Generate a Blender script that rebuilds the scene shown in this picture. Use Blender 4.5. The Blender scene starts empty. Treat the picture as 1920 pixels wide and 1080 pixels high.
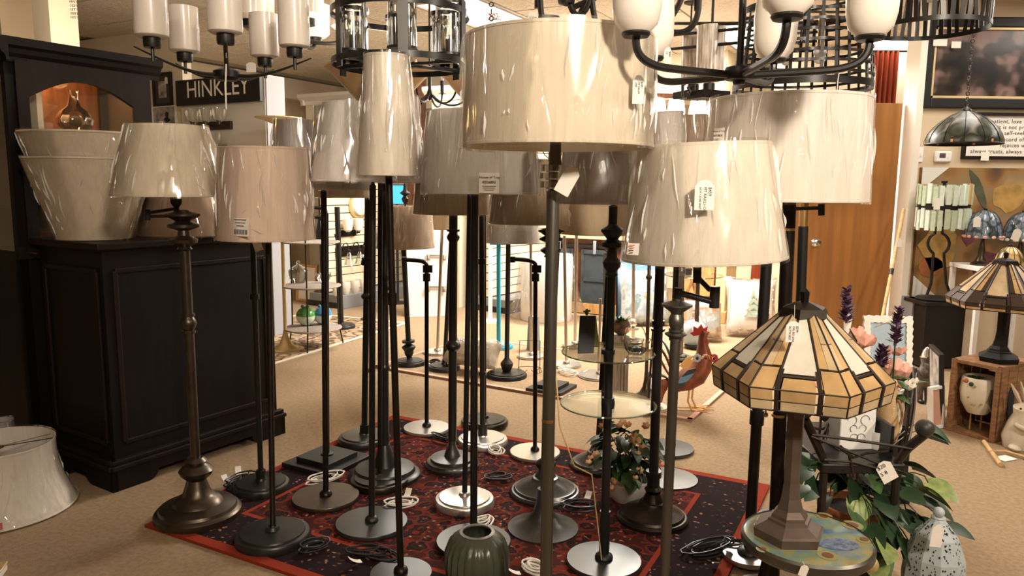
import bpy, bmesh, math, random
from mathutils import Vector, Matrix, Quaternion
random.seed(7)
R = math.radians
sc = bpy.context.scene
col = sc.collection

# ------------------------------------------------------------------ camera
FPX, CAMH, PITCH, ROLL = 1390.0, 1.32, R(7.9), R(0.55)
_u0 = Vector((0, math.sin(PITCH), math.cos(PITCH))); _r0 = Vector((1, 0, 0))
FWD = Vector((0, math.cos(PITCH), -math.sin(PITCH)))
UP = math.cos(ROLL)*_u0 - math.sin(ROLL)*_r0
RT = math.cos(ROLL)*_r0 + math.sin(ROLL)*_u0
CAM = Vector((0, 0, CAMH))
cam = bpy.data.cameras.new('camera'); cam_o = bpy.data.objects.new('camera', cam); col.objects.link(cam_o)
cam.sensor_fit = 'HORIZONTAL'; cam.sensor_width = 36.0; cam.lens = 36.0*FPX/1920.0
cam.clip_start = 0.02; cam.clip_end = 100
cam_o.matrix_world = Matrix(((RT.x, UP.x, -FWD.x, CAM.x), (RT.y, UP.y, -FWD.y, CAM.y), (RT.z, UP.z, -FWD.z, CAM.z), (0, 0, 0, 1)))
sc.camera = cam_o
sc.view_settings.view_transform = 'Standard'; sc.view_settings.look = 'None'
sc.view_settings.gamma = 1.0; sc.view_settings.use_curve_mapping = False
sc.view_settings.exposure = 0.42
w = bpy.data.worlds.new('world'); sc.world = w; w.use_nodes = True
w.node_tree.nodes['Background'].inputs[0].default_value = (1.0, .85, .68, 1)
w.node_tree.nodes['Background'].inputs[1].default_value = 0.25

# pixel helpers (directions only; distance comes from floor contact or a known depth)
def ray(px, py): return RT*((px-960)/FPX) + UP*((540-py)/FPX) + FWD
def P(px, py, Y):
    d = ray(px, py); return CAM + d*(Y/d.y)
def F(px, py, z=0.0):
    d = ray(px, py); return CAM + d*((z-CAMH)/d.z)
def mpp(p): return (Vector(p)-CAM).dot(FWD)/FPX

# area lights: warm ceiling spots of the sales floor, back floods, added uplights
def area(name, loc, target, size, power, colr, spread=180):
    l = bpy.data.lights.new(name, 'AREA'); l.shape = 'DISK'; l.size = size; l.energy = power; l.color = colr
    l.spread = R(spread)
    o = bpy.data.objects.new(name, l); col.objects.link(o); o.location = loc
    o.rotation_euler = (Vector(target)-Vector(loc)).to_track_quat('-Z', 'Y').to_euler()
    return o
WARM = (1.0, .86, .70); NEUT = (1.0, .94, .86)
area('ceiling_spot_behind', (1.0, -1.2, 2.6), (.45, 2.2, 1.5), .30, 17, WARM, 74)
area('ceiling_spot_right', (2.7, 1.0, 2.62), (1.7, 3.0, .5), .3, 26, WARM, 130)
area('ceiling_spot_front', (-.5, .1, 2.62), (-.7, 2.7, 1.3), .25, 2.5, WARM, 100)
area('added_uplight_behind', (-.6, -1.4, 1.85), (-.6, -1.3, 2.7), .3, 46, WARM, 150)  # unseen uplight added behind the viewer to brighten the ceiling
area('added_uplight_left', (-2.5, 4.4, 1.80), (-2.4, 4.5, 2.7), .3, 8, WARM, 165)  # unseen uplight added behind the cabinet to brighten the left ceiling
area('back_room_flood', (1.3, 6.3, 2.6), (.9, 6.6, 0), 1.2, 190, NEUT)
area('back_room_flood_left', (-.7, 7.0, 2.6), (-.7, 7.0, 0), 1.0, 50, NEUT)

# ------------------------------------------------------------------ materials
MATS = {}
def nodes(m): return m.node_tree.nodes, m.node_tree.links
def mat(name, c, rough=.5, metal=0.0, spec=.5, noise=0, nscale=30, bump=0, bscale=200, trans=0, emit=None, estr=0, alpha=1, ior=1.45, coat=0, c2=None, stretch=None, sheen=0, sss=0):
    if name in MATS: return MATS[name]
    m = bpy.data.materials.new(name); m.use_nodes = True; MATS[name] = m
    ns, ln = nodes(m); b = ns['Principled BSDF']
    b.inputs['Base Color'].default_value = (*c, 1); b.inputs['Roughness'].default_value = rough
    b.inputs['Metallic'].default_value = metal; b.inputs['Specular IOR Level'].default_value = spec
    b.inputs['IOR'].default_value = ior
    b.inputs['Transmission Weight'].default_value = trans; b.inputs['Coat Weight'].default_value = coat
    b.inputs['Coat Roughness'].default_value = .1
    if sheen: b.inputs['Sheen Weight'].default_value = sheen
    if sss:
        b.inputs['Subsurface Weight'].default_value = sss; b.inputs['Subsurface Radius'].default_value = (.02, .015, .01)
    if emit: b.inputs['Emission Color'].default_value = (*emit, 1); b.inputs['Emission Strength'].default_value = estr
    tc = ns.new('ShaderNodeTexCoord'); mp = ns.new('ShaderNodeMapping'); ln.new(tc.outputs['Object'], mp.inputs[0])
    if stretch: mp.inputs['Scale'].default_value = stretch
    if noise or c2:
        t = ns.new('ShaderNodeTexNoise'); t.inputs['Scale'].default_value = nscale; t.inputs['Detail'].default_value = 4
        ln.new(mp.outputs[0], t.inputs['Vector'])
        r = ns.new('ShaderNodeValToRGB'); d = c2 or tuple(x*(1-noise) for x in c)
        r.color_ramp.elements[0].position = .35; r.color_ramp.elements[1].position = .65
        r.color_ramp.elements[0].color = (*d, 1); r.color_ramp.elements[1].color = (*c, 1)
        ln.new(t.outputs[0], r.inputs[0]); ln.new(r.outputs[0], b.inputs['Base Color'])
    if bump:
        t2 = ns.new('ShaderNodeTexNoise'); t2.inputs['Scale'].default_value = bscale; t2.inputs['Detail'].default_value = 3
        ln.new(mp.outputs[0], t2.inputs['Vector'])
        bp = ns.new('ShaderNodeBump'); bp.inputs['Strength'].default_value = bump; bp.inputs['Distance'].default_value = .01
        ln.new(t2.outputs[0], bp.inputs['Height']); ln.new(bp.outputs[0], b.inputs['Normal'])
    return m

mat('carpet', (.40, .285, .175), .95, noise=.22, nscale=55, bump=.5, bscale=350, spec=.1)
mat('ceil_tile', (.86, .77, .65), .95, noise=.22, nscale=40, bump=.9, bscale=60, spec=.1)
mat('ceil_grid', (.42, .37, .30), .7)
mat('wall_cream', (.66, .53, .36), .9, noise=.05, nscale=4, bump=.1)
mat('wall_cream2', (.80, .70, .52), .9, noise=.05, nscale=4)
mat('wall_white', (.74, .71, .66), .8)
mat('trim_white', (.82, .76, .66), .6)
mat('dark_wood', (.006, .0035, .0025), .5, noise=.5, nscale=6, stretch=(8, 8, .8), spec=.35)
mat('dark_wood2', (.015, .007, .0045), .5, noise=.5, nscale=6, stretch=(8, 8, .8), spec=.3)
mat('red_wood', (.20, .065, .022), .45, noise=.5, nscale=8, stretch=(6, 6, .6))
mat('door_wood', (.40, .175, .05), .38, noise=.28, nscale=3.2, stretch=(6, 6, .35), spec=.4)
mat('pine', (.62, .33, .12), .5, noise=.3, nscale=6, stretch=(6, 6, .6))
mat('crate_wood', (.34, .17, .075), .75, noise=.45, nscale=10, stretch=(3, 1, 8), bump=.3)
mat('bamboo', (.70, .45, .20), .45, noise=.3, nscale=20)
mat('black', (.010, .009, .008), .42, spec=.5)
mat('black_satin', (.022, .020, .018), .33, metal=.3)
mat('bronze', (.032, .024, .018), .36, metal=.75, noise=.3, nscale=25)
mat('bronze_lt', (.105, .082, .06), .34, metal=.85, noise=.2, nscale=25)
mat('pewter', (.19, .18, .155), .36, metal=.9, noise=.15, nscale=20, stretch=(1, 1, .1))
mat('disc_grey', (.085, .085, .08), .32, metal=.8, spec=.6)
mat('disc_dark', (.045, .043, .04), .36, metal=.7, spec=.6)
mat('disc_steel', (.62, .60, .57), .28, metal=.85)
mat('nickel', (.62, .56, .47), .28, metal=1)
mat('brass', (.70, .47, .19), .28, metal=1)
mat('brass_soft', (.72, .56, .28), .45, metal=.7)
mat('chrome', (.8, .8, .8), .12, metal=1)
mat('teal', (.02, .30, .42), .35)
mat('white_paint', (.82, .80, .76), .5)
mat('white_gloss', (.86, .83, .78), .25)
mat('opal', (.83, .76, .67), .30, spec=.5, coat=.3)
mat('opal_cream', (.74, .50, .26), .35, sss=.0)
mat('cord_white', (.78, .74, .66), .5)
mat('cord_black', (.012, .012, .012), .4)
mat('cord_gold', (.70, .50, .22), .5)
mat('paper', (.86, .80, .72), .8)
mat('ink', (.06, .05, .05), .8)
mat('ink_red', (.55, .12, .08), .8)
mat('flag_red', (.50, .12, .10), .7); mat('flag_blue', (.06, .07, .22), .7)
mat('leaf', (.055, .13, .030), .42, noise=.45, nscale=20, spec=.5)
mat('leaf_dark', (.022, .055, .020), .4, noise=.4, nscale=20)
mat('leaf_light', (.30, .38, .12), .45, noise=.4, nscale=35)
mat('petal_peach', (.95, .56, .30), .6, noise=.2, nscale=60)
mat('petal_pink', (.82, .42, .32), .6, noise=.25, nscale=40)
mat('petal_white', (.80, .75, .62), .6)
mat('lavender', (.13, .055, .12), .7, noise=.4, nscale=60)
mat('terracotta', (.38, .13, .035), .7, noise=.3, nscale=15)
mat('soil', (.03, .02, .012), 1)
mat('ceramic_cream', (.70, .62, .50), .45, noise=.08, nscale=20)
mat('ceramic_white', (.80, .76, .70), .35)
mat('pewter_fig', (.22, .20, .18), .4, metal=.5, noise=.4, nscale=30)
mat('stone_dark', (.05, .045, .04), .45, noise=.5, nscale=25)
mat('rust', (.28, .075, .03), .5, metal=.3, noise=.4, nscale=25)
mat('rooster_red', (.40, .03, .02), .45); mat('rooster_blue', (.12, .22, .30), .45)
mat('rooster_yel', (.60, .33, .10), .5); mat('rooster_dark', (.03, .03, .035), .5)
mat('screen_black', (.008, .008, .008), .6)
mat('olive', (.30, .30, .10), .6)
mat('curtain_red', (.30, .045, .012), .9, noise=.3, nscale=9, stretch=(9, 9, .4), bump=.2)
mat('mirror_glass', (.75, .76, .78), .05, metal=1)
mat('picture_dark', (.035, .025, .02), .25, c2=(.16, .11, .09), nscale=7)
mat('picture_mat', (.10, .07, .065), .8, noise=.3, nscale=40)
mat('photo_bw', (.62, .58, .55), .5, c2=(.14, .12, .12), nscale=12)
mat('photo_blue', (.42, .52, .60), .3, noise=.1)
mat('slat_cream', (.80, .70, .50), .6)
mat('slat_dark', (.05, .04, .03), .8)
mat('plastic_grey', (.25, .26, .27), .4)
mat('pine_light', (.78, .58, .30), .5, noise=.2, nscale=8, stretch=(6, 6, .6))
mat('barn_grey', (.045, .055, .06), .5, noise=.3, nscale=12)
mat('bark', (.16, .10, .06), .9, noise=.5, nscale=30)
mat('wood_grey', (.42, .36, .30), .8, noise=.3, nscale=10, stretch=(8, 8, .8))
mat('iron', (.045, .032, .022), .42, metal=.5, noise=.4, nscale=30)
mat('bluewhite', (.44, .49, .51), .5, noise=.06, nscale=20)
mat('lamp_bronze', (.16, .115, .09), .4, metal=.5, noise=.2, nscale=20)
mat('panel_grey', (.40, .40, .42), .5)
mat('hole', (.02, .02, .025), 1)
mat('orange_roof', (.75, .33, .14), .7)
mat('tan_fig', (.55, .36, .17), .6, noise=.2, nscale=15)
mat('salmon', (.62, .35, .25), .7)
mat('bulb_lit', (1, 1, 1), .5, emit=(1, .88, .70), estr=28)
mat('panel_lit', (1, 1, 1), .5, emit=(1, .93, .84), estr=9)
mat('panel_dim', (.8, .8, .8), .5, emit=(1, .88, .72), estr=1.6)
mat('panel_off', (.62, .62, .66), .6)
mat('back_red', (.36, .09, .035), .85, noise=.2, nscale=6)
mat('filament', (1, .6, .2), .5, emit=(1, .55, .18), estr=.8)
mat('screen_blue', (.02, .2, .5), .4, emit=(.10, .45, .9), estr=.8)

def glassy(name, tint, rough=.02, refl=.12, tr=1.0):
    """thin clear glass or film: mostly see-through with a fresnel mirror coat"""
    m = bpy.data.materials.new(name); m.use_nodes = True; MATS[name] = m
    ns, ln = nodes(m); ns.remove(ns['Principled BSDF']); out = ns['Material Output']
    t = ns.new('ShaderNodeBsdfTransparent'); t.inputs[0].default_value = (*tint, 1)
    g = ns.new('ShaderNodeBsdfGlossy'); g.inputs['Roughness'].default_value = rough; g.inputs[0].default_value = (1, 1, 1, 1)
    lw = ns.new('ShaderNodeFresnel'); lw.inputs['IOR'].default_value = 1.5
    ma = ns.new('ShaderNodeMath'); ma.operation = 'MULTIPLY_ADD'; ma.inputs[1].default_value = .75 if name not in ('film', 'picture_glass') else .40; ma.inputs[2].default_value = refl-.04
    ma.use_clamp = True
    mx = ns.new('ShaderNodeMixShader')
    ln.new(lw.outputs[0], ma.inputs[0]); ln.new(ma.outputs[0], mx.inputs[0]); ln.new(t.outputs[0], mx.inputs[1]); ln.new(g.outputs[0], mx.inputs[2])
    ln.new(mx.outputs[0], out.inputs[0])
    return m, ns, ln, g, lw
glassy('clear_glass', (.93, .95, .93)); glassy('seeded_glass', (.75, .75, .72), .06, .16)
mat('smoke_glass', (.085, .088, .062), .28, spec=.6, noise=.2, nscale=8); glassy('green_glass', (.55, .75, .65))
glassy('acrylic', (.9, .88, .84), .02, .2); glassy('picture_glass', (.96, .96, .96), .12, .02)
mm, ns, ln, g, lw = glassy('film', (.98, .975, .97), .12, .13)
tc = ns.new('ShaderNodeTexCoord'); mp = ns.new('ShaderNodeMapping'); mp.inputs['Scale'].default_value = (1, 1, .13)
mp.inputs['Rotation'].default_value = (.10, .07, 0)
ln.new(tc.outputs['Object'], mp.inputs[0])
t1 = ns.new('ShaderNodeTexVoronoi'); t1.feature = 'DISTANCE_TO_EDGE'; t1.inputs['Scale'].default_value = 12
nz = ns.new('ShaderNodeTexNoise'); nz.inputs['Scale'].default_value = 9; nz.inputs['Detail'].default_value = 2
mxv = ns.new('ShaderNodeVectorMath'); mxv.operation = 'MULTIPLY_ADD'; mxv.inputs[1].default_value = (.12, .12, .12)
ln.new(mp.outputs[0], nz.inputs['Vector']); ln.new(nz.outputs['Color'], mxv.inputs[0]); ln.new(mp.outputs[0], mxv.inputs[2])
ln.new(mxv.outputs[0], t1.inputs['Vector'])
bp = ns.new('ShaderNodeBump'); bp.inputs['Strength'].default_value = .8; bp.inputs['Distance'].default_value = .03
mr = ns.new('ShaderNodeMapRange'); mr.inputs['From Max'].default_value = .035; mr.interpolation_type = 'SMOOTHSTEP'
ln.new(t1.outputs['Distance'], mr.inputs[0])
rg = ns.new('ShaderNodeTexNoise'); rg.noise_type = 'RIDGED_MULTIFRACTAL'; rg.inputs['Scale'].default_value = 7; rg.inputs['Detail'].default_value = 2.5
ln.new(mxv.outputs[0], rg.inputs['Vector'])
am = ns.new('ShaderNodeMath'); am.operation = 'MULTIPLY_ADD'; am.inputs[1].default_value = 1.1
ln.new(rg.outputs[0], am.inputs[0]); ln.new(mr.outputs[0], am.inputs[2]); ln.new(am.outputs[0], bp.inputs['Height']); ln.new(bp.outputs[0], g.inputs['Normal'])

m2 = mat('film_glint', (.96, .95, .93), .18, spec=.9)  # crease ridges coloured white to stand in for glints on clear film
m2.node_tree.nodes['Principled BSDF'].inputs['Alpha'].default_value = .5
def fabric(name, c):
    m = mat(name, c, .85, noise=.10, nscale=14, stretch=(5, 5, .25), bump=.15, bscale=60, spec=.2)  # vertical tone streaks paint in the shading of film creases
    b = m.node_tree.nodes['Principled BSDF']; b.inputs['Transmission Weight'].default_value = 0
    return m
fabric('sh_cream', (.76, .67, .53)); fabric('sh_ivory', (.78, .71, .60)); fabric('sh_pink', (.72, .57, .46))
fabric('sh_white', (.76, .71, .66)); fabric('sh_grey', (.52, .48, .45)); fabric('sh_taupe', (.46, .36, .24))
fabric('sh_tan', (.48, .37, .27)); fabric('sh_white2', (.84, .78, .70))

def colramp_mat(name, tex, cols, scale=5, rough=.8, bump=0, feature=None):
    m = bpy.data.materials.new(name); m.use_nodes = True; MATS[name] = m
    ns, ln = nodes(m); b = ns['Principled BSDF']; b.inputs['Roughness'].default_value = rough
    tc = ns.new('ShaderNodeTexCoord'); t = ns.new(tex); t.inputs['Scale'].default_value = scale
    if feature: t.feature = feature
    ln.new(tc.outputs['Object'], t.inputs['Vector'])
    r = ns.new('ShaderNodeValToRGB'); e = r.color_ramp.elements
    while len(e) < len(cols): e.new(.5)
    for i, (p, c) in enumerate(cols): e[i].position = p; e[i].color = (*c, 1)
    out = t.outputs['Distance'] if 'Voronoi' in tex else t.outputs[0]
    ln.new(out, r.inputs[0]); ln.new(r.outputs[0], b.inputs['Base Color'])
    return m
colramp_mat('floral_rug', 'ShaderNodeTexVoronoi', [(0, (.55, .38, .22)), (.25, (.42, .27, .14)), (.45, (.05, .03, .02)), (.62, (.50, .36, .22)), (1, (.10, .05, .03))], 9)
colramp_mat('painting_floral', 'ShaderNodeTexNoise', [(.28, (.03, .025, .012)), (.42, (.16, .08, .025)), (.5, (.30, .15, .04)), (.58, (.26, .18, .09)), (.68, (.42, .26, .09)), (.8, (.09, .10, .07))], 3.2)
colramp_mat('painting_city', 'ShaderNodeTexNoise', [(.3, (.05, .15, .40)), (.5, (.25, .42, .62)), (.58, (.30, .12, .06)), (.7, (.12, .06, .04))], 3)
colramp_mat('painting_flowers', 'ShaderNodeTexNoise', [(.38, (.010, .008, .006)), (.52, (.05, .035, .025)), (.62, (.30, .19, .17)), (.7, (.35, .22, .2)), (.8, (.05, .03, .03))], 5, .3)
colramp_mat('pillow_flower', 'ShaderNodeTexNoise', [(.35, (.35, .45, .52)), (.5, (.70, .74, .74)), (.6, (.28, .40, .46)), (.75, (.30, .33, .14))], 7)
colramp_mat('pillow_autumn', 'ShaderNodeTexNoise', [(.35, (.55, .62, .62)), (.5, (.70, .68, .62)), (.62, (.55, .28, .14)), (.75, (.28, .33, .28))], 8)
colramp_mat('peacock', 'ShaderNodeTexNoise', [(.25, (.04, .08, .20)), (.42, (.14, .24, .28)), (.52, (.20, .27, .17)), (.60, (.32, .27, .10)), (.68, (.15, .24, .27)), (.8, (.20, .09, .04))], 14, .12)
MATS['peacock'].node_tree.nodes['Principled BSDF'].inputs['Coat Weight'].default_value = .6

def rug_mat(name, hx, hy):
    """red persian carpet: field of motifs, border bands keyed to object coordinates"""
    m = bpy.data.materials.new(name); m.use_nodes = True; MATS[name] = m
    ns, ln = nodes(m); b = ns['Principled BSDF']; b.inputs['Roughness'].default_value = .95; b.inputs['Specular IOR Level'].default_value = .1
    tc = ns.new('ShaderNodeTexCoord'); sep = ns.new('ShaderNodeSeparateXYZ'); ln.new(tc.outputs['Object'], sep.inputs[0])
    def math_(op, a, bb=None):
        n = ns.new('ShaderNodeMath'); n.operation = op
        for i, q in enumerate((a, bb)):
            if q is None: continue
            if isinstance(q, (int, float)): n.inputs[i].default_value = q
            else: ln.new(q, n.inputs[i])
        return n.outputs[0]
    dx = math_('SUBTRACT', hx, math_('ABSOLUTE', sep.outputs[0])); dy = math_('SUBTRACT', hy, math_('ABSOLUTE', sep.outputs[1]))
    d = math_('MINIMUM', dx, dy)
    def ramp(stops, fac, const=False):
        r = ns.new('ShaderNodeValToRGB'); e = r.color_ramp.elements
        if const: r.color_ramp.interpolation = 'CONSTANT'
        while len(e) < len(stops): e.new(.5)
        for i, (p, c) in enumerate(stops): e[i].position = p; e[i].color = (*c, 1)
        ln.new(fac, r.inputs[0]); return r.outputs[0]
    v1 = ns.new('ShaderNodeTexVoronoi'); v1.inputs['Scale'].default_value = 34; ln.new(tc.outputs['Object'], v1.inputs['Vector'])
    v2 = ns.new('ShaderNodeTexVoronoi'); v2.inputs['Scale'].default_value = 13; ln.new(tc.outputs['Object'], v2.inputs['Vector'])
    n1 = ns.new('ShaderNodeTexNoise'); n1.inputs['Scale'].default_value = 26; n1.inputs['Detail'].default_value = 6; ln.new(tc.outputs['Object'], n1.inputs['Vector'])
    ground = ramp([(0, (.14, .018, .010)), (.34, (.11, .014, .009)), (.38, (.020, .008, .008)), (.50, (.035, .010, .009)), (.56, (.012, .007, .008)), (.66, (.12, .018, .010)), (.8, (.05, .012, .009))], math_('ADD', v2.outputs['Distance'], math_('MULTIPLY', n1.outputs[0], .45)), True)
    dots = ramp([(0, (.55, .36, .26)), (.16, (.30, .14, .08)), (.27, (.08, .02, .012)), (1, (0, 0, 0))], v1.outputs['Distance'])
    msk = ramp([(0, (1, 1, 1)), (.24, (1, 1, 1)), (.29, (0, 0, 0)), (1, (0, 0, 0))], v1.outputs['Distance'])
    def mix(f, a, c):
        n = ns.new('ShaderNodeMix'); n.data_type = 'RGBA'
        ln.new(f, n.inputs[0]); ln.new(a, n.inputs[6]) if not isinstance(a, tuple) else setattr(n.inputs[6], 'default_value', (*a, 1))
        ln.new(c, n.inputs[7]) if not isinstance(c, tuple) else setattr(n.inputs[7], 'default_value', (*c, 1))
        return n.outputs[2]
    n2 = ns.new('ShaderNodeTexNoise'); n2.inputs['Scale'].default_value = 14; n2.inputs['Detail'].default_value = 3; ln.new(tc.outputs['Object'], n2.inputs['Vector'])
    gate = ramp([(0, (.12, .12, .12)), (.46, (.12, .12, .12)), (.56, (1, 1, 1))], n2.outputs[0])
    mskg = math_('MULTIPLY', msk, gate); wv = ns.new('ShaderNodeVectorMath'); wv.operation = 'MULTIPLY_ADD'; wv.inputs[1].default_value = (.06, .06, .06)
    ln.new(n2.outputs['Color'], wv.inputs[0]); ln.new(tc.outputs['Object'], wv.inputs[2]); ln.new(wv.outputs[0], v1.inputs['Vector']); ln.new(wv.outputs[0], v2.inputs['Vector'])
    msk = mskg
    field = mix(msk, ground, dots)
    bord = mix(msk, (.016, .008, .009), dots)
    inb = ramp([(0, (0, 0, 0)), (.04, (0, 0, 0)), (.042, (1, 1, 1)), (.26, (1, 1, 1)), (.262, (0, 0, 0)), (1, (0, 0, 0))], d, True)
    c1 = mix(inb, field, bord)
    edge = ramp([(0, (1, 1, 1)), (.042, (0, 0, 0)), (.24, (0, 0, 0)), (.245, (1, 1, 1)), (.262, (0, 0, 0))], d, True)
    c2 = mix(edge, c1, (.26, .035, .016))
    ln.new(c2, b.inputs['Base Color'])
    bp = ns.new('ShaderNodeBump'); bp.inputs['Strength'].default_value = .3; nb = ns.new('ShaderNodeTexNoise'); nb.inputs['Scale'].default_value = 300
    ln.new(tc.outputs['Object'], nb.inputs['Vector']); ln.new(nb.outputs[0], bp.inputs['Height']); ln.new(bp.outputs[0], b.inputs['Normal'])
    return m

# ------------------------------------------------------------------ mesh builder
def basis(axis):
    a = Vector(axis).normalized(); h = Vector((1, 0, 0)) if abs(a.x) < .9 else Vector((0, 1, 0))
    if abs(a.z) > .9: h = Vector((1, 0, 0))
    y = a.cross(h).normalized(); x = y.cross(a).normalized()
    return x, y, a
class MB:
    def __init__(s): s.v = []; s.f = []
    def add(s, vs, fs):
        n = len(s.v); s.v += [tuple(q) for q in vs]; s.f += [tuple(i+n for i in f) for f in fs]; return s
    def obox(s, c, ax, ay, az):
        c, ax, ay, az = map(Vector, (c, ax, ay, az))
        vs = [c+ax*i+ay*j+az*k for k in (-1, 1) for j in (-1, 1) for i in (-1, 1)]
        return s.add(vs, [(0, 2, 3, 1), (4, 5, 7, 6), (0, 1, 5, 4), (2, 6, 7, 3), (0, 4, 6, 2), (1, 3, 7, 5)])
    def box(s, c, size, rz=0):
        cz, sz = math.cos(rz), math.sin(rz)
        return s.obox(c, (size[0]/2*cz, size[0]/2*sz, 0), (-size[1]/2*sz, size[1]/2*cz, 0), (0, 0, size[2]/2))
    def lathe(s, prof, o=(0, 0, 0), axis=(0, 0, 1), seg=24, caps=True, fn=None):
        x, y, a = basis(axis); o = Vector(o); vs = []; fs = []
        for j, (r, z) in enumerate(prof):
            for i in range(seg):
                t = 2*math.pi*i/seg; rr = r if fn is None else fn(r, z, t)
                vs.append(o + a*z + (x*math.cos(t)+y*math.sin(t))*rr)
        n = len(prof)
        for j in range(n-1):
            for i in range(seg):
                k = (i+1) % seg; fs.append((j*seg+i, j*seg+k, (j+1)*seg+k, (j+1)*seg+i))
        if caps:
            if prof[0][0] > 1e-5: fs.append(tuple(reversed(range(seg))))
            if prof[-1][0] > 1e-5: fs.append(tuple((n-1)*seg+i for i in range(seg)))
        return s.add(vs, fs)
    def cyl(s, p0, p1, r, seg=12, r1=None):
        p0, p1 = Vector(p0), Vector(p1); d = p1-p0
        return s.lathe([(r, 0), (r if r1 is None else r1, d.length)], p0, d, seg)
    def tube(s, pts, r, seg=7, closed=False, ell=None, caps=True):
        pts = [Vector(p) for p in pts]; n = len(pts)
        rs = r if isinstance(r, (list, tuple)) else [r]*n
        tg = []
        for i in range(n):
            a = pts[(i-1) % n] if (closed or i > 0) else pts[0]; b = pts[(i+1) % n] if (closed or i < n-1) else pts[-1]
            tg.append((b-a).normalized() if (b-a).length > 1e-9 else Vector((0, 0, 1)))
        x, y, _ = basis(tg[0]); vs = []; fs = []
        for i in range(n):
            if i:
                q = tg[i-1].rotation_difference(tg[i]); x = q @ x
            x = (x - tg[i]*x.dot(tg[i])).normalized(); y = tg[i].cross(x)
            rr = rs[i]; ex, ey = (1, 1) if not ell else ell
            for k in range(seg):
                t = 2*math.pi*k/seg; vs.append(pts[i] + x*(rr*ex*math.cos(t)) + y*(rr*ey*math.sin(t)))
        m = n if closed else n-1
        for i in range(m):
            for k in range(seg):
                k2 = (k+1) % seg; j = (i+1) % n
                fs.append((i*seg+k, i*seg+k2, j*seg+k2, j*seg+k))
        if caps and not closed:
            fs.append(tuple(reversed(range(seg)))); fs.append(tuple((n-1)*seg+k for k in range(seg)))
        return s.add(vs, fs)
    def ball(s, c, r, seg=16, rings=9, sc3=(1, 1, 1)):
        c = Vector(c); vs = [c+Vector((0, 0, -r*sc3[2]))]; fs = []
        for j in range(1, rings):
            ph = math.pi*j/rings - math.pi/2
            for i in range(seg):
                t = 2*math.pi*i/seg
                vs.append(c+Vector((r*sc3[0]*math.cos(ph)*math.cos(t), r*sc3[1]*math.cos(ph)*math.sin(t), r*sc3[2]*math.sin(ph))))
        vs.append(c+Vector((0, 0, r*sc3[2])))
        for i in range(seg): fs.append((0, 1+(i+1) % seg, 1+i))
        for j in range(rings-2):
            for i in range(seg):
                k = (i+1) % seg; fs.append((1+j*seg+i, 1+j*seg+k, 1+(j+1)*seg+k, 1+(j+1)*seg+i))
        L = len(vs)-1; b = 1+(rings-2)*seg
        for i in range(seg): fs.append((L, b+i, b+(i+1) % seg))
        return s.add(vs, fs)
    def torus(s, c, RR, r, axis=(0, 0, 1), seg=28, ts=7):
        x, y, a = basis(axis); c = Vector(c)
        return s.tube([c+(x*math.cos(2*math.pi*i/seg)+y*math.sin(2*math.pi*i/seg))*RR for i in range(seg)], r, ts, closed=True)
    def prism(s, poly, o, ex, ey, ez, t):
        """poly in (ex, ey), thickness t along ez, centred"""
        o, ex, ey, ez = map(Vector, (o, ex, ey, ez)); n = len(poly)
        vs = [o+ex*p[0]+ey*p[1]+ez*(k*t/2) for k in (-1, 1) for p in poly]
        fs = [tuple(reversed(range(n))), tuple(range(n, 2*n))] + [(i, (i+1) % n, n+(i+1) % n, n+i) for i in range(n)]
        return s.add(vs, fs)
    def quad(s, a, b, c, d): return s.add([a, b, c, d], [(0, 1, 2, 3)])
    def mesh(s, name, m, smooth=True, ang=38):
        me = bpy.data.meshes.new(name); me.from_pydata(s.v, [], s.f); me.update()
        bm = bmesh.new(); bm.from_mesh(me); bmesh.ops.recalc_face_normals(bm, faces=bm.faces); bm.to_mesh(me); bm.free()
        me.materials.append(MATS[m])
        if smooth:
            me.polygons.foreach_set('use_smooth', [True]*len(me.polygons)); me.set_sharp_from_angle(angle=R(ang))
        return me
    def build(s, name, m, parent=None, loc=None, smooth=True, bevel=0, label=None):
        o = bpy.data.objects.new(name, s.mesh(name, m, smooth)); col.objects.link(o)
        if parent is not None: o.parent = parent
        if loc is not None: o.location = loc
        if bevel:
            b = o.modifiers.new('bevel', 'BEVEL'); b.width = bevel; b.segments = 2; b.limit_method = 'ANGLE'; b.angle_limit = R(40)
        if label: o['label'] = label
        return o
LABELS = {}
def tag(o, label, cat, group=None, kind=None):
    if label: o['label'] = label
    if cat: o['category'] = cat
    if group: o['group'] = group
    if kind: o['kind'] = kind
    return o
def thing(name, label, cat, loc=(0, 0, 0), rz=0, group=None):
    o = bpy.data.objects.new(name, None); col.objects.link(o); o.location = loc; o.rotation_euler = (0, 0, rz)
    o.empty_display_size = .1
    return tag(o, label, cat, group)
def struct(o, label=None, cat=None):
    o['kind'] = 'structure'
    if label: o['label'] = label
    if cat: o['category'] = cat
    return o
def solo(mb, name, m, loc, label, cat, group=None, **k):
    return tag(mb.build(name, m, None, loc, **k), label, cat, group)
def dup(root, loc, rz=None, label=None, group=None):
    r = root.copy(); col.objects.link(r); r.location = loc
    if rz is not None: r.rotation_euler = (0, 0, rz)
    if label: r['label'] = label
    if group: r['group'] = group
    for ch in list(root.children):
        c = ch.copy(); col.objects.link(c); c.parent = r
        for gch in list(ch.children):
            d = gch.copy(); col.objects.link(d); d.parent = c
    return r
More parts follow.
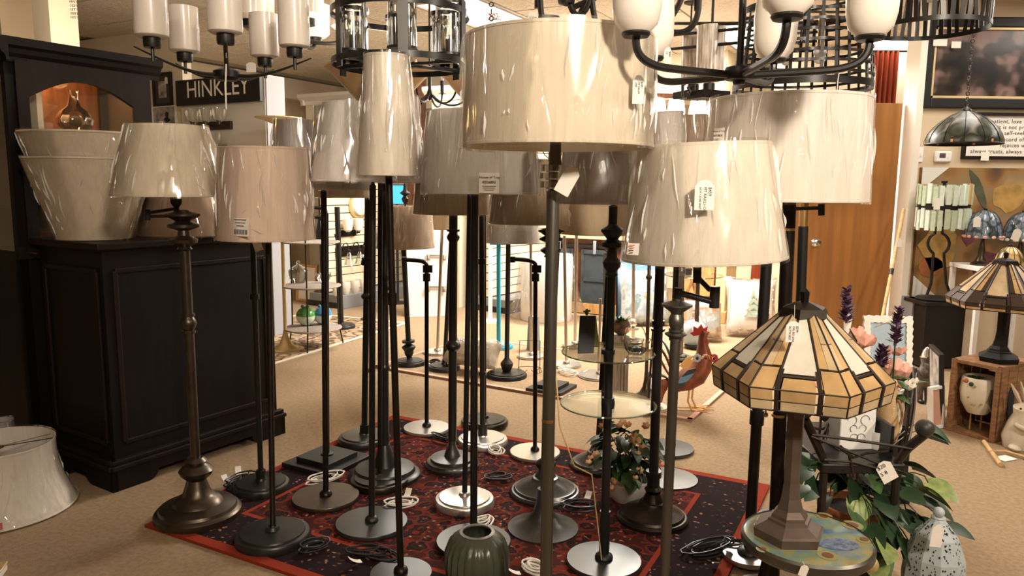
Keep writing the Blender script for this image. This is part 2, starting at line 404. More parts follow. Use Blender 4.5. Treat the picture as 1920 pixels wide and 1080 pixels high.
def text(name, body, size, m, parent, loc, ex, ey, align='LEFT', thick=.0004, spacing=1.0):
    """flat lettering: ex = reading direction, ey = up direction of the letters"""
    cu = bpy.data.curves.new(name, 'FONT'); cu.body = body; cu.size = size; cu.extrude = thick; cu.align_x = align; cu.resolution_u = 2
    cu.space_character = spacing
    tmp = bpy.data.objects.new(name, cu); col.objects.link(tmp)
    me = bpy.data.meshes.new_from_object(tmp); bpy.data.objects.remove(tmp)
    me.materials.clear(); me.materials.append(MATS[m])
    o = bpy.data.objects.new(name, me); col.objects.link(o)
    if parent is not None: o.parent = parent
    ex, ey = Vector(ex).normalized(), Vector(ey).normalized(); ez = ex.cross(ey)
    loc = Vector(loc)
    o.matrix_local = Matrix(((ex.x, ey.x, ez.x, loc.x), (ex.y, ey.y, ez.y, loc.y), (ex.z, ey.z, ez.z, loc.z), (0, 0, 0, 1)))
    return o
def bez(p0, p1, p2, p3, n=12):
    p0, p1, p2, p3 = map(Vector, (p0, p1, p2, p3))
    return [p0*(1-t)**3+p1*3*t*(1-t)**2+p2*3*t*t*(1-t)+p3*t**3 for t in [i/n for i in range(n+1)]]

# room axes (the shop is turned about 29 degrees to the camera)
E1 = Vector((math.sin(R(29)), math.cos(R(29)), 0)); E2 = Vector((math.cos(R(29)), -math.sin(R(29)), 0)); EZ = Vector((0, 0, 1))
RZ = -R(29)
def G(a, b, z=0): return E2*a + E1*b + EZ*z
CEIL = 2.72

# ------------------------------------------------------------------ room shell
cen = G(-.9, 2.9)
struct(MB().box((0, 0, -.05), (14, 14.2, .1), 0).build('floor', 'carpet', None, cen), 'tan short-pile carpet over the whole shop floor').rotation_euler.z = RZ
ceil = struct(MB().box((0, 0, .06), (14, 14.2, .08)).build('ceiling', 'ceil_grid', None, (cen.x, cen.y, CEIL)), 'suspended ceiling of rough acoustic tiles')
ceil.rotation_euler.z = RZ
def wallbox(name, a0, b0, a1, b1, z0, z1, m, label, th=.1):
    p, q = G(a0, b0), G(a1, b1); d = q-p; c = (p+q)/2
    o = MB().box((0, 0, (z1-z0)/2), (d.length, th, z1-z0)).build(name, m, None, (c.x, c.y, z0)); o.rotation_euler.z = math.atan2(d.y, d.x)
    return struct(o, label)
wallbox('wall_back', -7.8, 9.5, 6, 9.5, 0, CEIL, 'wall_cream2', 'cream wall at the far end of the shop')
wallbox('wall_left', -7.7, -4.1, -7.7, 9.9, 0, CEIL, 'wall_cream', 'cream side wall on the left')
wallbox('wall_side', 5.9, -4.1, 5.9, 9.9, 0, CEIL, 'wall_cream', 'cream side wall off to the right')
wallbox('wall_front', -7.8, -4.0, 6, -4.0, 0, CEIL, 'wall_cream', 'cream wall behind the viewer')
# ceiling tiles: shared mesh, staggered joints, light panels take the place of some tiles
TW, TL = .61, 1.22
tile_me = MB().box((0, 0, 0), (TW-.018, TL-.018, .022)).mesh('ceiling_tile', 'ceil_tile', False)
panels = {}
def panel_kind(i, j):
    if (i, j) in PANELS: return PANELS[(i, j)]
    return None
PANELS = {(-3, 3): 'dim', (0, 2): 'off', (2, 2): 'off', (-3, 5): 'lit', (0, 4): 'lit', (3, 4): 'lit', (2, 5): 'lit', (-1, 6): 'lit', (6, 1): 'off', (-6, 4): 'dim', (1, -2): 'dim', (-3, -1): 'off', (5, -2): 'off'}
def make_panel(loc, kind, n):
    t = thing('ceiling_light', None, 'light panel', loc, RZ, 'recessed ceiling light panels')
    m = {'lit': 'panel_lit', 'dim': 'panel_dim', 'off': 'panel_off'}[kind]
    MB().box((0, 0, .004), (TW-.07, TL-.07, .012)).build('diffuser', m, t, smooth=False)
    fb = MB()
    for sx in (-1, 1): fb.box((sx*(TW/2-.02), 0, 0), (.03, TL-.02, .03))
    for sy in (-1, 1): fb.box((0, sy*(TL/2-.02), 0), (TW-.05, .03, .03))
    fb.build('frame', 'ceil_grid', t, smooth=False)
    t['label'] = {'lit': 'lit white panel light set into the tiled ceiling', 'dim': 'dimly lit panel light set into the tiled ceiling', 'off': 'unlit panel light set into the tiled ceiling'}[kind]
    return t
for i in range(-13, 9):
    for j in range(-3, 8):
        a, b = (i+.5)*TW, (j+.5)*TL + (.61 if i % 2 else 0)
        if not (-7.5 < a < 5.7 and -3.2 < b < 9): continue
        q = G(a, b)
        k = PANELS.get((i, j))
        if k: make_panel((q.x, q.y, CEIL+.0), k, 0); continue
        if q.y < .6 or abs(q.x) > .9*q.y+1.2: continue
        o = bpy.data.objects.new('ceiling_tile', tile_me); col.objects.link(o); o.parent = ceil
        l = ceil.rotation_euler.to_matrix().to_4x4().inverted() @ (Vector((q.x, q.y, 0)) - Vector((cen.x, cen.y, 0)))
        o.location = (l.x, l.y, .008 + random.uniform(-.002, .002))
# dropped bulkhead far left
bk = wallbox('trim_1', -6.3, 8.4, -1.9, 8.4, 2.28, CEIL, 'wall_cream2', 'dropped ceiling bulkhead above the far display wall', .9)
# ------------------------------------------------------------------ rugs on the floor
def rect_rug(name, c, hx, hy, rz, m, label, th=.012, kind=None):
    o = MB().box((0, 0, th/2), (2*hx, 2*hy, th)).build(name, m, None, (c[0], c[1], 0)); o.rotation_euler.z = rz
    return tag(o, label, 'rug')
A, B, D = F(280, 985), F(735, 783), F(1400, 927)
ab = (B-A).normalized(); hx = 1.03; hy = (B-A).length/2 + .02
perp = Vector((ab.y, -ab.x, 0))
rc = (A+B)/2 + perp*hx
rug_mat('persian', hx, hy)
rect_rug('area_rug', rc, hx, hy, math.atan2(perp.y, perp.x), 'persian', 'dark red persian patterned rug under the floor lamps')
RUGZ = .012
a0, a1 = F(520, 684), F(752, 612); d = (a1-a0).normalized(); n = Vector((-d.y, d.x, 0))
c = (a0+a1)/2 - d*.2 + n*.62
fr_c = (c.x, c.y)
o = rect_rug('floral_rug', fr_c, (a1-a0).length/2+.35, .62, math.atan2(d.y, d.x), 'floral_rug', 'brown and cream floral rug below the tiered shelf table', .01)
bd = MB(); L = (a1-a0).length/2+.35
for s in (-1, 1):
    bd.box((0, s*.60, .006), (2*L, .04, .014)); bd.box((s*(L-.02), 0, .006), (.04, 1.24, .014))
bd.build('border', 'wall_cream2', o, smooth=False)
a0, a1 = F(742, 697), F(1297, 792); d = (a1-a0).normalized(); n = Vector((-d.y, d.x, 0)); L = (a1-a0).length/2+.1
c = (a0+a1)/2 - d*.1 + n*.62
o = rect_rug('display_mat', (c.x, c.y), L, .62, math.atan2(d.y, d.x), 'carpet', 'tan carpet mat with brown bound edge under the back row of lamps', .014)
bd = MB()
for s in (-1, 1):
    bd.box((0, s*.605, .008), (2*L, .03, .018)); bd.box((s*(L-.015), 0, .008), (.03, 1.24, .018))
bd.build('border', 'salmon', o, smooth=False)
MATZ = .014

# ------------------------------------------------------------------ floor lamp kit
def base_profile(style, r):
    if style == 'disc': return [(0, 0), (r*.97, 0), (r, .004), (r, .014), (r*.985, .018), (r*.10, .020), (r*.09, .026), (0, .026)]
    if style == 'rimdisc': return [(0, 0), (r, 0), (r, .018), (r*.96, .026), (r*.86, .028), (r*.84, .034), (r*.2, .038), (r*.16, .05), (0, .052)]
    if style == 'step': return [(0, 0), (r, 0), (r*1.0, .015), (r*.94, .022), (r*.92, .030), (r*.80, .034), (r*.78, .046), (r*.30, .050), (r*.26, .07), (r*.14, .10), (r*.12, .13), (0, .13)]
    if style == 'tier': return [(0, 0), (r, 0), (r, .012), (r*.95, .02), (r*.90, .021), (r*.86, .030), (r*.80, .032), (r*.72, .042), (r*.42, .060), (r*.36, .075), (r*.30, .078), (r*.20, .11), (r*.25, .125), (r*.15, .14), (0, .14)]
    if style == 'classic': return [(0, 0), (r, 0), (r, .022), (r*.96, .030), (r*.90, .033), (r*.87, .044), (r*.74, .050), (r*.58, .056), (r*.50, .075), (r*.42, .080), (r*.34, .092), (r*.28, .12), (r*.22, .15), (r*.36, .172), (r*.40, .188), (r*.30, .206), (r*.20, .214), (r*.26, .226), (r*.18, .24), (0, .24)]
    if style == 'trumpet': return [(0, 0), (r, 0), (r, .006), (r*.8, .014), (r*.5, .034), (r*.3, .065), (r*.2, .11), (r*.17, .16), (0, .16)]
    if style == 'bell': return [(0, 0), (r, 0), (r, .016), (r*.93, .026), (r*.86, .028), (r*.82, .044), (r*.62, .048), (r*.34, .054), (r*.26, .09), (r*.19, .13), (r*.14, .15), (0, .15)]
def shade_geo(parent, pb, pt, rb, rt, fab, wrap=True, seed=0, trim=True, kind='shade', bulge=0, seg=48):
    """pb/pt: local bottom/top centre points. Returns shade object (child) with trim and film sub-parts"""
    pb, pt = Vector(pb), Vector(pt); ax = pt-pb; h = ax.length
    def rr(t): return rb+(rt-rb)*t - bulge*math.sin(math.pi*t)*(rb-rt)
    N = 8
    prof = [(rr(i/N), h*i/N) for i in range(N+1)] + [(rr(1)-.003, h)] + [(rr(i/N)-.003, h*i/N) for i in range(N, -1, -1)]
    prof.append(prof[0])
    m = MB().lathe(prof, pb, ax, seg, caps=False)
    s = m.build(kind, fab, parent)
    if trim:
        for q in (0, 1):
            t = MB()
            r_ = rr(q); z0 = q*h - (.008 if q else -.0)
            t.lathe([(r_+.0006, z0), (r_+.0016, z0+.001), (r_+.0016, z0+.007), (r_+.0006, z0+.008)], pb, ax, seg, caps=False)
            t.build('trim', fab, s)
    sp = MB(); x, y, a = basis(ax); c = pb + a*(h*.93); rr_ = rr(.93)-.003
    for k in range(3):
        t = 2*math.pi*k/3+seed; sp.cyl(c, c+(x*math.cos(t)+y*math.sin(t))*rr_, .0018, 5)
    sp.torus(c, .016, .003, a, 12, 5)
    sp.build('spider', 'brass', s)
    if wrap:
        rnd = random.Random(seed*13+5)
        folds = [(rnd.uniform(0, 6.283), rnd.uniform(-1.1, 1.1), rnd.uniform(.010, .03), rnd.uniform(.001, .0035), rnd.uniform(0, 1), rnd.uniform(.25, .7)) for _ in range(34)]
        NZ, S = 16, 150
        def off(t, u):
            o_ = .0035
            for (a0, sl, wd, am, u0, ln_) in folds:
                dt = (t - a0 - sl*(u-u0) + math.pi) % (2*math.pi) - math.pi
                e = max(0, 1-abs(u-u0)/ln_)
                if abs(dt) < wd*3: o_ += am*math.exp(-(dt/wd)**2)*e
            return o_
        vs = []; fs = []
        for j in range(NZ+1):
            u = j/NZ; z = (-.006 + (h+.012)*u)
            for i in range(S):
                t = 2*math.pi*i/S
                r_ = rr(min(max(z/h, 0), 1)) + off(t, u) + .0008*math.sin(7*t+5*u+seed)
                vs.append(pb + a*z + (x*math.cos(t)+y*math.sin(t))*r_)
        for j in range(NZ):
            for i in range(S):
                k = (i+1) % S; fs.append((j*S+i, j*S+k, (j+1)*S+k, (j+1)*S+i))
        MB().add(vs, fs).build('plastic_wrap', 'film', s)
        cr = MB(); n_cr = int(20+60*rb*h/.05*.5)
        for q in range(min(n_cr, 70)):
            t0, u0 = rnd.uniform(0, 6.283), rnd.uniform(.04, .8); ln_ = rnd.uniform(.08, .45); sl = rnd.gauss(0, .22); cv = rnd.gauss(0, .25)
            if rnd.random() < .2: sl *= 5; ln_ *= .35
            wd = rnd.uniform(.0010, .0032); M_ = 8; vv = []
            for j in range(M_+1):
                e = j/M_; u = min(.985, u0+ln_*e); t = t0+sl*ln_*e+cv*ln_*e*(1-e)+.003*math.sin(j*1.3+q)
                w_ = wd*math.sin(math.pi*min(.97, max(.03, e)))/max(rr(u), .03); hh_ = .0055
                for dt, dr in ((-w_, 0.0), (w_*.25, hh_*math.sin(math.pi*min(.97, max(.03, e)))), (w_, 0.0)):
                    rad = rr(u)+.0045+dr; vv.append(pb+a*(h*u)+(x*math.cos(t+dt)+y*math.sin(t+dt))*rad)
            cr.add(vv, [(3*j+i, 3*j+i+1, 3*j+i+4, 3*j+i+3) for j in range(M_) for i in (0, 1)])
        co = cr.build('wrap_glint_creases', 'film_glint', s); co['kind'] = 'stuff'
    return s
EZ_ = Vector((0, 0, 1))
def collar(kind, r, z, h, R_):
    """profile pieces for turned details on a pole of radius r at height z"""
    if kind == 'ring': return [(r, z-h/2), (R_, z-h/2), (R_, z+h/2), (r, z+h/2)]
    if kind == 'ball': return [(r, z-h/2)] + [(r+(R_-r)*math.sin(math.pi*i/8), z-h/2+h*i/8) for i in range(1, 8)] + [(r, z+h/2)]
    if kind == 'dish': return [(r, z-h/2), (r*1.25, z-h*.3), (R_, z+h*.15), (R_, z+h*.25), (r*1.6, z+h*.4), (r, z+h/2)]
    if kind == 'turn': return [(r, z-h/2), (r*1.5, z-h*.46), (r*1.15, z-h*.40), (R_*.75, z-h*.30), (R_*.8, z-h*.22), (r*1.2, z-h*.12), (r*1.1, z), (R_*.9, z+h*.08), (R_*.9, z+h*.15), (r*1.3, z+h*.22), (R_, z+h*.36), (R_, z+h*.40), (r*1.4, z+h*.46), (r, z+h*.5)]
LAMPN = [0]
def coil(parent, c, r, m, turns=5, seed=0, th=.0036):
    rnd = random.Random(seed); pts = []
    c = Vector(c); n = turns*14
    ph = rnd.uniform(0, 6); el = rnd.uniform(.35, .6)
    for i in range(n+1):
        t = 2*math.pi*i/14; rad = r*(.75+.25*math.sin(t*.37+ph)+rnd.uniform(-.05, .05))
        q = Vector((rad*math.cos(t), rad*el*math.sin(t), .005+.018*abs(math.sin(t*.5+ph))*i/n+.003*turns*i/n))
        pts.append(c + Quaternion((0, 0, 1), ph) @ q)
    o = MB().tube(pts, th, 5).build('power_cord', m, parent)
    if seed % 2:
        a_ = ph+1; d_ = Vector((math.cos(a_), math.sin(a_), 0)); s_ = Vector((-d_.y, d_.x, 0)); q = c+d_*r*.9+EZ_*.012
        vs = []
        for i in range(5): vs += [q+d_*(.011*i)+EZ_*(.004*i*i*.35)-s_*.013, q+d_*(.011*i)+EZ_*(.004*i*i*.35)+s_*.013]
        MB().add(vs, [(2*i, 2*i+2, 2*i+3, 2*i+1) for i in range(4)]).build('cord_tag', 'paper', o)
    return o
def plate_pt(px, py, Y, loc): return P(px, py, Y) - Vector(loc)
def floor_lamp(label, base, rb, top, style='disc', pr=5, pm='black', bm=None, shade=None, fab='sh_cream', wrap=True, collars=(), z0=RUGZ, cat='floor lamp', group='floor lamps', Y=None, cords=(), trim=True, dY=0, bulge=0, name='floor_lamp', square=None, finial=False, pull=None):
    LAMPN[0] += 1; sd = LAMPN[0]
    b = F(base[0], base[1], z0) if Y is None else P(base[0], base[1], Y)
    b.z = z0
    t = thing(name, label, cat, b, 0, group)
    t['mpp'] = 0; del t['mpp']
    mp = mpp((b.x, b.y, .5)); r_b = rb*mpp(b)
    bm = bm or pm
    if square:
        m = MB(); hs = r_b
        m.box((0, 0, .011), (2*hs, 2*hs, .022), RZ); m.box((0, 0, .033), (1.36*hs, 1.36*hs, .022), RZ)
        m.lathe([(0, .044), (.03, .044), (.03, .05), (.012, .052), (0, .052)], seg=20)
        m.build('base', bm, t, smooth=False, bevel=.002)
    else:
        MB().lathe(base_profile(style, r_b), seg=48).build('base', bm, t)
    tp = P(top[0], top[1], b.y) - b
    r = pr*mp; L = tp.length; ax = tp.normalized()
    zs = base_profile(style, r_b)[-1][1] - .004 if not square else .05
    prof = [(0, zs), (r, zs)]
    for (py, kind, hpx, Rpx) in sorted(collars, key=lambda q: -q[0]):
        zz = (P(base[0]+(top[0]-base[0])*(base[1]-py)/(base[1]-top[1]), py, b.y) - b).length
        prof += collar(kind, r, zz, hpx*mp, Rpx*mp)
    prof += [(r, L), (0, L)]
    pole_o = MB().lathe(prof, (0, 0, 0), ax, 16).build('pole', pm, t)
    if style == 'disc' and not square:
        MB().lathe([(r*1.05, .024), (r*2.2, .024), (r*2.0, .032), (r*1.3, .040), (r*1.02, .041)], (0, 0, 0), ax, 16).build('collar', pm, t)
    if shade:
        cxt, yt, wt, cxb, yb, wb = shade; cxt = cxb = (cxt+cxb)/2
        Ys = b.y + dY
        pb_, pt_ = P(cxb, yb, Ys)-b, P(cxt, yt, Ys)-b; pt_.x = pb_.x
        mS = mpp(P(cxb, yb, Ys))
        sh = shade_geo(t, pb_, pt_, wb/2*mS, wt/2*mS, fab, wrap, sd, trim, bulge=bulge)
        # socket and harp between pole and shade
        h = (pt_-pb_); cx = pb_ + h*.5
        m = MB(); e = tp
        if (Vector((pb_.x, pb_.y))-Vector((tp.x, tp.y))).length > .03 or dY:
            m.tube([tp, tp+Vector((0, 0, .02)), Vector((pb_.x, pb_.y, tp.z+.03)), Vector((pb_.x, pb_.y, tp.z+.05))], r*.7, 8)
            e = Vector((pb_.x, pb_.y, tp.z+.04))
        m.cyl(e-Vector((0, 0, .002)), e+Vector((0, 0, .05)), max(r*1.0, .010), 12)
        m.cyl(e+Vector((0, 0, .05)), e+Vector((0, 0, .10)), .016, 12)
        tz = pb_ + h*.93
        if pull:
            q = P(pull[0], pull[1], b.y-.1)-b; pm_ = MB().ball(q, .011, 10, 7); pm_.cyl(q, q+Vector((0, 0, .12)), .0012, 5); pm_.build('pull_chain', 'black', t)
        if finial: MB().lathe([(.004, -.01), (.006, .01), (.02, .03), (.026, .05), (.012, .07), (.04, .09), (.014, .11), (.01, .15), (0, .16)], pt_, (0, 0, 1), 16).build('finial', 'black', t)
        for s in (-1, 1):
            m.tube(bez(e+Vector((s*.012, 0, .06)), e+Vector((s*.07, 0, .08)), tz+Vector((s*.06, 0, -.02)), tz, 8), .0018, 5)
        m.build('socket', 'brass' if pm in ('nickel', 'brass') else 'black_satin', t)
    for k, (cx, cy, rad, m_) in enumerate(cords):
        q = F(cx, cy, z0+.002) - b; coil(t, q, rad*mpp(b), m_, 4, sd*7+k)
    return t, b
def price_tag(parent, base, px, py, Y, wpx, hpx, lines=(), up=None, string_to=None, name='price_tag', rot=0, face=None, vertical=False, mt='paper', point=True):
    """a card tag hanging near pixel (px,py) at depth Y; parent's origin is base"""
    base = Vector(base); c = P(px, py, Y); k = mpp(c); w_, h_ = wpx*k/2, hpx*k/2
    ex = Vector((1, 0, 0)); ez = Vector((0, 0, 1)); nrm = Vector((0, -1, 0))
    if face:
        nrm = Vector(face).normalized(); ex = Vector((0, 0, 1)).cross(nrm).normalized(); ez = nrm.cross(ex)
    ex, ez = ex*math.cos(rot)+ez*math.sin(rot), ez*math.cos(rot)-ex*math.sin(rot)
    poly = [(-w_, -h_), (w_, -h_), (w_, h_*.62), (w_*.35, h_), (-w_*.35, h_), (-w_, h_*.62)] if point else [(-w_, -h_), (w_, -h_), (w_, h_), (-w_, h_)]
    o = MB().prism(poly, (0, 0, 0), ex, ez, nrm, .0008).build(name, mt, parent, c-base, smooth=False)
    if lines:
        n = len(lines)
        for i, l in enumerate(lines):
            if vertical:   # reading downwards
                sz = 1.5*w_/max(n, 1)*.9; sz = min(sz, 2.9*h_/max(len(l), 1))
                x0 = w_*.62 - 1.5*w_*i/max(n, 1)
                text('lettering', l, sz, 'ink', o, nrm*.001 + ex*(x0-sz*.5) + ez*(h_*.55), -ez, ex)
            else:
                sz = min(1.3*h_/n*.8, 3.2*w_/max(len(l), 1))
                text('lettering', l, sz, 'ink', o, nrm*.001 - ex*(w_*.85) + ez*(h_*.45-1.35*h_*i/n), ex, ez)
    if string_to:
        s = P(*string_to) - c
        MB().tube(bez(ez*h_*.85, ez*h_*1.2+nrm*.003, s*.6+nrm*.004, s, 6), .0006, 4).build('string', 'cord_white', o)
    return o

# ================================================================== foreground floor lamps
t, b = floor_lamp('antique bronze swing-arm floor lamp with cream cone shade, leftmost on the rug', (372, 966), 77, (343, 408), 'classic', 9, 'bronze_lt', 'bronze_lt',
    None, collars=[(606, 'ball', 26, 14), (590, 'ring', 5, 12), (622, 'ring', 5, 12), (432, 'turn', 74, 30)])
Y = b.y; mp = mpp((b.x, b.y, 1.2))
L = lambda px, py: P(px, py, Y)-b
m = MB(); m.cyl(L(341, 410), L(341, 396), 7*mp); m.cyl(L(341, 404), L(278, 406), 3*mp); m.cyl(L(277, 413), L(277, 392), 5.5*mp); m.cyl(L(277, 399), L(331, 391), 3*mp); m.cyl(L(331, 398), L(331, 384), 5*mp)
m.build('swing_arm', 'black_satin', t)
MB().lathe([(5*mp, 0), (10*mp, .012), (11*mp, .03), (9*mp, .05), (0, .05)], L(331, 388), (0, 0, 1), 16).build('socket', 'black_satin', t)
shade_geo(t, L(320, 368), Vector((L(320, 368).x, 0, L(320, 236).z)), 101*mp, 70*mp, 'sh_cream', True, 1, bulge=-.05)
coil(t, F(440, 915, RUGZ)-b, .055, 'cord_black', 5, 3)

t, b = floor_lamp('bronze disc-base floor lamp with pale pink barrel shade and barcode sticker', (512, 1010), 69, (503, 455), 'rimdisc', 5.5, 'bronze', 'disc_dark',
    (495, 277, 158, 503, 448, 178), 'sh_pink', collars=[(992, 'ball', 20, 10)], cords=[(590, 1030, 30, 'cord_black')])
bl_ = price_tag(t, b, 452, 426, b.y-.172, 42, 34, (), name='barcode_label', point=False, face=(-.5, -.86, .06)); k_ = mpp(b)
bn = Vector((-.5, -.86, .06)).normalized(); bx = EZ_.cross(bn).normalized(); bz = bn.cross(bx)
for i in range(14): MB().obox(bx*((-15+i*2.3)*k_)-bz*(8*k_)+bn*.001, bx*((.4 if i % 3 else .8)*k_), bz*(4*k_), bn*.0003).build('barcode_bar', 'ink', bl_, smooth=False)
for i in range(3): MB().obox(bz*((12-5*i)*k_)+bn*.001-bx*(2*k_), bx*((15-3*i)*k_), bz*(.6*k_), bn*.0003).build('lettering', 'ink', bl_, smooth=False)
price_tag(t, b, 483, 460, b.y-.05, 16, 22, (), rot=.3)
floor_lamp('thin dark floor lamp half hidden behind the pink barrel shade', (490, 915), 52, (474, 450), 'rimdisc', 5, 'black_satin', 'disc_dark', (487, 300, 100, 487, 435, 120), 'sh_tan', collars=[(556, 'ring', 10, 8), (900, 'ring', 40, 9)], z0=RUGZ, cords=[(450, 905, 34, 'cord_black')])
floor_lamp('slim bronze floor lamp on a flat taupe disc with white band shade', (611, 936), 62, (607, 358), 'disc', 5.5, 'bronze', 'bronze_lt', (642, 200, 90, 638, 356, 116), 'sh_white', cords=[(610, 902, 40, 'cord_white')])
floor_lamp('black floor lamp on a stepped square base', (614, 868), 58, (612, 400), 'disc', 4, 'black', 'black', (566, 226, 88, 560, 330, 110), 'sh_grey', square=True)
floor_lamp('dark floor lamp with elbow joint on round grey disc behind the square base', (683, 826), 48, (690, 375), 'rimdisc', 6, 'black_satin', 'disc_grey', (645, 240, 80, 640, 370, 106), 'sh_taupe', collars=[(490, 'ring', 14, 11), (556, 'ball', 12, 10), (815, 'ring', 40, 9)], cords=[(690, 700, 10, 'cord_black')])
floor_lamp('slim black floor lamp on a flat grey disc with wide flared shade', (697, 985), 67, (699, 347), 'disc', 6, 'black', 'disc_grey', (663, 194, 104, 662, 341, 164), 'sh_white', cords=[(752, 950, 36, 'cord_white'), (690, 1040, 40, 'cord_black')], dY=.0)
floor_lamp('turned black floor lamp with a stacked bell base behind the slim lamps', (722, 893), 66, (719, 348), 'bell', 8, 'black_satin', 'disc_dark', (740, 182, 94, 737, 343, 112), 'sh_white', collars=[(690, 'ball', 14, 10), (520, 'ball', 12, 10), (540, 'ring', 6, 11)])
t, b = floor_lamp('tall narrow cone shade floor lamp with bronze pole in front', (752, 1082), 58, (729, 334), 'disc', 6.5, 'bronze', 'disc_grey', (727, 104, 78, 728, 330, 112), 'sh_ivory', collars=[(560, 'ring', 22, 8.5)], cords=[(715, 1048, 45, 'cord_black')])
# pharmacy arm lamps
def pharmacy(label, base, rb, top, end, bm, cords=()):
    t, b = floor_lamp(label, base, rb, top, 'disc', 4, 'bronze', bm, None, collars=[(top[1]+22, 'ring', 14, 7)], cords=cords)
    L = lambda px, py: P(px, py, b.y)-b
    mp = mpp(b+Vector((0, 0, 1)))
    MB().tube([L(top[0], top[1]+4)]+bez(L(*top), L(top[0]-1, end[1]+4), L(top[0]-6, end[1]+1), L(*end), 10), 4*mp, 8).build('curved_arm', 'bronze', t)
    MB().cyl(L(end[0]+1, end[1]-5), L(end[0]+1, end[1]+6), 5*mp, 12).build('joint', 'black', t)
    MB().box((6*mp, 0, 14*mp), (18*mp, .012, 14*mp)).build('switch_box', 'black', t, L(top[0]-4, top[1]+20))
    return t
pharmacy('curved-arm bronze reading lamp on a small pale disc left of the dark pole', (800, 806), 43, (800, 498), (757, 487), 'disc_steel', [(828, 826, 26, 'cord_black')])
floor_lamp('black floor lamp with a knuckled pole and taupe shade on stepped round base', (848, 874), 51, (850, 404), 'step', 8, 'black_satin', 'disc_grey', (850, 270, 128, 847, 401, 146), 'sh_taupe', collars=[(648, 'ball', 20, 15), (445, 'ball', 16, 12), (432, 'ring', 4, 12)])
floor_lamp('slim black floor lamp on a bright polished disc', (871, 944), 56, (881, 375), 'rimdisc', 5, 'black', 'disc_steel', (892, 245, 100, 892, 358, 120), 'sh_white', cords=[(905, 985, 30, 'cord_white')], trim=False)
t, b = floor_lamp('black floor lamp with wide white plastic-wrapped shade and a maker label', (888, 1020), 70, (890, 370), 'disc', 7, 'black', 'disc_grey', (901, 211, 196, 900, 363, 222), 'sh_white')
lb = price_tag(t, b, 917, 343, b.y-.215, 38, 38, (), name='maker_label', point=False)
text('lettering', 'House of Troy', .011, 'ink', lb, (-.031, -.0012, .014), (1, 0, 0), (0, 0, 1)); text('lettering', '40568N', .013, 'ink', lb, (-.022, -.0012, -.002), (1, 0, 0), (0, 0, 1))
for k in range(3): MB().box((0, 0, 0), (.044-.006*k, .0006, .0012)).build('lettering', 'ink', lb, (0, -.0010, -.010-.006*k))
floor_lamp('adjustable black floor lamp with a white cord and pale disc base', (905, 830), 47, (903, 380), 'rimdisc', 5, 'black_satin', 'disc_steel', (905, 262, 84, 905, 358, 96), 'sh_ivory', collars=[(490, 'ring', 10, 8), (700, 'ring', 6, 7), (806, 'ring', 24, 9)], cords=[(930, 850, 22, 'cord_white')])
pharmacy('curved-arm bronze reading lamp on a pale disc near the rug edge', (1003, 852), 47, (1004, 498), (960, 486), 'disc_steel')
floor_lamp('turned bronze floor lamp with domed tiered base behind the pewter pole', (1022, 925), 66, (1034, 424), 'tier', 9, 'bronze', 'disc_grey', (1000, 300, 124, 985, 419, 150), 'sh_taupe', collars=[(455, 'turn', 56, 24), (870, 'ball', 22, 20)], cords=[(935, 900, 30, 'cord_black'), (1090, 955, 34, 'cord_black')])
floor_lamp('floor lamp with a smooth grey trumpet base behind the pewter pole', (1018, 990), 66, (1036, 330), 'trumpet', 7, 'pewter', 'disc_grey', (1040, 165, 120, 1040, 258, 150), 'sh_cream', wrap=False)
# the big drum lamp: base below the picture edge
t, b = floor_lamp('large cream drum shade floor lamp with thick pewter pole and crystal neck', (1020, 1290), 85, (1037, 358), 'rimdisc', 11.5, 'pewter', 'pewter', None, Y=1.86)
Y = b.y; L = lambda px, py: P(px, py, Y)-b; mp = mpp(b+Vector((0, 0, 1.3)))
MB().lathe([(11.6*mp, -.004), (13*mp, -.004), (13*mp, .004), (11.6*mp, .004)], L(1028, 788), (0, 0, 1), 24, caps=False).build('ring', 'brass', t)
m = MB().cyl(L(1038, 358), L(1041, 306), 7*mp, 16); m.lathe([(13*mp, 0), (11*mp, .012), (10*mp, .07), (0, .07)], L(1041, 310), (0, 0, 1), 20)
m.build('neck', 'bronze_lt', t)
for y0, y1, w_ in ((352, 340, 24), (335, 325, 27), (321, 309, 22)):
    MB().lathe([(0, 0), (w_*mp, 0), (w_*mp, (y0-y1)*mp), (0, (y0-y1)*mp)], L(1036, y0), (0, 0, 1), 28).build('crystal_disc', 'acrylic', t)
m = MB()
for y0 in (354, 337, 323): m.lathe([(0, 0), (15*mp, 0), (15*mp, 2.5*mp), (0, 2.5*mp)], L(1036, y0), (0, 0, 1), 20)
m.build('spacer', 'chrome', t)
shade_geo(t, L(1044, 277), Vector((L(1044, 277).x, 0, L(1044, 72).z)), 177*mp, 171*mp, 'sh_cream', True, 41, seg=64)
m = MB().cyl(L(1041, 268), L(1041, 225), 9*mp, 14); m.build('socket', 'brass', t)
price_tag(t, b, 1065, 338, Y-.06, 30, 56, (), rot=-.5, string_to=(1058, 300, Y-.05), point=True)
price_tag(t, b, 1197, 168, Y-.20, 22, 52, ('$399', 'MT DRUM', '17W'), vertical=True, string_to=(1197, 128, Y-.19))
MB().tube([L(1042, 700), L(1050, 800), L(1068, 900)+Vector((.02, .1, 0)), L(1100, 985)+Vector((.05, .35, 0)), F(1128, 1050, RUGZ+.03)-b], .0022, 6).build('power_cord', 'cord_gold', t)

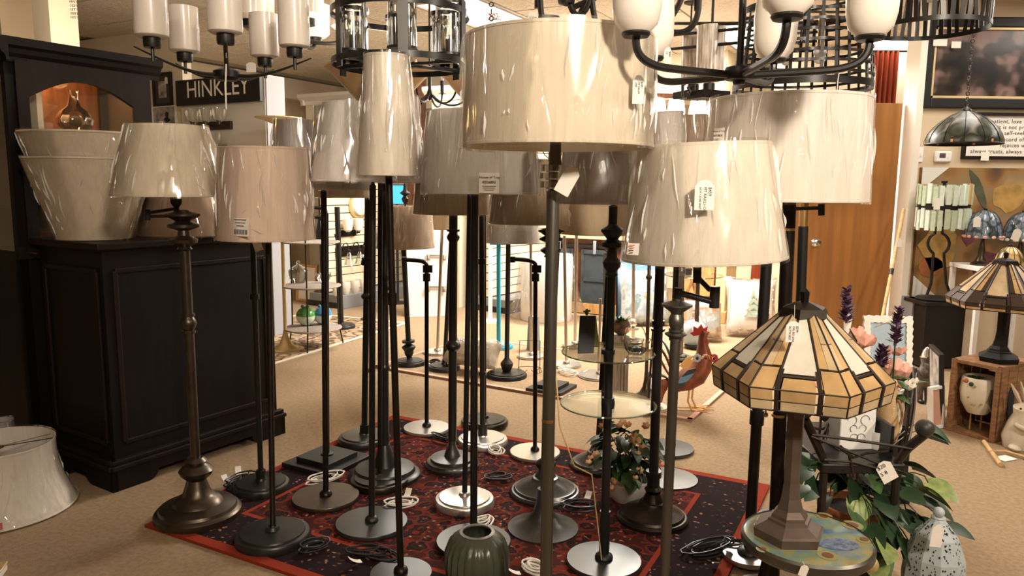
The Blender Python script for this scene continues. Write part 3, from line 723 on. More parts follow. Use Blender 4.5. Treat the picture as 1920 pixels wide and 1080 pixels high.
t18, b18 = floor_lamp('black turned floor lamp on plain grey disc carrying two glass trays', (1132, 1056), 70, (1150, 386), 'disc', 8, 'black', 'disc_grey', (1128, 250, 142, 1126, 382, 162), 'sh_grey', collars=[(470, 'turn', 96, 21), (1000, 'ring', 90, 10), (758, 'ring', 26, 12)])
Y = b18.y; mp = mpp(b18+Vector((0, 0, .7)))
for y_, w_ in ((661, 86), (757, 90)):
    c = P(1140, y_, Y)-b18
    MB().lathe([(9*mp, -.003), (w_*mp-.002, -.003), (w_*mp, -.001), (w_*mp, .002), (w_*mp-.002, .004), (9*mp, .004)], c, (0, 0, 1), 56, caps=False).build('glass_tray', 'clear_glass', t18, label='round clear glass tray with green edge')
    MB().torus(c, w_*mp, .0022, (0, 0, 1), 56, 6).build('glass_edge', 'green_glass', t18)
    MB().lathe([(7*mp, -.02), (13*mp, -.02), (13*mp, .012), (7*mp, .012)], c, (0, 0, 1), 18, caps=False).build('clamp', 'black', t18)
TRAYZ = (P(1140, 661, Y)).z + .004
price = None
floor_lamp('dark floor lamp with shallow domed base beside the flowering pot', (1120, 874), 52, (1148, 392), 'tier', 6, 'bronze', 'disc_grey', (1125, 310, 120, 1115, 438, 150), 'sh_taupe', wrap=False)
floor_lamp('dark bronze floor lamp with broad tiered base right of the flowering pot', (1223, 973), 66, (1238, 480), 'tier', 9, 'black_satin', 'bronze', (1255, 330, 120, 1255, 462, 150), 'sh_ivory', wrap=False, collars=[(605, 'ring', 8, 12), (618, 'ring', 4, 13), (888, 'ring', 12, 15), (910, 'ring', 50, 12)], cords=[(1330, 1030, 60, 'cord_black')])
# big swing arm lamp, right of centre
t, b = floor_lamp('pewter swing-arm floor lamp with large ivory empire shade and white price tag', (1237, 1270), 85, (1270, 560), 'rimdisc', 9.5, 'pewter', 'pewter', None, Y=1.95, collars=[(577, 'dish', 26, 28), (602, 'ball', 30, 14), (629, 'dish', 14, 20), (619, 'ring', 4, 13), (636, 'ring', 4, 12)])
Y = b.y; L = lambda px, py: P(px, py, Y)-b; mp = mpp(b+Vector((0, 0, 1.1)))
m = MB(); m.cyl(L(1269, 572), L(1272, 540), 8*mp); m.cyl(L(1270, 548), L(1336, 566), 6*mp); m.cyl(L(1339, 577), L(1341, 537), 9.5*mp, 16); m.cyl(L(1336, 546)+Vector((0, .03, 0)), L(1308, 520), 5*mp); m.cyl(L(1307, 530), L(1308, 482), 8*mp)
m.build('swing_arm', 'black_satin', t)
shade_geo(t, L(1318, 484), L(1318, 271), 150*mp, 118*mp, 'sh_ivory', True, 57, seg=64, bulge=.0)
MB().cyl(L(1308, 490), L(1312, 440), 12*mp).build('socket', 'black_satin', t)
price_tag(t, b, 1321, 366, Y-.222, 37, 56, ('$459', 'MT RAX21-OB', '56"H 1-E100 WAT'), vertical=True, string_to=(1320, 275, Y-.19))
wl = price_tag(t, b, 1187, 467, Y-.155, 24, 22, (), name='warning_label', point=False, face=(-.6, -.8, .15))
for k in range(4): MB().box((0, 0, 0), (.024-.004*(k % 2), .0006, .0018)).build('lettering', 'ink_red' if k < 2 else 'ink', wl, (0, -.0014, .009-.006*k))

floor_lamp('black floor lamp on white disc left of the stained glass lamp', (1403, 1046), 47, (1438, 478), 'disc', 10, 'black', 'disc_steel', (1400, 330, 90, 1400, 462, 110), 'sh_ivory', wrap=False, collars=[(782, 'ring', 28, 13)], cords=[(1380, 1030, 30, 'cord_black')])
# big white drum on the right with two poles
t, b = floor_lamp('large white plastic-wrapped drum shade lamp with bronze pole and gold ring', (1444, 1180), 80, (1480, 385), 'rimdisc', 12, 'bronze', 'bronze', (1468, 186, 282, 1470, 377, 292), 'sh_white2', Y=2.2)
Y = b.y; L = lambda px, py: P(px, py, Y)-b; mp = mpp(b+Vector((0, 0, 1.1)))
m = MB()
for py_, px_ in ((430, 1477), (778, 1460)): m.lathe([(12*mp, -.004), (13.5*mp, -.004), (13.5*mp, .004), (12*mp, .004)], L(px_, py_), (0, 0, 1), 24, caps=False)
m.build('ring', 'brass', t)
m = MB(); m.cyl(L(1472, 392), L(1536, 390), 3.5*mp); m.cyl(L(1540, 404), L(1540, 382), 6*mp); m.build('swing_arm', 'black', t)
price_tag(t, b, 1566, 216, Y-.20, 26, 46, ('$399', 'CAP 44881 NB', 'JYTO 1977114 D-4'), vertical=True, string_to=(1566, 178, Y-.12))
lb = price_tag(t, b, 1348, 254, Y-.135, 24, 28, (), name='maker_label', point=False, face=(-.8, -.6, 0))
text('lettering', 'House of Troy', .0065, 'ink', lb, (-.017, -.0016, .008), (.6, -.8, 0), (0, 0, 1)); text('lettering', 'AST3BLK', .008, 'ink', lb, (-.016, -.0016, -.004), (.6, -.8, 0), (0, 0, 1))
price_tag(t, b, 1616, 322, Y-.02, 12, 30, (), string_to=(1610, 285, Y-.02))
t, b = floor_lamp('black fluted floor lamp with brass neck beside the white drum lamp', (1478, 1120), 70, (1506, 424), 'rimdisc', 9, 'black', 'black', None, Y=2.72)
Y = b.y; L = lambda px, py: P(px, py, Y)-b; mp = mpp(b+Vector((0, 0, 1.1)))
MB().cyl(L(1506, 426), L(1509, 372), 8*mp, 16).build('neck', 'brass', t)
shade_geo(t, L(1480, 372), L(1480, 225), 70*mp, 60*mp, 'sh_ivory', False, 61)

# torchiere lamps whose bowls show above the shades
def torchiere(label, px, py_top, wpx, Y, bowl_h, m_bowl, m_pole, basepx):
    b = P(px, 900, Y); b.z = RUGZ if Y < 4 else 0
    t = thing('torchiere_lamp', label, 'floor lamp', b, 0, 'torchiere lamps')
    tp = P(px, py_top, Y)-b; mp = mpp(P(px, py_top, Y)); r = wpx/2*mp; h = bowl_h*mp
    prof = [(.02, -h), (r*.26, -h*.88), (r*.48, -h*.62), (r*.70, -h*.34), (r*.90, -h*.09), (r*1.0, 0), (r*1.0, .004), (r*.88, -h*.05), (r*.66, -h*.32), (r*.44, -h*.6), (.01, -h*.85)]
    MB().lathe(prof, tp, (0, 0, 1), 40, caps=False).build('glass_bowl', m_bowl, t)
    MB().cyl((0, 0, .02), tp-Vector((0, 0, h*.98)), .010, 12).build('pole', m_pole, t)
    area('added_bowl_uplight', b+tp-Vector((0, 0, h*.25)), b+tp+Vector((0, 0, 1)), r*.9, 7, WARM, 170)  # uplight added inside the bowl to brighten the ceiling above
    MB().lathe(base_profile('rimdisc', .13), seg=40).build('base', m_pole, t)
    return t
torchiere('torchiere lamp with cream flared glass bowl behind the tall narrow shade', 712, 130, 204, 3.12, 84, 'opal_cream', 'bronze', None)
torchiere('torchiere lamp with cream flared glass bowl left of the big drum shade', 908, 126, 200, 3.95, 84, 'opal_cream', 'bronze', None)
t = thing('torchiere_lamp', 'gold torchiere lamp with shallow dish standing by the tiered shelf table', 'floor lamp', F(536, 656, 0), 0)
b = F(536, 656, 0); tp = P(522, 222, b.y)-b; mp = mpp(b)
MB().lathe([(.015, -.05), (.05, -.04), (.12, -.012), (.175, 0), (.175, .006), (.12, -.004), (.0, -.03)], tp, (0, 0, 1), 40).build('dish', 'brass_soft', t)
MB().cyl((0, 0, .03), tp-Vector((0, 0, .045)), .014, 12).build('pole', 'brass_soft', t)
MB().lathe([(0, 0), (.135, 0), (.14, .012), (.12, .02), (.10, .018), (.05, .05), (.022, .12), (.016, .16), (0, .16)], seg=40).build('base', 'brass_soft', t)

# ================================================================== back row of lamps on the mat
def back_lamp(label, base, rb, top, style, pr, pm, bm, shade=None, fab='sh_tan', wrap=True, collars=(), **k):
    return floor_lamp(label, base, rb, top, style, pr, pm, bm, shade, fab, wrap, collars, MATZ, group='lamps of the back row', **k)
back_lamp('black turned lamp with brown plastic-wrapped shade in the back row', (768, 683), 29, (757, 470), 'rimdisc', 5, 'black', 'black', (761, 386, 96, 760, 464, 108), 'sh_tan', finial=True, collars=[(655, 'dish', 22, 13), (640, 'ring', 4, 12), (660, 'ball', 18, 9)])
back_lamp('black lamp on a thick dark disc next to the quilted cushion', (833, 692), 30, (846, 445), 'rimdisc', 4, 'black', 'disc_dark', cords=[(815, 682, 14, 'cord_black')])
back_lamp('nickel pole lamp with small tan shade and steel disc in the back row', (820, 662), 26, (829, 432), 'disc', 3, 'nickel', 'disc_steel', (832, 380, 44, 832, 430, 52), 'sh_taupe', wrap=False)
back_lamp('black lamp with pointed foot and grey shade on a black disc', (950, 706), 38, (953, 460), 'rimdisc', 4.5, 'black', 'black', (960, 350, 90, 957, 454, 106), 'sh_grey', collars=[(690, 'dish', 40, 12)], pull=(983, 437))
t, b = back_lamp('teal painted lamp with round teal base in the back row', (935, 652), 27, (935, 458), 'rimdisc', 4, 'teal', 'teal')
L = lambda px, py: P(px, py, b.y)-b
MB().box((0, 0, 0), (.14, .09, .02)).build('lamp_head', 'teal', t, L(935, 456))
back_lamp('nickel lamp on a small steel disc left of the white roll', (996, 670), 26, (995, 440), 'disc', 2.6, 'nickel', 'disc_steel')
back_lamp('black lamp on a square plate at the front of the mat', (1034, 730), 36, (1048, 440), 'disc', 3, 'bronze', 'black', square=True)
back_lamp('brass stick lamp with steel disc behind the pewter pole', (1062, 686), 28, (1058, 442), 'disc', 3, 'nickel', 'disc_steel', cords=[(1065, 700, 26, 'cord_white')])
back_lamp('brass stick lamp rising behind the black notice board', (1078, 648), 24, (1081, 440), 'disc', 3, 'nickel', 'disc_steel')
back_lamp('low white disc lamp base seen under the upper glass tray', (1122, 706), 38, (1126, 560), 'disc', 2.5, 'nickel', 'disc_steel')
back_lamp('nickel lamp with swelling at the foot beside the flower cushion', (1187, 640), 18, (1188, 470), 'disc', 3.2, 'nickel', 'nickel', collars=[(605, 'ball', 16, 8), (616, 'ring', 4, 11)])
back_lamp('copper stick lamp with trumpet foot left of the rooster', (1211, 744), 24, (1218, 470), 'trumpet', 3.5, 'bronze_lt', 'bronze_lt', collars=[(520, 'ball', 10, 6)])
back_lamp('bronze pair-pole lamp behind the swing arm', (1305, 650), 22, (1310, 470), 'disc', 4, 'bronze_lt', 'bronze')
back_lamp('pewter baluster lamp behind the big ivory shade', (1275, 672), 22, (1278, 470), 'disc', 6, 'pewter', 'pewter', collars=[(500, 'turn', 34, 11), (625, 'ring', 5, 9)])
back_lamp('white disc lamp with black pole under the lower glass tray', (1215, 766), 36, (1232, 500), 'disc', 2.2, 'black', 'disc_steel')
b = F(650, 612, 0)
floor_lamp('black pole lamp on a dark disc at the floral rug', (640, 614), 26, (632, 388), 'rimdisc', 5, 'black', 'black', None, z0=.01)
floor_lamp('slim dark pole lamp at the slat wall', (690, 600), 14, (686, 370), 'disc', 2.6, 'bronze', 'black', None, z0=0)
# shades standing far back whose poles are hidden
def far_shade(label, box, Y, fab, polepx, wrap=True):
    x0, x1, y0, y1, k = box; cx = (x0+x1)/2
    b = P(polepx, 700, Y); b.z = 0
    t = thing('floor_lamp', label, 'floor lamp', b, 0, 'floor lamps behind the big shades')
    mp = mpp(P(cx, y1, Y)); pb_, pt_ = P(cx, y1, Y)-b, P(cx, y0, Y)-b
    shade_geo(t, pb_, pt_, (x1-x0)/2*mp, (x1-x0)/2*mp*k, fab, wrap, int(cx))
    MB().lathe(base_profile('disc', .13), seg=32).build('base', 'disc_grey', t); MB().tube([(0, 0, .02), (0, 0, pb_.z+.05), (pb_.x, pb_.y, pb_.z+.07)], .009, 10).build('pole', 'black', t)
far_shade('grey wrapped shade peeking out between the drum and the ivory shade', (1218, 1284, 210, 300, .9), 3.2, 'sh_white', 1262)
far_shade('tan wrapped shade next to the grey shade below the lit bulbs', (1268, 1330, 216, 300, .9), 3.6, 'sh_tan', 1258)
# ================================================================== left side: chest, hutch and loose shades
C0 = F(213, 925); ex = (F(535, 812)-C0).normalized(); rzc = math.atan2(ex.y, ex.x); CL = (F(535, 812)-C0).length; CD = .55
CH = P(200, 458, C0.y).z
t = thing('chest', 'dark brown paneled wooden chest with moulded plinth at left of the lamps', 'chest', C0, rzc)
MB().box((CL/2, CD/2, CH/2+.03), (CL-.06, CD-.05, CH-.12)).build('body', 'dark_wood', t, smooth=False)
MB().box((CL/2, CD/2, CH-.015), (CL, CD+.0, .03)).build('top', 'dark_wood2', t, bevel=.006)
# plinth: bracket feet with a shallow arch on the two visible sides
def bracket(L, h):
    pts = [(0, 0), (.16, 0)] + [(.16+.05*math.sin(math.pi/2*i/5), .045*(1-math.cos(math.pi/2*i/5))) for i in range(1, 6)] + [(L-.21, .045)] + [(L-.16-.05*math.sin(math.pi/2*i/5), .045*(1-math.cos(math.pi/2*i/5))) for i in range(5, 0, -1)] + [(L-.16, 0), (L, 0), (L, h), (0, h)]
    return pts
m = MB(); m.prism(bracket(CL, .10), (0, .012, 0), (1, 0, 0), (0, 0, 1), (0, -1, 0), .024); m.prism(bracket(CD, .10), (.012, 0, 0), (0, 1, 0), (0, 0, 1), (-1, 0, 0), .024)
m.box((CL/2, CD-.01, .05), (CL, .02, .1)); m.box((CL-.012, CD/2, .05), (.024, CD, .1)); m.build('plinth', 'dark_wood', t, smooth=False)
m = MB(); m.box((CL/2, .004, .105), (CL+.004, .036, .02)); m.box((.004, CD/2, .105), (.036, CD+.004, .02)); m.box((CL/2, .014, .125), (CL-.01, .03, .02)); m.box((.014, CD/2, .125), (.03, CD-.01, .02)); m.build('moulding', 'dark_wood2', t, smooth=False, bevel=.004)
def panel_frame(L, along, off, z0, z1):
    m = MB()
    for s in (0, 1):
        zz = (z0, z1)[s]
        if along == 'x': m.box((L/2, off, zz), (L-.16, .014, .022)); m.box((.08+(L-.16)*s, off, (z0+z1)/2), (.022, .014, z1-z0))
        else: m.box((off, L/2, zz), (.014, L-.14, .022)); m.box((off, .07+(L-.14)*s, (z0+z1)/2), (.014, .022, z1-z0))
    m.build('panel_moulding', 'dark_wood2', t, smooth=False, bevel=.004)
panel_frame(CL, 'x', .026, .20, CH-.12); panel_frame(CD, 'y', .026, .20, CH-.12)
CHT = CH
# tall hutch behind the chest
ey = Vector((-ex.y, ex.x, 0)); H0 = C0 + ey*(CD+.03) - ex*.03; HW, HD, HH = .66, .42, P(300, 110, (C0+ey*(CD+.03)+ex*.6).y).z
t = thing('china_cabinet', 'tall dark wood china cabinet with arched glass door behind the chest', 'cabinet', H0, rzc)
m = MB(); m.box((HW/2, HD-.01, HH/2), (HW, .02, HH-.1)); m.build('back_panel', 'red_wood', t, smooth=False)
m = MB()
m.box((HW-.018, .018, HH/2), (.036, .036, HH-.08)); m.box((HW-.018, HD-.02, HH/2), (.036, .04, HH-.08)); m.box((HW-.015, HD*.5, HH-.115), (.03, HD, .07)); m.box((HW/2, HD/2, .5), (HW, HD, 1.0)); m.box((HW/2, HD/2, HH-.075), (HW, HD, .03))
m.box((.018, .018, HH/2), (.036, .036, HH-.08)); m.box((.018, HD-.02, HH/2), (.036, .04, HH-.08)); m.box((.018, HD*.5, HH-.115), (.03, HD, .07))
m.build('carcass', 'dark_wood', t, smooth=False)
# front frame with an arched opening
x0, x1, zb, zs, za = .085, HW-.09, 1.02, HH-.245, HH-.155
arch = [(x0+(x1-x0)*i/16, zs+(za-zs)*math.sin(math.pi*i/16)) for i in range(17)]
m = MB(); m.box(((x0+.036)/2, -.006, (zb+HH-.09)/2), (x0-.036, .024, HH-.09-zb)); m.box(((x1+HW)/2, -.006, (zb+HH-.09)/2), (HW-x1, .024, HH-.09-zb)); m.box((HW/2, -.006, zb-.02), (HW, .024, .06))
for i in range(16):
    (ax_, az), (bx_, bz) = arch[i], arch[i+1]
    m.prism([(ax_, az), (bx_, bz), (bx_, HH-.085), (ax_, HH-.085)], (0, -.006, 0), (1, 0, 0), (0, 0, 1), (0, -1, 0), .024)
m.build('arched_door', 'dark_wood2', t, smooth=False)
gl = MB().prism([(x0, zb)]+[(x1, zb)]+list(reversed(arch)), (0, .0, 0), (1, 0, 0), (0, 0, 1), (0, -1, 0), .003).build('glass_pane', 'clear_glass', t, smooth=False)
MB().box((HW-.012, HD/2+.0, 1.42), (.003, HD-.07, .84)).build('glass_pane', 'clear_glass', t, smooth=False); MB().box((.012, HD/2+.0, 1.42), (.003, HD-.07, .84)).build('glass_pane', 'clear_glass', t, smooth=False)
for z_ in (1.20, 1.545): MB().box((HW/2+.01, HD/2+.01, z_), (HW-.06, HD-.06, .014)).build('shelf', 'dark_wood2', t, smooth=False)
crown = [(0, 0), (-.012, .0), (-.014, .02), (-.030, .035), (-.036, .055), (-.052, .066), (-.055, .10), (0, .10)]
m = MB(); m.prism(crown, (HW/2, 0, HH-.10), (0, 1, 0), (0, 0, 1), (1, 0, 0), HW+.11); m.prism(crown, (0, HD/2, HH-.10), (1, 0, 0), (0, 0, 1), (0, 1, 0), HD+.11); m.box((HW/2, HD/2, HH-.005), (HW+.1, HD+.1, .012)); m.build('crown_moulding', 'dark_wood', t, smooth=False)
for a_ in (0, 1):
    MB().box((.03+.012*a_, .06+.1*a_, 1.0-.28*a_), (.004, .3, .004)).build('light_strip', 'brass', t, smooth=False)
l = bpy.data.lights.new('cabinet_lamp', 'POINT'); l.energy = 5; l.color = (1, .55, .22); l.shadow_soft_size = .04
o = bpy.data.objects.new('cabinet_lamp', l); col.objects.link(o); q = H0+ex*.33+ey*.2; o.location = (q.x, q.y, HH-.13)
# things in the hutch
HV = lambda a, b, z: H0+ex*a+ey*b+EZ*z
t = thing('glass_decanter', 'ribbed clear glass decanter with round belly inside the china cabinet', 'decanter', HV(.36, .14, 1.553))
MB().lathe([(0, .0), (.035, 0), (.07, .03), (.078, .06), (.06, .10), (.03, .125), (.02, .16), (.022, .19), (.026, .2)], seg=32, caps=False, fn=lambda r, z, a: r*(1+.05*math.cos(10*a)*(1 if z < .12 else 0))).build('body', 'seeded_glass', t)
MB().ball((0, 0, .05), .03).build('filling', 'bark', t)
t = thing('book', 'white spined book standing upright inside the china cabinet', 'book', HV(.15, .14, 1.553), rzc+.3)
MB().box((0, 0, .085), (.03, .14, .17)).build('cover', 'white_gloss', t, smooth=False); MB().box((.0, .006, .085), (.022, .136, .16)).build('pages', 'paper', t, smooth=False)
solo(MB().box((0, 0, .10), (.03, .15, .20)), 'picture_book', 'stone_dark', HV(.085, .16, 1.553), 'dark book standing at the side of the china cabinet', 'book', bevel=.003)

# inverted nested shades on the chest
def loose_shade(name, label, px, yb, wb, wt, z, hpx, fab, wrap=True, seed=1, Y=None, bulge=0, group=None, lift=0):
    b = F(px, yb, z) if Y is None else P(px, yb, Y)
    if Y is not None: b.z = z
    t = thing(name, label, 'lampshade', b, 0, group); mp = mpp(b)
    shade_geo(t, (0, 0, lift+.006), (0, 0, hpx*mp+lift), wb/2*mp, wt/2*mp, fab, wrap, seed, bulge=bulge)
    return t, b, mp
t, b, mp = loose_shade('lampshade', 'upside-down cream pleated shade standing on the dark chest', 178, 442, 126, 218, CHT, 150, 'sh_cream', seed=21, Y=3.26)
fl = MB().box((0, 0, 0), (.022, .001, .026)).build('flag_label', 'flag_red', t, (.062, -.135, .19), smooth=False); MB().box((0, 0, 0), (.010, .0012, .012)).build('flag_canton', 'flag_blue', fl, (-.006, -.0005, .007), smooth=False)
t = thing('lampshade', 'second cream shade nested in the upside-down shade on the chest', 'lampshade', (b.x, b.y, b.z+.03))
k = .118
shade_geo(t, (0, 0, .02), (0, 0, 195*mp-.03), (126/2-4)*mp, 222/2*mp, 'sh_cream', True, 22)
t, b, mp = loose_shade('lampshade', 'beige wrapped shade with flag sticker on the chest behind the swing arm', 345, 441, 160, 112, CHT, 130, 'sh_pink', seed=23, Y=3.55)
fl = MB().box((0, 0, 0), (.022, .001, .030)).build('flag_label', 'flag_red', t, P(277, 426, b.y-.12)-b, smooth=False); MB().box((0, 0, 0), (.010, .0012, .014)).build('flag_canton', 'flag_blue', fl, (-.004, -.0005, .006), smooth=False)
t, b, mp = loose_shade('lampshade', 'large white bell shade in plastic on the carpet at lower left', 4, 940, 246, 186, 0, 128, 'sh_white2', seed=24, bulge=.35, Y=2.86)
m = MB()
for k in range(3):
    a_ = 2.1*k+.4; m.cyl((0, 0, 128*mp-.02), (92*mp*math.cos(a_), 92*mp*math.sin(a_), 128*mp-.006), .002, 5)
m.torus((0, 0, 128*mp-.02), .02, .003); m.build('fitter', 'bronze_lt', t)
fl = MB().box((0, 0, 0), (.02, .001, .024)).build('flag_label', 'flag_red', t, (.150, -.235, .035), smooth=False); fl.rotation_euler = (-.3, 0, .55); MB().box((0, 0, 0), (.009, .0012, .011)).build('flag_canton', 'flag_blue', fl, (-.005, -.0005, .006), smooth=False)
# things at the very left edge
t = thing('gift_bag', 'pale paper bag on the floor left of the chest', 'bag', F(75, 800, 0), .4)
m = MB(); m.prism([(-.05, 0), (.05, 0), (.045, .26), (-.045, .26)], (0, 0, 0), (1, 0, 0), (0, 0, 1), (0, 1, 0), .06); m.build('bag', 'paper', t, smooth=False); MB().tube(bez((-.025, 0, .26), (-.03, 0, .33), (.03, 0, .33), (.025, 0, .26)), .002).build('handle', 'cord_white', t)
t, b, mp = loose_shade('lampshade', 'grey wrapped shade standing in the dark corner behind the white bell shade', -6, 735, 60, 44, 0, 100, 'sh_grey', seed=26, Y=3.24)

# column and crystal strand above the hutch
c = P(106, 60, 4.9)
o = MB().box((0, 0, CEIL/2), (.18, .18, CEIL)).build('trim_2', 'wall_cream2', None, (c.x, c.y, 0)); o.rotation_euler.z = RZ; struct(o, 'square cream column behind the china cabinet')
c = P(45, 40, 5.4); o = MB().box((0, 0, CEIL/2), (.42, .3, CEIL)).build('trim_3', 'wall_cream', None, (c.x-.12, c.y, 0)); o.rotation_euler.z = RZ; struct(o, 'cream pier left of the column')
b = P(139, 36, 4.6); t = thing('crystal_pendant', 'strand of clear crystal beads hanging beside the column', 'pendant light', b)
m = MB()
for r_ in range(3):
    for k in range(14): m.ball(((r_-1)*.013, .004*(k % 2), .012+k*.022), .0085, 8, 5)
m.build('crystals', 'acrylic', t); MB().lathe([(.0, .34), (.03, .34), (.03, .36), (.006, .37), (.004, CEIL-b.z), (0, CEIL-b.z)]).build('canopy', 'chrome', t)

# ================================================================== kiosk with sign, partition with picture
K1 = P(497, 200, 6.3); K1.z = 0; KW = 1.05; KH = P(497, 139, 6.3).z
t = thing('display_kiosk', 'white wall-light display kiosk behind the chest', 'display stand', K1, RZ)
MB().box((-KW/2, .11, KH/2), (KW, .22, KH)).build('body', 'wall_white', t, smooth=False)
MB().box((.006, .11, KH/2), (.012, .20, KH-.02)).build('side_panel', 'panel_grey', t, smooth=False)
sgz = P(497, 190, 6.3).z
sg = thing('sign', 'black sign with white capital letters on top of the white kiosk', 'sign', K1+EZ*sgz, RZ)
MB().box((-KW/2, -.035, (KH-sgz)/2), (KW, .03, KH-sgz)).build('board', 'black', sg, smooth=False)
text('lettering', 'HINKLEY', .20, 'paper', sg, (-KW*.865, -.0515, .065), (1, 0, 0), (0, 0, 1), spacing=.98)
def vanity(label, p, rz, n, sp, gl='clear_glass', arm='bronze_lt', down=False, r=.05, h=.12, swan=False):
    t = thing('vanity_light', label, 'wall light', p, rz, 'wall lights on display')
    MB().box((0, -.012, 0), (sp*(n-1)+.10, .024, .07 if not swan else .11)).build('back_plate', arm, t, bevel=.004)
    for i in range(n):
        x = (i-(n-1)/2)*sp; s = -1 if down else 1
        a = MB()
        if swan: a.tube([(x, -.02, 0), (x, -.05, .04), (x, -.08, .09), (x, -.12, .10), (x, -.15, .06), (x, -.155, .03)], .006, 6)
        else: a.tube([(x, -.02, 0), (x, -.09, 0), (x, -.10, .02*s)], .006, 6)
        a.lathe([(.018, 0), (.018, .03), (0, .03)], (x, -.155 if swan else -.10, .0 if swan else (.0 if s > 0 else -.03)), (0, 0, 1), 12); ao = a.build('arm', 'black_satin' if swan else arm, t)
        z0 = -.0 if swan else .02*s
        prof = [(.02, 0), (r*.8, .02*1), (r, h*.6), (r*1.05, h)] if not swan else [(.015, 0), (.03, h*.3), (r*.9, h*.8), (r*1.1, h)]
        prof = [(q, z*s if not swan else -z) for q, z in prof]
        MB().lathe(prof, (x, -.155 if swan else -.10, z0), (0, 0, 1), 20, caps=False).build('glass_shade', gl, t)
    return t
def on_kiosk(px, py):  # point on the kiosk front plane
    d = ray(px, py); n = -E1; return CAM + d*((K1-CAM).dot(n)/d.dot(n))
vanity('wooden-plated wall light with three clear glass globes, upper row on the kiosk', on_kiosk(404, 236)-E1*.0, RZ, 3, .17, r=.06, h=.13)
vanity('wooden-plated wall light with three clear glass globes, lower row on the kiosk', on_kiosk(395, 280), RZ, 3, .17, r=.06, h=.13)
wp = P(345, 200, 7.0); wp.z = 0
o = MB().box((-1.4, .05, CEIL/2), (2.8, .1, CEIL)).build('wall_partition', 'wall_cream2', None, wp); o.rotation_euler.z = RZ; struct(o, 'cream partition wall with framed picture')
def framed(label, p, rz, w_, h_, fw, fm, inner, lean=0, matm=None, matw=0, name='framed_picture', cat='picture', depth=.025):
    t = thing(name, label, cat, p, rz); t.rotation_euler = (-lean, 0, rz)
    m = MB()
    for s in (-1, 1): m.box((s*(w_/2-fw/2), -depth/2, h_/2), (fw, depth, h_)); m.box((0, -depth/2, h_/2+s*(h_/2-fw/2)), (w_-2*fw, depth, fw))
    m.build('frame', fm, t, smooth=False, bevel=min(.004, fw*.2))
    MB().box((0, -depth*.3, h_/2), (w_-2*fw, depth*.4, h_-2*fw)).build('mat_board' if matm else 'picture', matm or inner, t, smooth=False)
    if matm: MB().box((0, -depth*.55, h_/2), (w_-2*fw-2*matw, .003, h_-2*fw-2*matw)).build('picture', inner, t, smooth=False)
    return t
def on_plane(px, py, p0, n):
    d = ray(px, py); return CAM + d*((p0-CAM).dot(n)/d.dot(n))
q0 = on_plane(309, 200, wp, -E1); q1 = on_plane(309, 136, wp, -E1)
t = framed('small black framed picture with a pale print hanging left of the sign', q0-E1*.002, RZ, .27, q1.z-q0.z, .03, 'black', 'photo_bw', matm='picture_mat', matw=.05)
price_tag(t, q0, 322, 152, q0.y-.04, 8, 12, ())
q0 = on_plane(312, 240, wp, -E1); framed('pale abstract canvas below the small black frame', q0-E1*.002-EZ*.1, RZ, .34, .30, .01, 'white_paint', 'photo_bw')
t = thing('wall_sconce', 'small black candle sconce on the wall left of the kiosk', 'wall light', on_plane(322, 225, wp, -E1), RZ)
MB().lathe([(0, -.12), (.02, -.11), (.012, -.06), (.016, -.02), (.03, 0), (.012, .02), (.016, .06), (0, .075)], (0, -.05, 0)).build('stem', 'black', t); MB().box((0, -.02, -.04), (.03, .06, .03)).build('bracket', 'black', t)

# ================================================================== cream cabinets and column at the back
def crown_cab(label, px0, px1, ytop, Y, h=None, rz=RZ):
    p = P((px0+px1)/2, ytop, Y); w_ = (px1-px0)*mpp(p)/math.cos(R(29)); H = p.z; p.z = 0
    t = thing('display_cabinet', label, 'cabinet', p, rz)
    MB().box((0, .2, H/2-.06), (w_-.1, .4, H-.12)).build('body', 'slat_cream', t, smooth=False)
    cr = [(0, 0), (.015, 0), (.02, .05), (.06, .085), (.075, .10), (.075, .14), (0, .14)]
    m = MB(); m.prism([(-a, b) for a, b in cr], (0, .0, H-.14), (0, 1, 0), (0, 0, 1), (1, 0, 0), w_+.05); m.prism([(a, b) for a, b in cr], (w_/2-.05, .2, H-.14), (1, 0, 0), (0, 0, 1), (0, 1, 0), .5); m.prism([(-a, b) for a, b in cr], (-w_/2+.05, .2, H-.14), (1, 0, 0), (0, 0, 1), (0, 1, 0), .5); m.box((0, .2, H-.005), (w_, .42, .01))
    m.build('crown_moulding', 'trim_white', t, smooth=False)
    MB().box((0, -.01, H*.45), (w_-.3, .02, H*.7)).build('door', 'trim_white', t, smooth=False, bevel=.006)
crown_cab('cream display cabinet with white crown moulding behind the grey wrapped shade', 556, 700, 174, 9.7)
crown_cab('cream display cabinet with white crown moulding right of the torchiere bowls', 800, 870, 162, 8.0)
c = P(782, 300, 8.9); o = MB().box((0, 0, CEIL/2), (.20, .2, CEIL)).build('trim_4', 'red_wood', None, (c.x, c.y, 0)); struct(o, 'red-brown wooden post at the back')
b = P(744, 382, 8.2); t = thing('monitor', 'small glowing blue screen beyond the slim poles', 'screen', b); MB().box((0, 0, .10), (.17, .02, .22)).build('case', 'black', t); MB().box((0, -.012, .10), (.15, .004, .20)).build('screen', 'screen_blue', t, smooth=False); MB().lathe([(0, -b.z), (.12, -b.z), (.12, -b.z+.01), (.015, -b.z+.02), (.015, .0), (0, 0)]).build('stand', 'black', t)

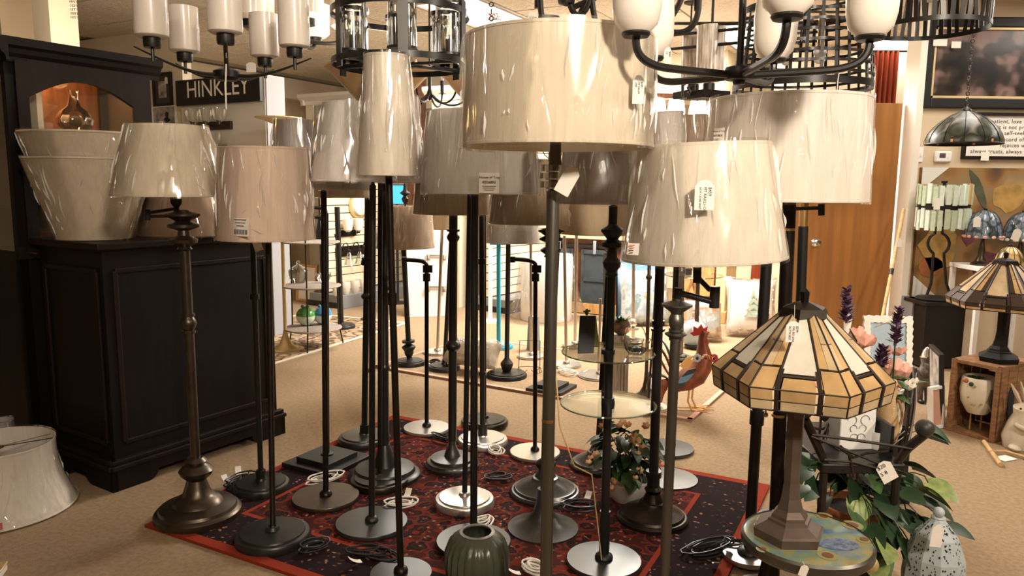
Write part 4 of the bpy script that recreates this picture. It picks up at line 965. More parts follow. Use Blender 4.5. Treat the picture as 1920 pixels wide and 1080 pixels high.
# slat walls: every slat is a piece of its own
def slatwall(label, p0, p1, z0, z1, pitch=.085, basez=.14):
    d = p1-p0; L = d.length; rz = math.atan2(d.y, d.x)
    t = thing('slat_wall', label, 'display wall', p0, rz)
    MB().box((L/2, .05, (z0+z1)/2), (L, .03, z1-z0)).build('backing', 'slat_dark', t, smooth=False)
    me = MB().box((0, 0, 0), (L, .03, pitch-.010)).mesh('slat', 'slat_cream', False)
    n = int((z1-z0)/pitch)
    for i in range(n):
        o = bpy.data.objects.new('slat', me); col.objects.link(o); o.parent = t; o.location = (L/2, .024, z0+(i+.5)*pitch)
    MB().box((L/2, -.02, basez/2), (L+.02, .5, basez)).build('platform', 'plastic_grey', t, smooth=False, bevel=.004)
    MB().box((L/2, .0, .03), (L+.04, .5, .06)).build('kick', 'black', t, smooth=False)
    return t, rz
sA0, sA1 = F(585, 580)+E1*.2, F(742, 552)+E1*.2
t, rzA = slatwall('cream slat wall hung with wall lights behind the left lamps', sA0, sA1, .15, 2.05)
nA = Vector((math.sin(rzA), -math.cos(rzA), 0))
for (px, py, lab, sw, n_, g_) in ((655, 470, 'black swan-neck wall light with clear bell glasses on the slat wall', True, 3, 'clear_glass'), (650, 437, 'dark wall light with two white tulip glasses on the slat wall', False, 2, 'opal')):
    vanity(lab, on_plane(px, py, sA0, nA), rzA, n_, .16, g_, 'bronze', r=.055, h=.14, swan=sw)
t = thing('ceiling_fixture', 'round flush light with brass rim displayed high on the slat wall', 'wall light', on_plane(672, 385, sA0, nA), rzA)
MB().lathe([(0, .0), (.15, 0), (.15, .02), (0, .02)], axis=(0, -1, 0)).build('rim', 'brass_soft', t); MB().lathe([(.12, .02), (.11, .05), (.07, .075), (0, .085)], axis=(0, -1, 0)).build('diffuser', 'opal', t)
gm = None
for k in range(4):
    q = on_plane(632+k*17, 546, sA0+nA*.2, nA); q.z = .14
    solo(MB().lathe([(0, 0), (.03, 0), (.045, .04), (.05, .11), (.042, .14), (.038, .14), (.045, .1), (.04, .04), (0, .01)], seg=20), 'glass_tumbler', 'opal', q, 'frosted glass tumbler in the row on the slat wall platform', 'tumbler', 'frosted glass tumblers on the platform')
sB0, sB1 = F(868, 597)+E1*.5, F(1015, 566)+E1*.5
slatwall('cream slat wall partly hidden behind the middle lamps', sB0, sB1, .15, 2.1)
q = F(575, 566); framed('small pine framed print leaning at the end of the slat wall', q, RZ, .30, .42, .03, 'pine', 'paper', .12)
# leaning mirror: white reflection painted as a panel, reflected sconces modelled on it
q = F(806, 594); t = thing('painted_mirror', 'leaning mirror with rounded silver frame behind the lamps, its white reflection painted on', 'mirror', q, .05); t.rotation_euler = (-.22, 0, .05)
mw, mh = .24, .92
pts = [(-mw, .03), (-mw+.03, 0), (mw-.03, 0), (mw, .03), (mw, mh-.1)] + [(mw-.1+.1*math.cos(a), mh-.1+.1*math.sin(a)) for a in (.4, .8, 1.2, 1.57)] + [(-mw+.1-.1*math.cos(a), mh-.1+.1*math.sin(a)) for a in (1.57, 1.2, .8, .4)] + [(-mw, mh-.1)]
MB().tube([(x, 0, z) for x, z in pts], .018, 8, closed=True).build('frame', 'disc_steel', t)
MB().prism([(x*.97, z*.985+.006) for x, z in pts], (0, .0, 0), (1, 0, 0), (0, 0, 1), (0, -1, 0), .008).build('painted_reflection', 'wall_white', t, smooth=False)
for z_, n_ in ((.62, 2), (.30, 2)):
    MB().box((.06, -.02, z_), (.20, .014, .014)).build('reflected_light_bar', 'nickel', t)
    for x_ in (-.02, .14): MB().lathe([(.016, 0), (.022, -.05), (.02, -.055), (0, -.04)], (x_, -.035, z_), seg=14).build('reflected_spot_head', 'nickel', t)
# tiered shelf table with ornaments
b = F(588, 650, .010); mp = mpp(b)
t = thing('tiered_shelf', 'three-tier round shelf table with thin bent iron legs on the floral rug', 'shelf', b)
zs_ = [P(585, 613, b.y).z, P(585, 534, b.y).z, P(585, 452, b.y).z]; rs_ = .225
for z_ in zs_:
    MB().lathe([(0, z_-.012), (rs_, z_-.012), (rs_+.004, z_-.006), (rs_, z_), (0, z_)], (0, 0, -b.z), seg=40).build('shelf', 'wood_grey', t)
for k in range(3):
    a_ = 2*math.pi*k/3+.6; ca, sa = math.cos(a_), math.sin(a_)
    MB().tube([(ca*.25, sa*.25, .004), (ca*.235, sa*.235, .08), (ca*.215, sa*.215, zs_[0]), (ca*.21, sa*.21, zs_[1]), (ca*.21, sa*.21, zs_[2]), (ca*.20, sa*.20, zs_[2]+.04)], .006, 6).build('leg', 'iron', t)
TS = lambda px, k: F(px, (613, 534, 452)[k]-4, zs_[k])
for px, m_, lab, s_ in ((576, 'green', 'round green and white glass frog on the lowest shelf', 1.0), (604, 'blue', 'round blue and white glass frog on the lowest shelf', .95)):
    q = TS(px, 0); t = thing('glass_frog', lab, 'figurine', q+Vector((0, .03 if m_ == 'blue' else -.03, 0)))
    body, hat = {'green': ('frog_body_g', 'frog_cap_g'), 'blue': ('frog_body_b', 'frog_cap_b')}[m_]
    mat(body, (.62, .72, .58) if m_ == 'green' else (.66, .74, .76), .12, coat=.5); mat(hat, (.08, .30, .07) if m_ == 'green' else (.07, .30, .55), .12, coat=.5)
    MB().ball((0, 0, .078*s_), .078*s_, 24, 14).build('body', body, t)
    MB().lathe([(0, .163*s_), (.03*s_, .152*s_), (.055*s_, .138*s_), (.0745*s_, .108*s_), (.0795*s_, .085*s_)], caps=False).build('back_patch', hat, t)
    for s in (-1, 1):
        e = MB().ball((s*.022, -.015, .160*s_), .014*s_, 10, 6).build('eye', hat, t); MB().ball((s*.022, -.0285, .162*s_), .004, 8, 5).build('pupil', 'black', e)
    MB().tube(bez((-.045, -.055, .115*s_), (-.02, -.082, .10*s_), (.02, -.082, .10*s_), (.045, -.055, .115*s_), 6), .003).build('mouth', hat, t)
q = TS(560, 1); t = thing('glass_canister', 'pressed glass lidded jar on the middle shelf', 'jar', q); MB().lathe([(0, 0), (.05, 0), (.075, .04), (.08, .10), (.07, .11)], seg=24, caps=False).build('jar', 'seeded_glass', t); MB().lathe([(.075, .11), (.03, .14), (.01, .15), (.018, .17), (0, .185)], seg=20).build('lid', 'seeded_glass', t)
q = TS(607, 1); t = thing('glass_dish', 'spiky cut glass dish on the middle shelf', 'dish', q); MB().lathe([(0, 0), (.035, 0), (.05, .03), (.06, .06)], seg=16, caps=False).build('bowl', 'seeded_glass', t)
m = MB()
for k in range(8): m.lathe([(.014, 0), (0, .03)], (.058*math.cos(k*.785), .058*math.sin(k*.785), .058), seg=6)
m.build('rim_points', 'seeded_glass', t)
q = TS(545, 2); t = thing('night_light', 'frosted glass block light hanging near the top shelf', 'lamp', q-EZ*.0); MB().box((0, 0, .06), (.08, .06, .12)).build('block', 'opal', t, bevel=.008); MB().ball((0, 0, .135), .02).build('knob', 'opal', t)
q = TS(600, 2); t = thing('black_lantern', 'small black angular lantern on the top shelf', 'lantern', q)
m = MB(); m.lathe([(.05, 0), (.055, .02), (.03, .10), (.012, .16), (.05, .17), (.05, .185), (0, .2)], seg=6); m.build('body', 'black', t, smooth=False)

# ================================================================== background furniture, middle
b = F(1024, 598); mp = mpp(b); t = thing('fabric_roll', 'large white plastic-wrapped cylinder standing behind the lamps', 'roll', b)
MB().lathe([(0, 0), (47*mp, 0), (48*mp, .01), (48*mp, 118*mp), (46*mp, 121*mp), (0, 121*mp)], seg=48).build('body', 'white_gloss', t)
MB().lathe([(75*mp, .06), (62*mp, .2), (52*mp, .45), (49*mp, 122*mp)], seg=40, caps=False, fn=lambda r, z, a: r*(1+.05*math.sin(5*a+z*9))).build('plastic_wrap', 'film', t)
q = F(975, 578)+E1*.75; t = thing('red_drape', 'rust red cloth drape hanging behind the white roll', 'drape', q, RZ); vs = []; fs = []
for i in range(25): vs += [(-.35+.7*i/24, .03*math.sin(i*1.4), .02), (-.33+.66*i/24, .03*math.sin(i*1.4+.3), 1.25)]
for i in range(24): fs.append((2*i, 2*i+2, 2*i+3, 2*i+1))
MB().add(vs, fs).build('cloth', 'back_red', t); MB().cyl((-.38, 0, 1.25), (.38, 0, 1.25), .012).build('rod', 'black', t)
for s in (-1, 1): MB().cyl((s*.37, 0, 0), (s*.37, 0, 1.25), .012).build('upright', 'black', t)
q = F(919, 604); t = thing('display_post', 'slim white square post beside the teal lamp', 'post', q); MB().box((0, 0, .65), (.04, .04, 1.3)).build('post', 'white_paint', t, bevel=.003); MB().box((0, 0, .01), (.16, .16, .02)).build('foot', 'white_paint', t)
b = F(1105, 594)+E1*.2; t = thing('media_console', 'rustic media console with dark sliding barn doors behind the brass lamps', 'console', b, RZ)
cw, ch = 1.15, P(1105, 440, b.y).z
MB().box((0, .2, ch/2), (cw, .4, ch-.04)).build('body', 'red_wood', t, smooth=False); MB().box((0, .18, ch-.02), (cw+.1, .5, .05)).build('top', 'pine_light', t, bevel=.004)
MB().box((0, -.03, ch-.12), (cw-.05, .012, .03)).build('rail', 'black', t, smooth=False)
for x_ in (-.42, -.02, .42):
    dd = MB().box((x_, -.03, ch*.44), (.30, .03, ch*.74)).build('barn_door', 'barn_grey', t, smooth=False)
    m = MB()
    for s in (-1, 1): m.box((x_+s*.135, -.05, ch*.44), (.03, .012, ch*.74)); m.box((x_, -.05, ch*.44+s*(ch*.37-.02)), (.27, .012, .04))
    m.box((x_, -.05, ch*.44), (.27, .012, .04)); m.build('door_frame', 'barn_grey', dd, smooth=False)
    MB().box((x_, -.06, ch-.13), (.035, .014, .14)).build('hanger', 'plastic_grey', dd, bevel=.01)
MB().box((0, -.04, .06), (cw, .06, .10)).build('plinth', 'pine', t, smooth=False)
q = F(1192, 604); framed('blue and rust coloured canvas leaning beside the console', q, .25, .42, .62, .012, 'black', 'painting_city', .08)
q = F(1140, 604); framed('empty dark picture frame leaning on the console', q, .3, .10, .68, .02, 'black', 'barn_grey', .08)
def cushion(label, px, py, wpx, hpx, m_, z=0, lean=.25, rz=0, th=.09, wrap=True, name='cushion'):
    b = F(px, py, z); k = mpp(b); w_, h_ = wpx*k/2, hpx*k/2
    t = thing(name, label, 'cushion', b, rz); N = 14; vs = []; fs = []
    for s in (-1, 1):
        for j in range(N+1):
            for i in range(N+1):
                u, v = 2*i/N-1, 2*j/N-1; pin = 1-.07*(1-abs(u))*abs(v)**4; pin2 = 1-.07*(1-abs(v))*abs(u)**4
                d = th*((1-u**4)*(1-v**4))**.5
                x, z_, y = u*w_*pin2, v*h_*pin, s*d
                zz = z_+h_
                vs.append((x, y*math.cos(lean)+zz*math.sin(lean), zz*math.cos(lean)-y*math.sin(lean)+th*.25))
    M_ = (N+1)**2
    for q in (0, 1):
        for j in range(N):
            for i in range(N):
                a = q*M_+j*(N+1)+i; f_ = (a, a+1, a+N+2, a+N+1); fs.append(f_ if q else tuple(reversed(f_)))
    c = MB().add(vs, fs); c.build('cover', m_, t)
    if wrap:
        rnd = random.Random(px); vs2 = [(x*1.05+rnd.uniform(-.006, .006), y*1.12-.004+rnd.uniform(-.006, .006), z_*1.04+rnd.uniform(-.006, .006)) for x, y, z_ in vs]
        MB().add(vs2, fs).build('plastic_bag', 'film', t)
    return t, b, w_, h_, lean
t, b, w_, h_, ln_ = cushion('blue daisy cushion in a clear bag leaning on the floor', 1210, 612, 95, 104, 'pillow_flower', rz=.15)
dz = MB(); ez_ = Vector((0, math.sin(ln_), math.cos(ln_))); nz_ = Vector((0, -math.cos(ln_), math.sin(ln_))); cc = ez_*h_ + nz_*.096 + EZ*.0225
for k in range(12):
    a_ = k*math.pi/6; d_ = Vector((math.cos(a_), 0, 0))+ez_*math.sin(a_); s_ = Vector((-math.sin(a_), 0, 0))+ez_*math.cos(a_)
    dz.add([cc+d_*.02, cc+d_*.09+s_*.028-nz_*.006, cc+d_*.165-nz_*.03, cc+d_*.09-s_*.028-nz_*.006], [(0, 1, 2, 3)])
dz.build('daisy_petals', 'ceramic_white', t); mat('daisy_yellow', (.75, .62, .22), .7); MB().ball(cc, .026, 12, 7, (1, .3, 1)).build('daisy_eye', 'daisy_yellow', t)
cushion('autumn print cushion in a clear bag behind the rooster', 1318, 640, 68, 72, 'pillow_autumn', rz=-.1)
t, b, w_, h_, ln_ = cushion('snowy fir tree cushion in a clear bag by the pine cabinet', 1408, 632, 92, 104, 'ceramic_white', rz=-.1)
mat('fir', (.36, .42, .33), .8); ez_ = Vector((0, math.sin(ln_), math.cos(ln_))); nz_ = Vector((0, -math.cos(ln_), math.sin(ln_))); cc = ez_*h_ + nz_*.099 + EZ*.0225
fm = MB()
for k in range(4):
    z0 = -.10+.055*k; wd = .085-.018*k; fm.prism([(-wd, z0), (wd, z0), (0, z0+.085)], cc, (1, 0, 0), ez_, nz_, .004)
fm.build('tree_print', 'fir', t, smooth=False)
mat('cottage', (.45, .20, .14), .8); MB().prism([(.04, -.13), (.14, -.13), (.14, -.07), (.09, -.02), (.04, -.07)], cc, (1, 0, 0), ez_, nz_, .006).build('cottage_print', 'cottage', t, smooth=False)
cushion('cream quilted cushion lying against the lamp bases on the mat', 876, 690, 118, 56, 'ceramic_cream', z=MATZ+.035, lean=.7, rz=-.5, th=.07)
# glass-top table, pine cabinet
b = F(1296, 622); zt = P(1302, 516, b.y).z
t = thing('glass_table', 'round glass-top side table in front of the pine cabinet', 'table', b)
MB().lathe([(0, zt-.005), (.26, zt-.005), (.264, zt), (.26, zt+.005), (0, zt+.005)], seg=48).build('glass_top', 'clear_glass', t); MB().torus((0, 0, zt), .262, .004, (0, 0, 1), 48, 6).build('glass_edge', 'green_glass', t)
for k in range(3):
    a_ = k*2.094+.5; MB().cyl((.19*math.cos(a_), .19*math.sin(a_), 0), (.03*math.cos(a_+2), .03*math.sin(a_+2), zt-.01), .014, 8).build('leg', 'pine', t)
t = thing('jewelry_box', 'small dark wooden box on the glass side table', 'box', b+Vector((-.08, -.02, zt+.006))); MB().box((0, 0, .025), (.10, .07, .05)).build('box', 'dark_wood2', t, bevel=.003); MB().box((0, 0, .055), (.106, .076, .012)).build('lid', 'black', t, bevel=.003)
b = F(1338, 608)+Vector((.0, .15, 0)); hh = P(1338, 380, b.y).z
t = thing('pine_cabinet', 'tall pine cabinet with darker side behind the big ivory shade', 'cabinet', b, RZ)
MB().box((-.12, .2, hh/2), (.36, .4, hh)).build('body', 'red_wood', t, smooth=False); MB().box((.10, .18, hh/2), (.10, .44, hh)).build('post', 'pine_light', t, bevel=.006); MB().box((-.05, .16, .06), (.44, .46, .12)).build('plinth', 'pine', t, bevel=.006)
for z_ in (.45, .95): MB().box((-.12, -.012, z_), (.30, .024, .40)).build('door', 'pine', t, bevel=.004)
# lit table lamp beyond
b = F(1395, 600)+Vector((0, 1.6, 0)); t = thing('table_lamp', 'small lit lamp glowing at the far wall', 'lamp', b)
MB().lathe([(0, 0), (.09, 0), (.09, .02), (.015, .05), (.015, .45), (0, .45)]).build('stem', 'brass', t); MB().ball((0, 0, .52), .07).build('globe', 'bulb_lit', t)
t = thing('curtain_bundle', 'dark red cloth bundle at the far right of the back room', 'curtain', P(1425, 520, 8.5)-EZ*P(1425, 520, 8.5).z)
MB().lathe([(.10, 0), (.09, .5), (.07, 1.0), (.10, 1.5), (0, 1.5)], seg=20, fn=lambda r, z, a: r*(1+.12*math.sin(7*a))).build('cloth', 'curtain_red', t)
b = F(1300, 652); t = thing('plastic_bundle', 'bunched clear plastic bag behind the rooster', 'bag', b)
MB().ball((0, 0, .12), .12, 20, 12, (.9, .7, 1.0)).build('bag', 'bluewhite', t); MB().lathe([(.1, .12), (.03, .25), (.045, .32), (.03, .36)], caps=False, fn=lambda r, z, a: r*(1+.15*math.sin(5*a))).build('knot', 'film', t)
# ================================================================== things on the glass tray and on the mat
q = F(1100, 658, TRAYZ); mp = mpp(q); t = thing('chalkboard', 'small black folding notice board with cactus clip on the upper glass tray', 'notice board', q, .12)
hb = 66*mp
MB().obox((-.004, -.012, hb/2), (15*mp, 0, 0), (0, .003, 0), (4*mp, .022, hb/2)).build('front_board', 'screen_black', t, bevel=.002)
MB().obox((.018, .035, hb/2), (15*mp, 0, 0), (0, .003, 0), (-7*mp, -.022, hb/2)).build('back_board', 'olive', t, bevel=.002)
m = MB(); m.ball((0, .012, hb+.012), .008, 10, 6, (.8, .5, 1.5)); m.ball((-.009, .012, hb+.014), .004, 8, 5); m.ball((.009, .012, hb+.016), .004, 8, 5); m.build('cactus_clip', 'leaf', t)
q = F(1192, 664, TRAYZ); t = thing('glass_basket', 'cut glass basket with hoop handle on the upper glass tray', 'basket', q); k = mpp(q)
MB().lathe([(0, 0), (12*k, 0), (18*k, 8*k), (22*k, 20*k), (25*k, 26*k)], seg=28, caps=False, fn=lambda r, z, a: r*(1+.07*math.cos(14*a))).build('bowl', 'seeded_glass', t)
MB().tube(bez((-20*k, 0, 22*k), (-24*k, 0, 75*k), (16*k, 0, 70*k), (20*k, 0, 22*k), 12), .0016, 5).build('handle', 'nickel', t); MB().lathe([(0, 6*k), (14*k, 7*k), (12*k, 14*k), (0, 17*k)], seg=16, fn=lambda r, z, a: r*(1+.2*math.sin(5*a))).build('filling', 'leaf_dark', t)
q = F(1161, 742); k = mpp(q); t = thing('wooden_planter', 'grey wooden post planter with a leafy head on top', 'planter', q)
MB().box((0, 0, 58*k), (24*k, 24*k, 116*k), .3).build('post', 'wood_grey', t, bevel=.004); m = MB()
for x_ in (-6, 0, 6): m.box((x_*k, -13*k, 58*k), (1.2*k, 1*k, 116*k))
m.build('groove', 'bark', t)
MB().ball((0, 0, 132*k), 17*k, 14, 9, (1, .9, .95)).build('head', 'bark', t)
lm = MB(); rnd = random.Random(3)
for i in range(16):
    a_ = rnd.uniform(0, 6.28); d_ = Vector((math.cos(a_), math.sin(a_), rnd.uniform(.3, 1))).normalized(); s_ = d_.cross(EZ).normalized(); c_ = Vector((0, 0, 138*k))
    lm.add([c_, c_+d_*14*k+s_*4*k, c_+d_*24*k, c_+d_*14*k-s_*4*k], [(0, 1, 2, 3)])
lm.build('foliage', 'leaf', t); MB().ball((8*k, -8*k, 128*k), 7*k, 10, 6).build('blossom', 'petal_peach', t)
q = F(1000, 656, MATZ); k = mpp(q); solo(MB().lathe([(0, 0), (13*k, 0), (12.5*k, 5*k), (10*k, 62*k), (9*k, 64*k), (0, 64*k)], seg=4), 'tapered_box', 'plastic_grey', q, 'plain grey tapered box standing among the back lamps', 'box')
q = F(992, 700, MATZ); k = mpp(q); t = thing('wire_easel', 'small black wire easel with curled feet on the mat', 'easel', q)
m = MB(); m.tube([(-20*k, 0, 0), (-18*k, .01, 62*k), (20*k, .01, 62*k), (20*k, 0, 0)], .0025, 6)
for s in (-1, 1): m.tube([(s*4*k, -.05, 10*k), (s*10*k, -.05, 4*k), (s*20*k, -.03, 14*k), (s*24*k, -.02, 4*k), (s*16*k, -.02, 1*k), (s*14*k, -.02, 8*k)], .0022, 6)
m.tube([(-20*k, 0, 12*k), (0, -.04, 16*k), (20*k, 0, 12*k)], .0022, 6); m.build('wire', 'black', t)

# ---- rooster
b = F(1302, 768, MATZ); Yr = b.y; k = mpp(b); L = lambda px, py, dy=0: P(px, py, Yr+dy)-b
t = thing('metal_rooster', 'painted metal rooster with red comb and flower necklace on the mat', 'rooster', b)
sp = [(1254, 716), (1266, 722), (1284, 714), (1303, 702), (1316, 684), (1320, 664), (1318, 646), (1318, 632), (1321, 624), (1328, 623)]
rr = [6, 20, 30, 34, 30, 22, 15, 12, 11, 5]
MB().tube([L(*p) for p in sp], [r*k for r in rr], 14, ell=(.62, 1)).build('body', 'rust', t)
m = MB(); m.prism([(0, 0), (4, 10), (-2, 12), (0, 20), (-8, 16), (-12, 24), (-18, 16), (-26, 20), (-26, 10), (-33, 8), (-26, 2), (-14, 4)], L(1326, 632), Vector((k, 0, 0)), Vector((0, 0, k)), (0, 1, 0), .012); m.build('comb', 'rooster_red', t, smooth=False)
MB().lathe([(4*k, 0), (0, 13*k)], L(1326, 626), (1, 0, .12), 8).build('beak', 'rooster_yel', t)
m = MB(); m.ball(L(1326, 642), 5*k, 10, 6, (.7, .5, 1.5)); m.build('wattle', 'rooster_red', t)
for s in (-1, 1): MB().ball(L(1322, 626)+Vector((0, s*.024, 0)), 2*k, 8, 5).build('eye', 'black', t)
for i, (px_, m_) in enumerate(((1302, 'bluewhite'), (1318, 'petal_peach'), (1333, 'rooster_red'))):
    c_ = L(px_, 667)+Vector((0, -.062, 0)); f_ = MB()
    for a in range(9): f_.ball(c_+Vector((math.cos(a*.698), 0, math.sin(a*.698)))*5.5*k, 3*k, 8, 5, (1, .4, 1))
    fo = f_.build('flower', m_, t); MB().ball(c_-Vector((0, .006, 0)), 2.6*k, 8, 5).build('flower_eye', 'black', fo)
w_ = MB(); w_.prism([(0, 0), (-14, -4), (-30, -22), (-36, -40), (-20, -36), (-6, -24), (4, -10)], L(1304, 690, -.078), Vector((k, 0, 0)), Vector((0, 0, k)), (0, 1, 0), .008); w_.build('wing', 'rooster_dark', t, smooth=False)
w_ = MB(); w_.prism([(-4, -6), (-26, -14), (-34, -26), (-22, -24), (0, -16), (6, -8)], L(1304, 694, -.084), Vector((k, 0, 0)), Vector((0, 0, k)), (0, 1, 0), .006); w_.build('wing_band', 'rooster_blue', t, smooth=False)
w_ = MB(); w_.prism([(0, 0), (10, 14), (4, 16), (12, 24), (-2, 20), (-16, 4), (-8, -2)], L(1290, 690, -.088), Vector((k, 0, 0)), Vector((0, 0, k)), (0, 1, 0), .006); w_.build('neck_feathers', 'rooster_yel', t, smooth=False)
for i, (p0, p1, p2, p3) in enumerate((((1262, 712), (1240, 690), (1225, 640), (1216, 632)), ((1262, 712), (1250, 660), (1232, 632), (1216, 660)), ((1260, 715), (1238, 700), (1222, 690), (1214, 720)), ((1258, 720), (1244, 716), (1236, 730), (1240, 756)), ((1264, 708), (1262, 670), (1250, 640), (1236, 636)))):
    c_ = bez(L(*p0), L(*p1), L(*p2), L(*p3), 10); MB().tube([q+Vector((0, .012*(i-2), 0)) for q in c_], [(2+9*math.sin(math.pi*min(1, .12+j/11.5)))*k for j in range(11)], 8, ell=(.22, 1)).build('tail_feather', ('rust', 'rust', 'rooster_dark', 'rust', 'rooster_blue')[i], t)
for s, px_ in ((-1, 1290), (1, 1302)):
    p0 = L(px_, 728)+Vector((0, s*.03, 0)); f0 = Vector((p0.x+.02, s*.03, .006))
    lg = MB().tube([p0, Vector((p0.x-.004, s*.03, p0.z*.45)), f0], .006, 6).build('leg', 'rooster_yel', t)
    f_ = MB()
    for a in (-.5, 0, .5, 3.1): f_.tube([f0, f0+Vector((math.cos(a)*.11, math.sin(a)*.11, -.001))], [.005, .0025], 6)
    f_.build('foot', 'rooster_yel', lg)

# ---- leaves and plants
def leaf_mesh(name, m_, L_, W_, fold=.25, droop=.3, heart=True):
    n = 7; vs = []; fs = []
    for i in range(n+1):
        u = i/n; wd = W_*(math.sin(math.pi*min(1, u*.93+.07))**.75)*(1.15-.45*u)
        z = -droop*L_*u*u
        x0 = u*L_
        bk = -.10*L_*(1-u)**3 if heart else 0
        vs += [(x0+bk, -wd, z+fold*wd), (x0, 0, z), (x0+bk, wd, z+fold*wd)]
    for i in range(n):
        a = 3*i; fs += [(a, a+1, a+4, a+3), (a+1, a+2, a+5, a+4)]
    return MB().add(vs, fs).mesh(name, m_)
def put(me, name, parent, loc, d, roll=0, s=1.0):
    d = Vector(d).normalized(); y = EZ.cross(d); y = y.normalized() if y.length > .01 else Vector((0, 1, 0)); z = d.cross(y)
    if roll: q = Quaternion(d, roll); y = q @ y; z = q @ z
    o = bpy.data.objects.new(name, me); col.objects.link(o); o.parent = parent
    o.matrix_local = Matrix(((d.x*s, y.x*s, z.x*s, loc[0]), (d.y*s, y.y*s, z.y*s, loc[1]), (d.z*s, y.z*s, z.z*s, loc[2]), (0, 0, 0, 1)))
    return o
lf_r = leaf_mesh('leaf', 'leaf', .055, .022, .2, .35); lf_rd = leaf_mesh('leaf', 'leaf_dark', .06, .024, .2, .35)
def blossom_mesh(m_, r):
    b_ = MB()
    for ring, (n, rad, tilt) in enumerate(((6, r, .35), (5, r*.62, .9))):
        for i in range(n):
            a = 2*math.pi*i/n+ring*.5; d_ = Vector((math.cos(a)*math.cos(tilt), math.sin(a)*math.cos(tilt), math.sin(tilt))); s_ = Vector((-math.sin(a), math.cos(a), 0))
            b_.add([(0, 0, 0), d_*rad*.6+s_*rad*.42, d_*rad*1.0+s_*rad*.2+Vector((0, 0, rad*.12)), d_*rad*1.0-s_*rad*.2+Vector((0, 0, rad*.12)), d_*rad*.6-s_*rad*.42], [(0, 1, 2, 3, 4)])
    b_.ball((0, 0, r*.18), r*.22, 8, 5); return b_.mesh('blossom', m_)
b = F(1174, 936, RUGZ); k = mpp(b); t = thing('flowering_plant', 'potted plant with peach begonia blossoms in a pale bowl on the rug', 'potted plant', b)
MB().lathe([(0, 0), (24*k, 0), (34*k, 12*k), (42*k, 32*k), (44*k, 42*k), (40*k, 42*k), (36*k, 30*k), (0, 28*k)], seg=36).build('pot', 'ceramic_white', t)
rnd = random.Random(11); c_ = Vector((-6*k, 0, 92*k))
for i in range(110):
    th = rnd.uniform(0, 6.283); ph = rnd.uniform(-.75, 1.35); d_ = Vector((math.cos(th)*math.cos(ph), math.sin(th)*math.cos(ph), math.sin(ph)))
    rad = rnd.uniform(.45, 1)
    p_ = c_ + Vector((d_.x*54*k, d_.y*50*k, d_.z*58*k))*rad
    put(rnd.choice((lf_r, lf_rd, lf_rd)), 'leaf', t, p_, (d_.x, d_.y, d_.z*.3-.35), rnd.uniform(-.6, .6), rnd.uniform(.8, 1.25))
st = MB()
for i in range(9):
    a_ = i*.7; st.tube(bez((0, 0, 34*k), (0, 0, 60*k), c_+Vector((math.cos(a_)*15*k, math.sin(a_)*15*k, 0)), c_+Vector((math.cos(a_)*42*k, math.sin(a_)*40*k, 20*k)), 6), .0025, 5)
st.build('stems', 'leaf_dark', t)
bl = blossom_mesh('petal_peach', .018)
for (px_, py_) in ((1108, 860), (1118, 852), (1104, 868), (1190, 818), (1196, 828), (1204, 840), (1186, 828), (1196, 852), (1200, 884), (1192, 898), (1154, 908), (1148, 918), (1152, 902), (1168, 792), (1178, 798), (1162, 800), (1236, 868), (1212, 800), (1130, 800)):
    p_ = P(px_, py_, b.y-.10)-b; put(bl, 'blossom', t, p_, (1, 0, .2), -1.2+rnd.uniform(-.3, .3), rnd.uniform(.8, 1.1))
# ---- smoked ribbed glass in front
b = P(894, 1160, 2.3); b.z = RUGZ; k = mpp(b+Vector((0, 0, .15))); hv = P(893, 998, 2.3).z-RUGZ; rv = 60*k
t = thing('glass_vase', 'smoky green ribbed glass jar standing in front on the rug', 'vase', b)
MB().lathe([(0, 0), (rv*.78, 0), (rv*.92, hv*.12), (rv, hv*.4), (rv*.98, hv*.65), (rv*.86, hv*.85), (rv*.66, hv*.96), (rv*.52, hv), (rv*.47, hv*.99), (rv*.6, hv*.92), (rv*.8, hv*.8), (rv*.93, hv*.6), (rv*.94, hv*.4), (rv*.8, hv*.1), (0, hv*.04)], seg=80, fn=lambda r, z, a: r*(1+(.035*math.cos(24*a) if z < hv*.93 else 0))).build('body', 'smoke_glass', t)
MB().lathe([(rv*.44, hv*1.0), (rv*.54, hv*.985), (rv*.55, hv*1.015), (rv*.45, hv*1.025), (rv*.44, hv*1.0)], seg=40, caps=False).build('rim', 'pewter_fig', t)
b = F(1004, 1076, RUGZ); t = thing('cord_bundle', 'tied bundle of clear lamp cord at the bottom edge of the rug', 'cord', b)
coil(t, (0, 0, 0), .06, 'cord_white', 7, 99)

# ================================================================== right side: door, wall and wall hangings
YW = 5.75; W = lambda px, py, dy=0: P(px, py, YW-dy)
x0 = W(1712, 300).x
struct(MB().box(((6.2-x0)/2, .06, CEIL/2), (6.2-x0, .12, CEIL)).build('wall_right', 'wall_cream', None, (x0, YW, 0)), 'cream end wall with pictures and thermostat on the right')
struct(MB().box((0, 0, CEIL/2), (.05, .2, CEIL)).build('trim_5', 'trim_white', None, (x0-.02, YW+.03, 0)), 'white door casing at the wall edge')
da, db = W(1512, 190), W(1702, 190)
d_ = thing('door_1', None, None, (da.x, YW+.09, 0)); struct(d_, 'plain brown veneer door with chrome knob')
MB().box(((db.x-da.x)/2, 0, da.z/2), (db.x-da.x, .045, da.z)).build('door_leaf', 'door_wood', d_, bevel=.003)
kp = P(1530, 455, YW+.05); m = MB().lathe([(.03, 0), (.032, .006), (.014, .012), (.012, .035), (.026, .045), (.030, .06), (.022, .072), (0, .075)], (0, 0, 0), (0, -1, 0), 20); m.build('knob', 'chrome', d_, (kp.x-da.x, -.02, kp.z))
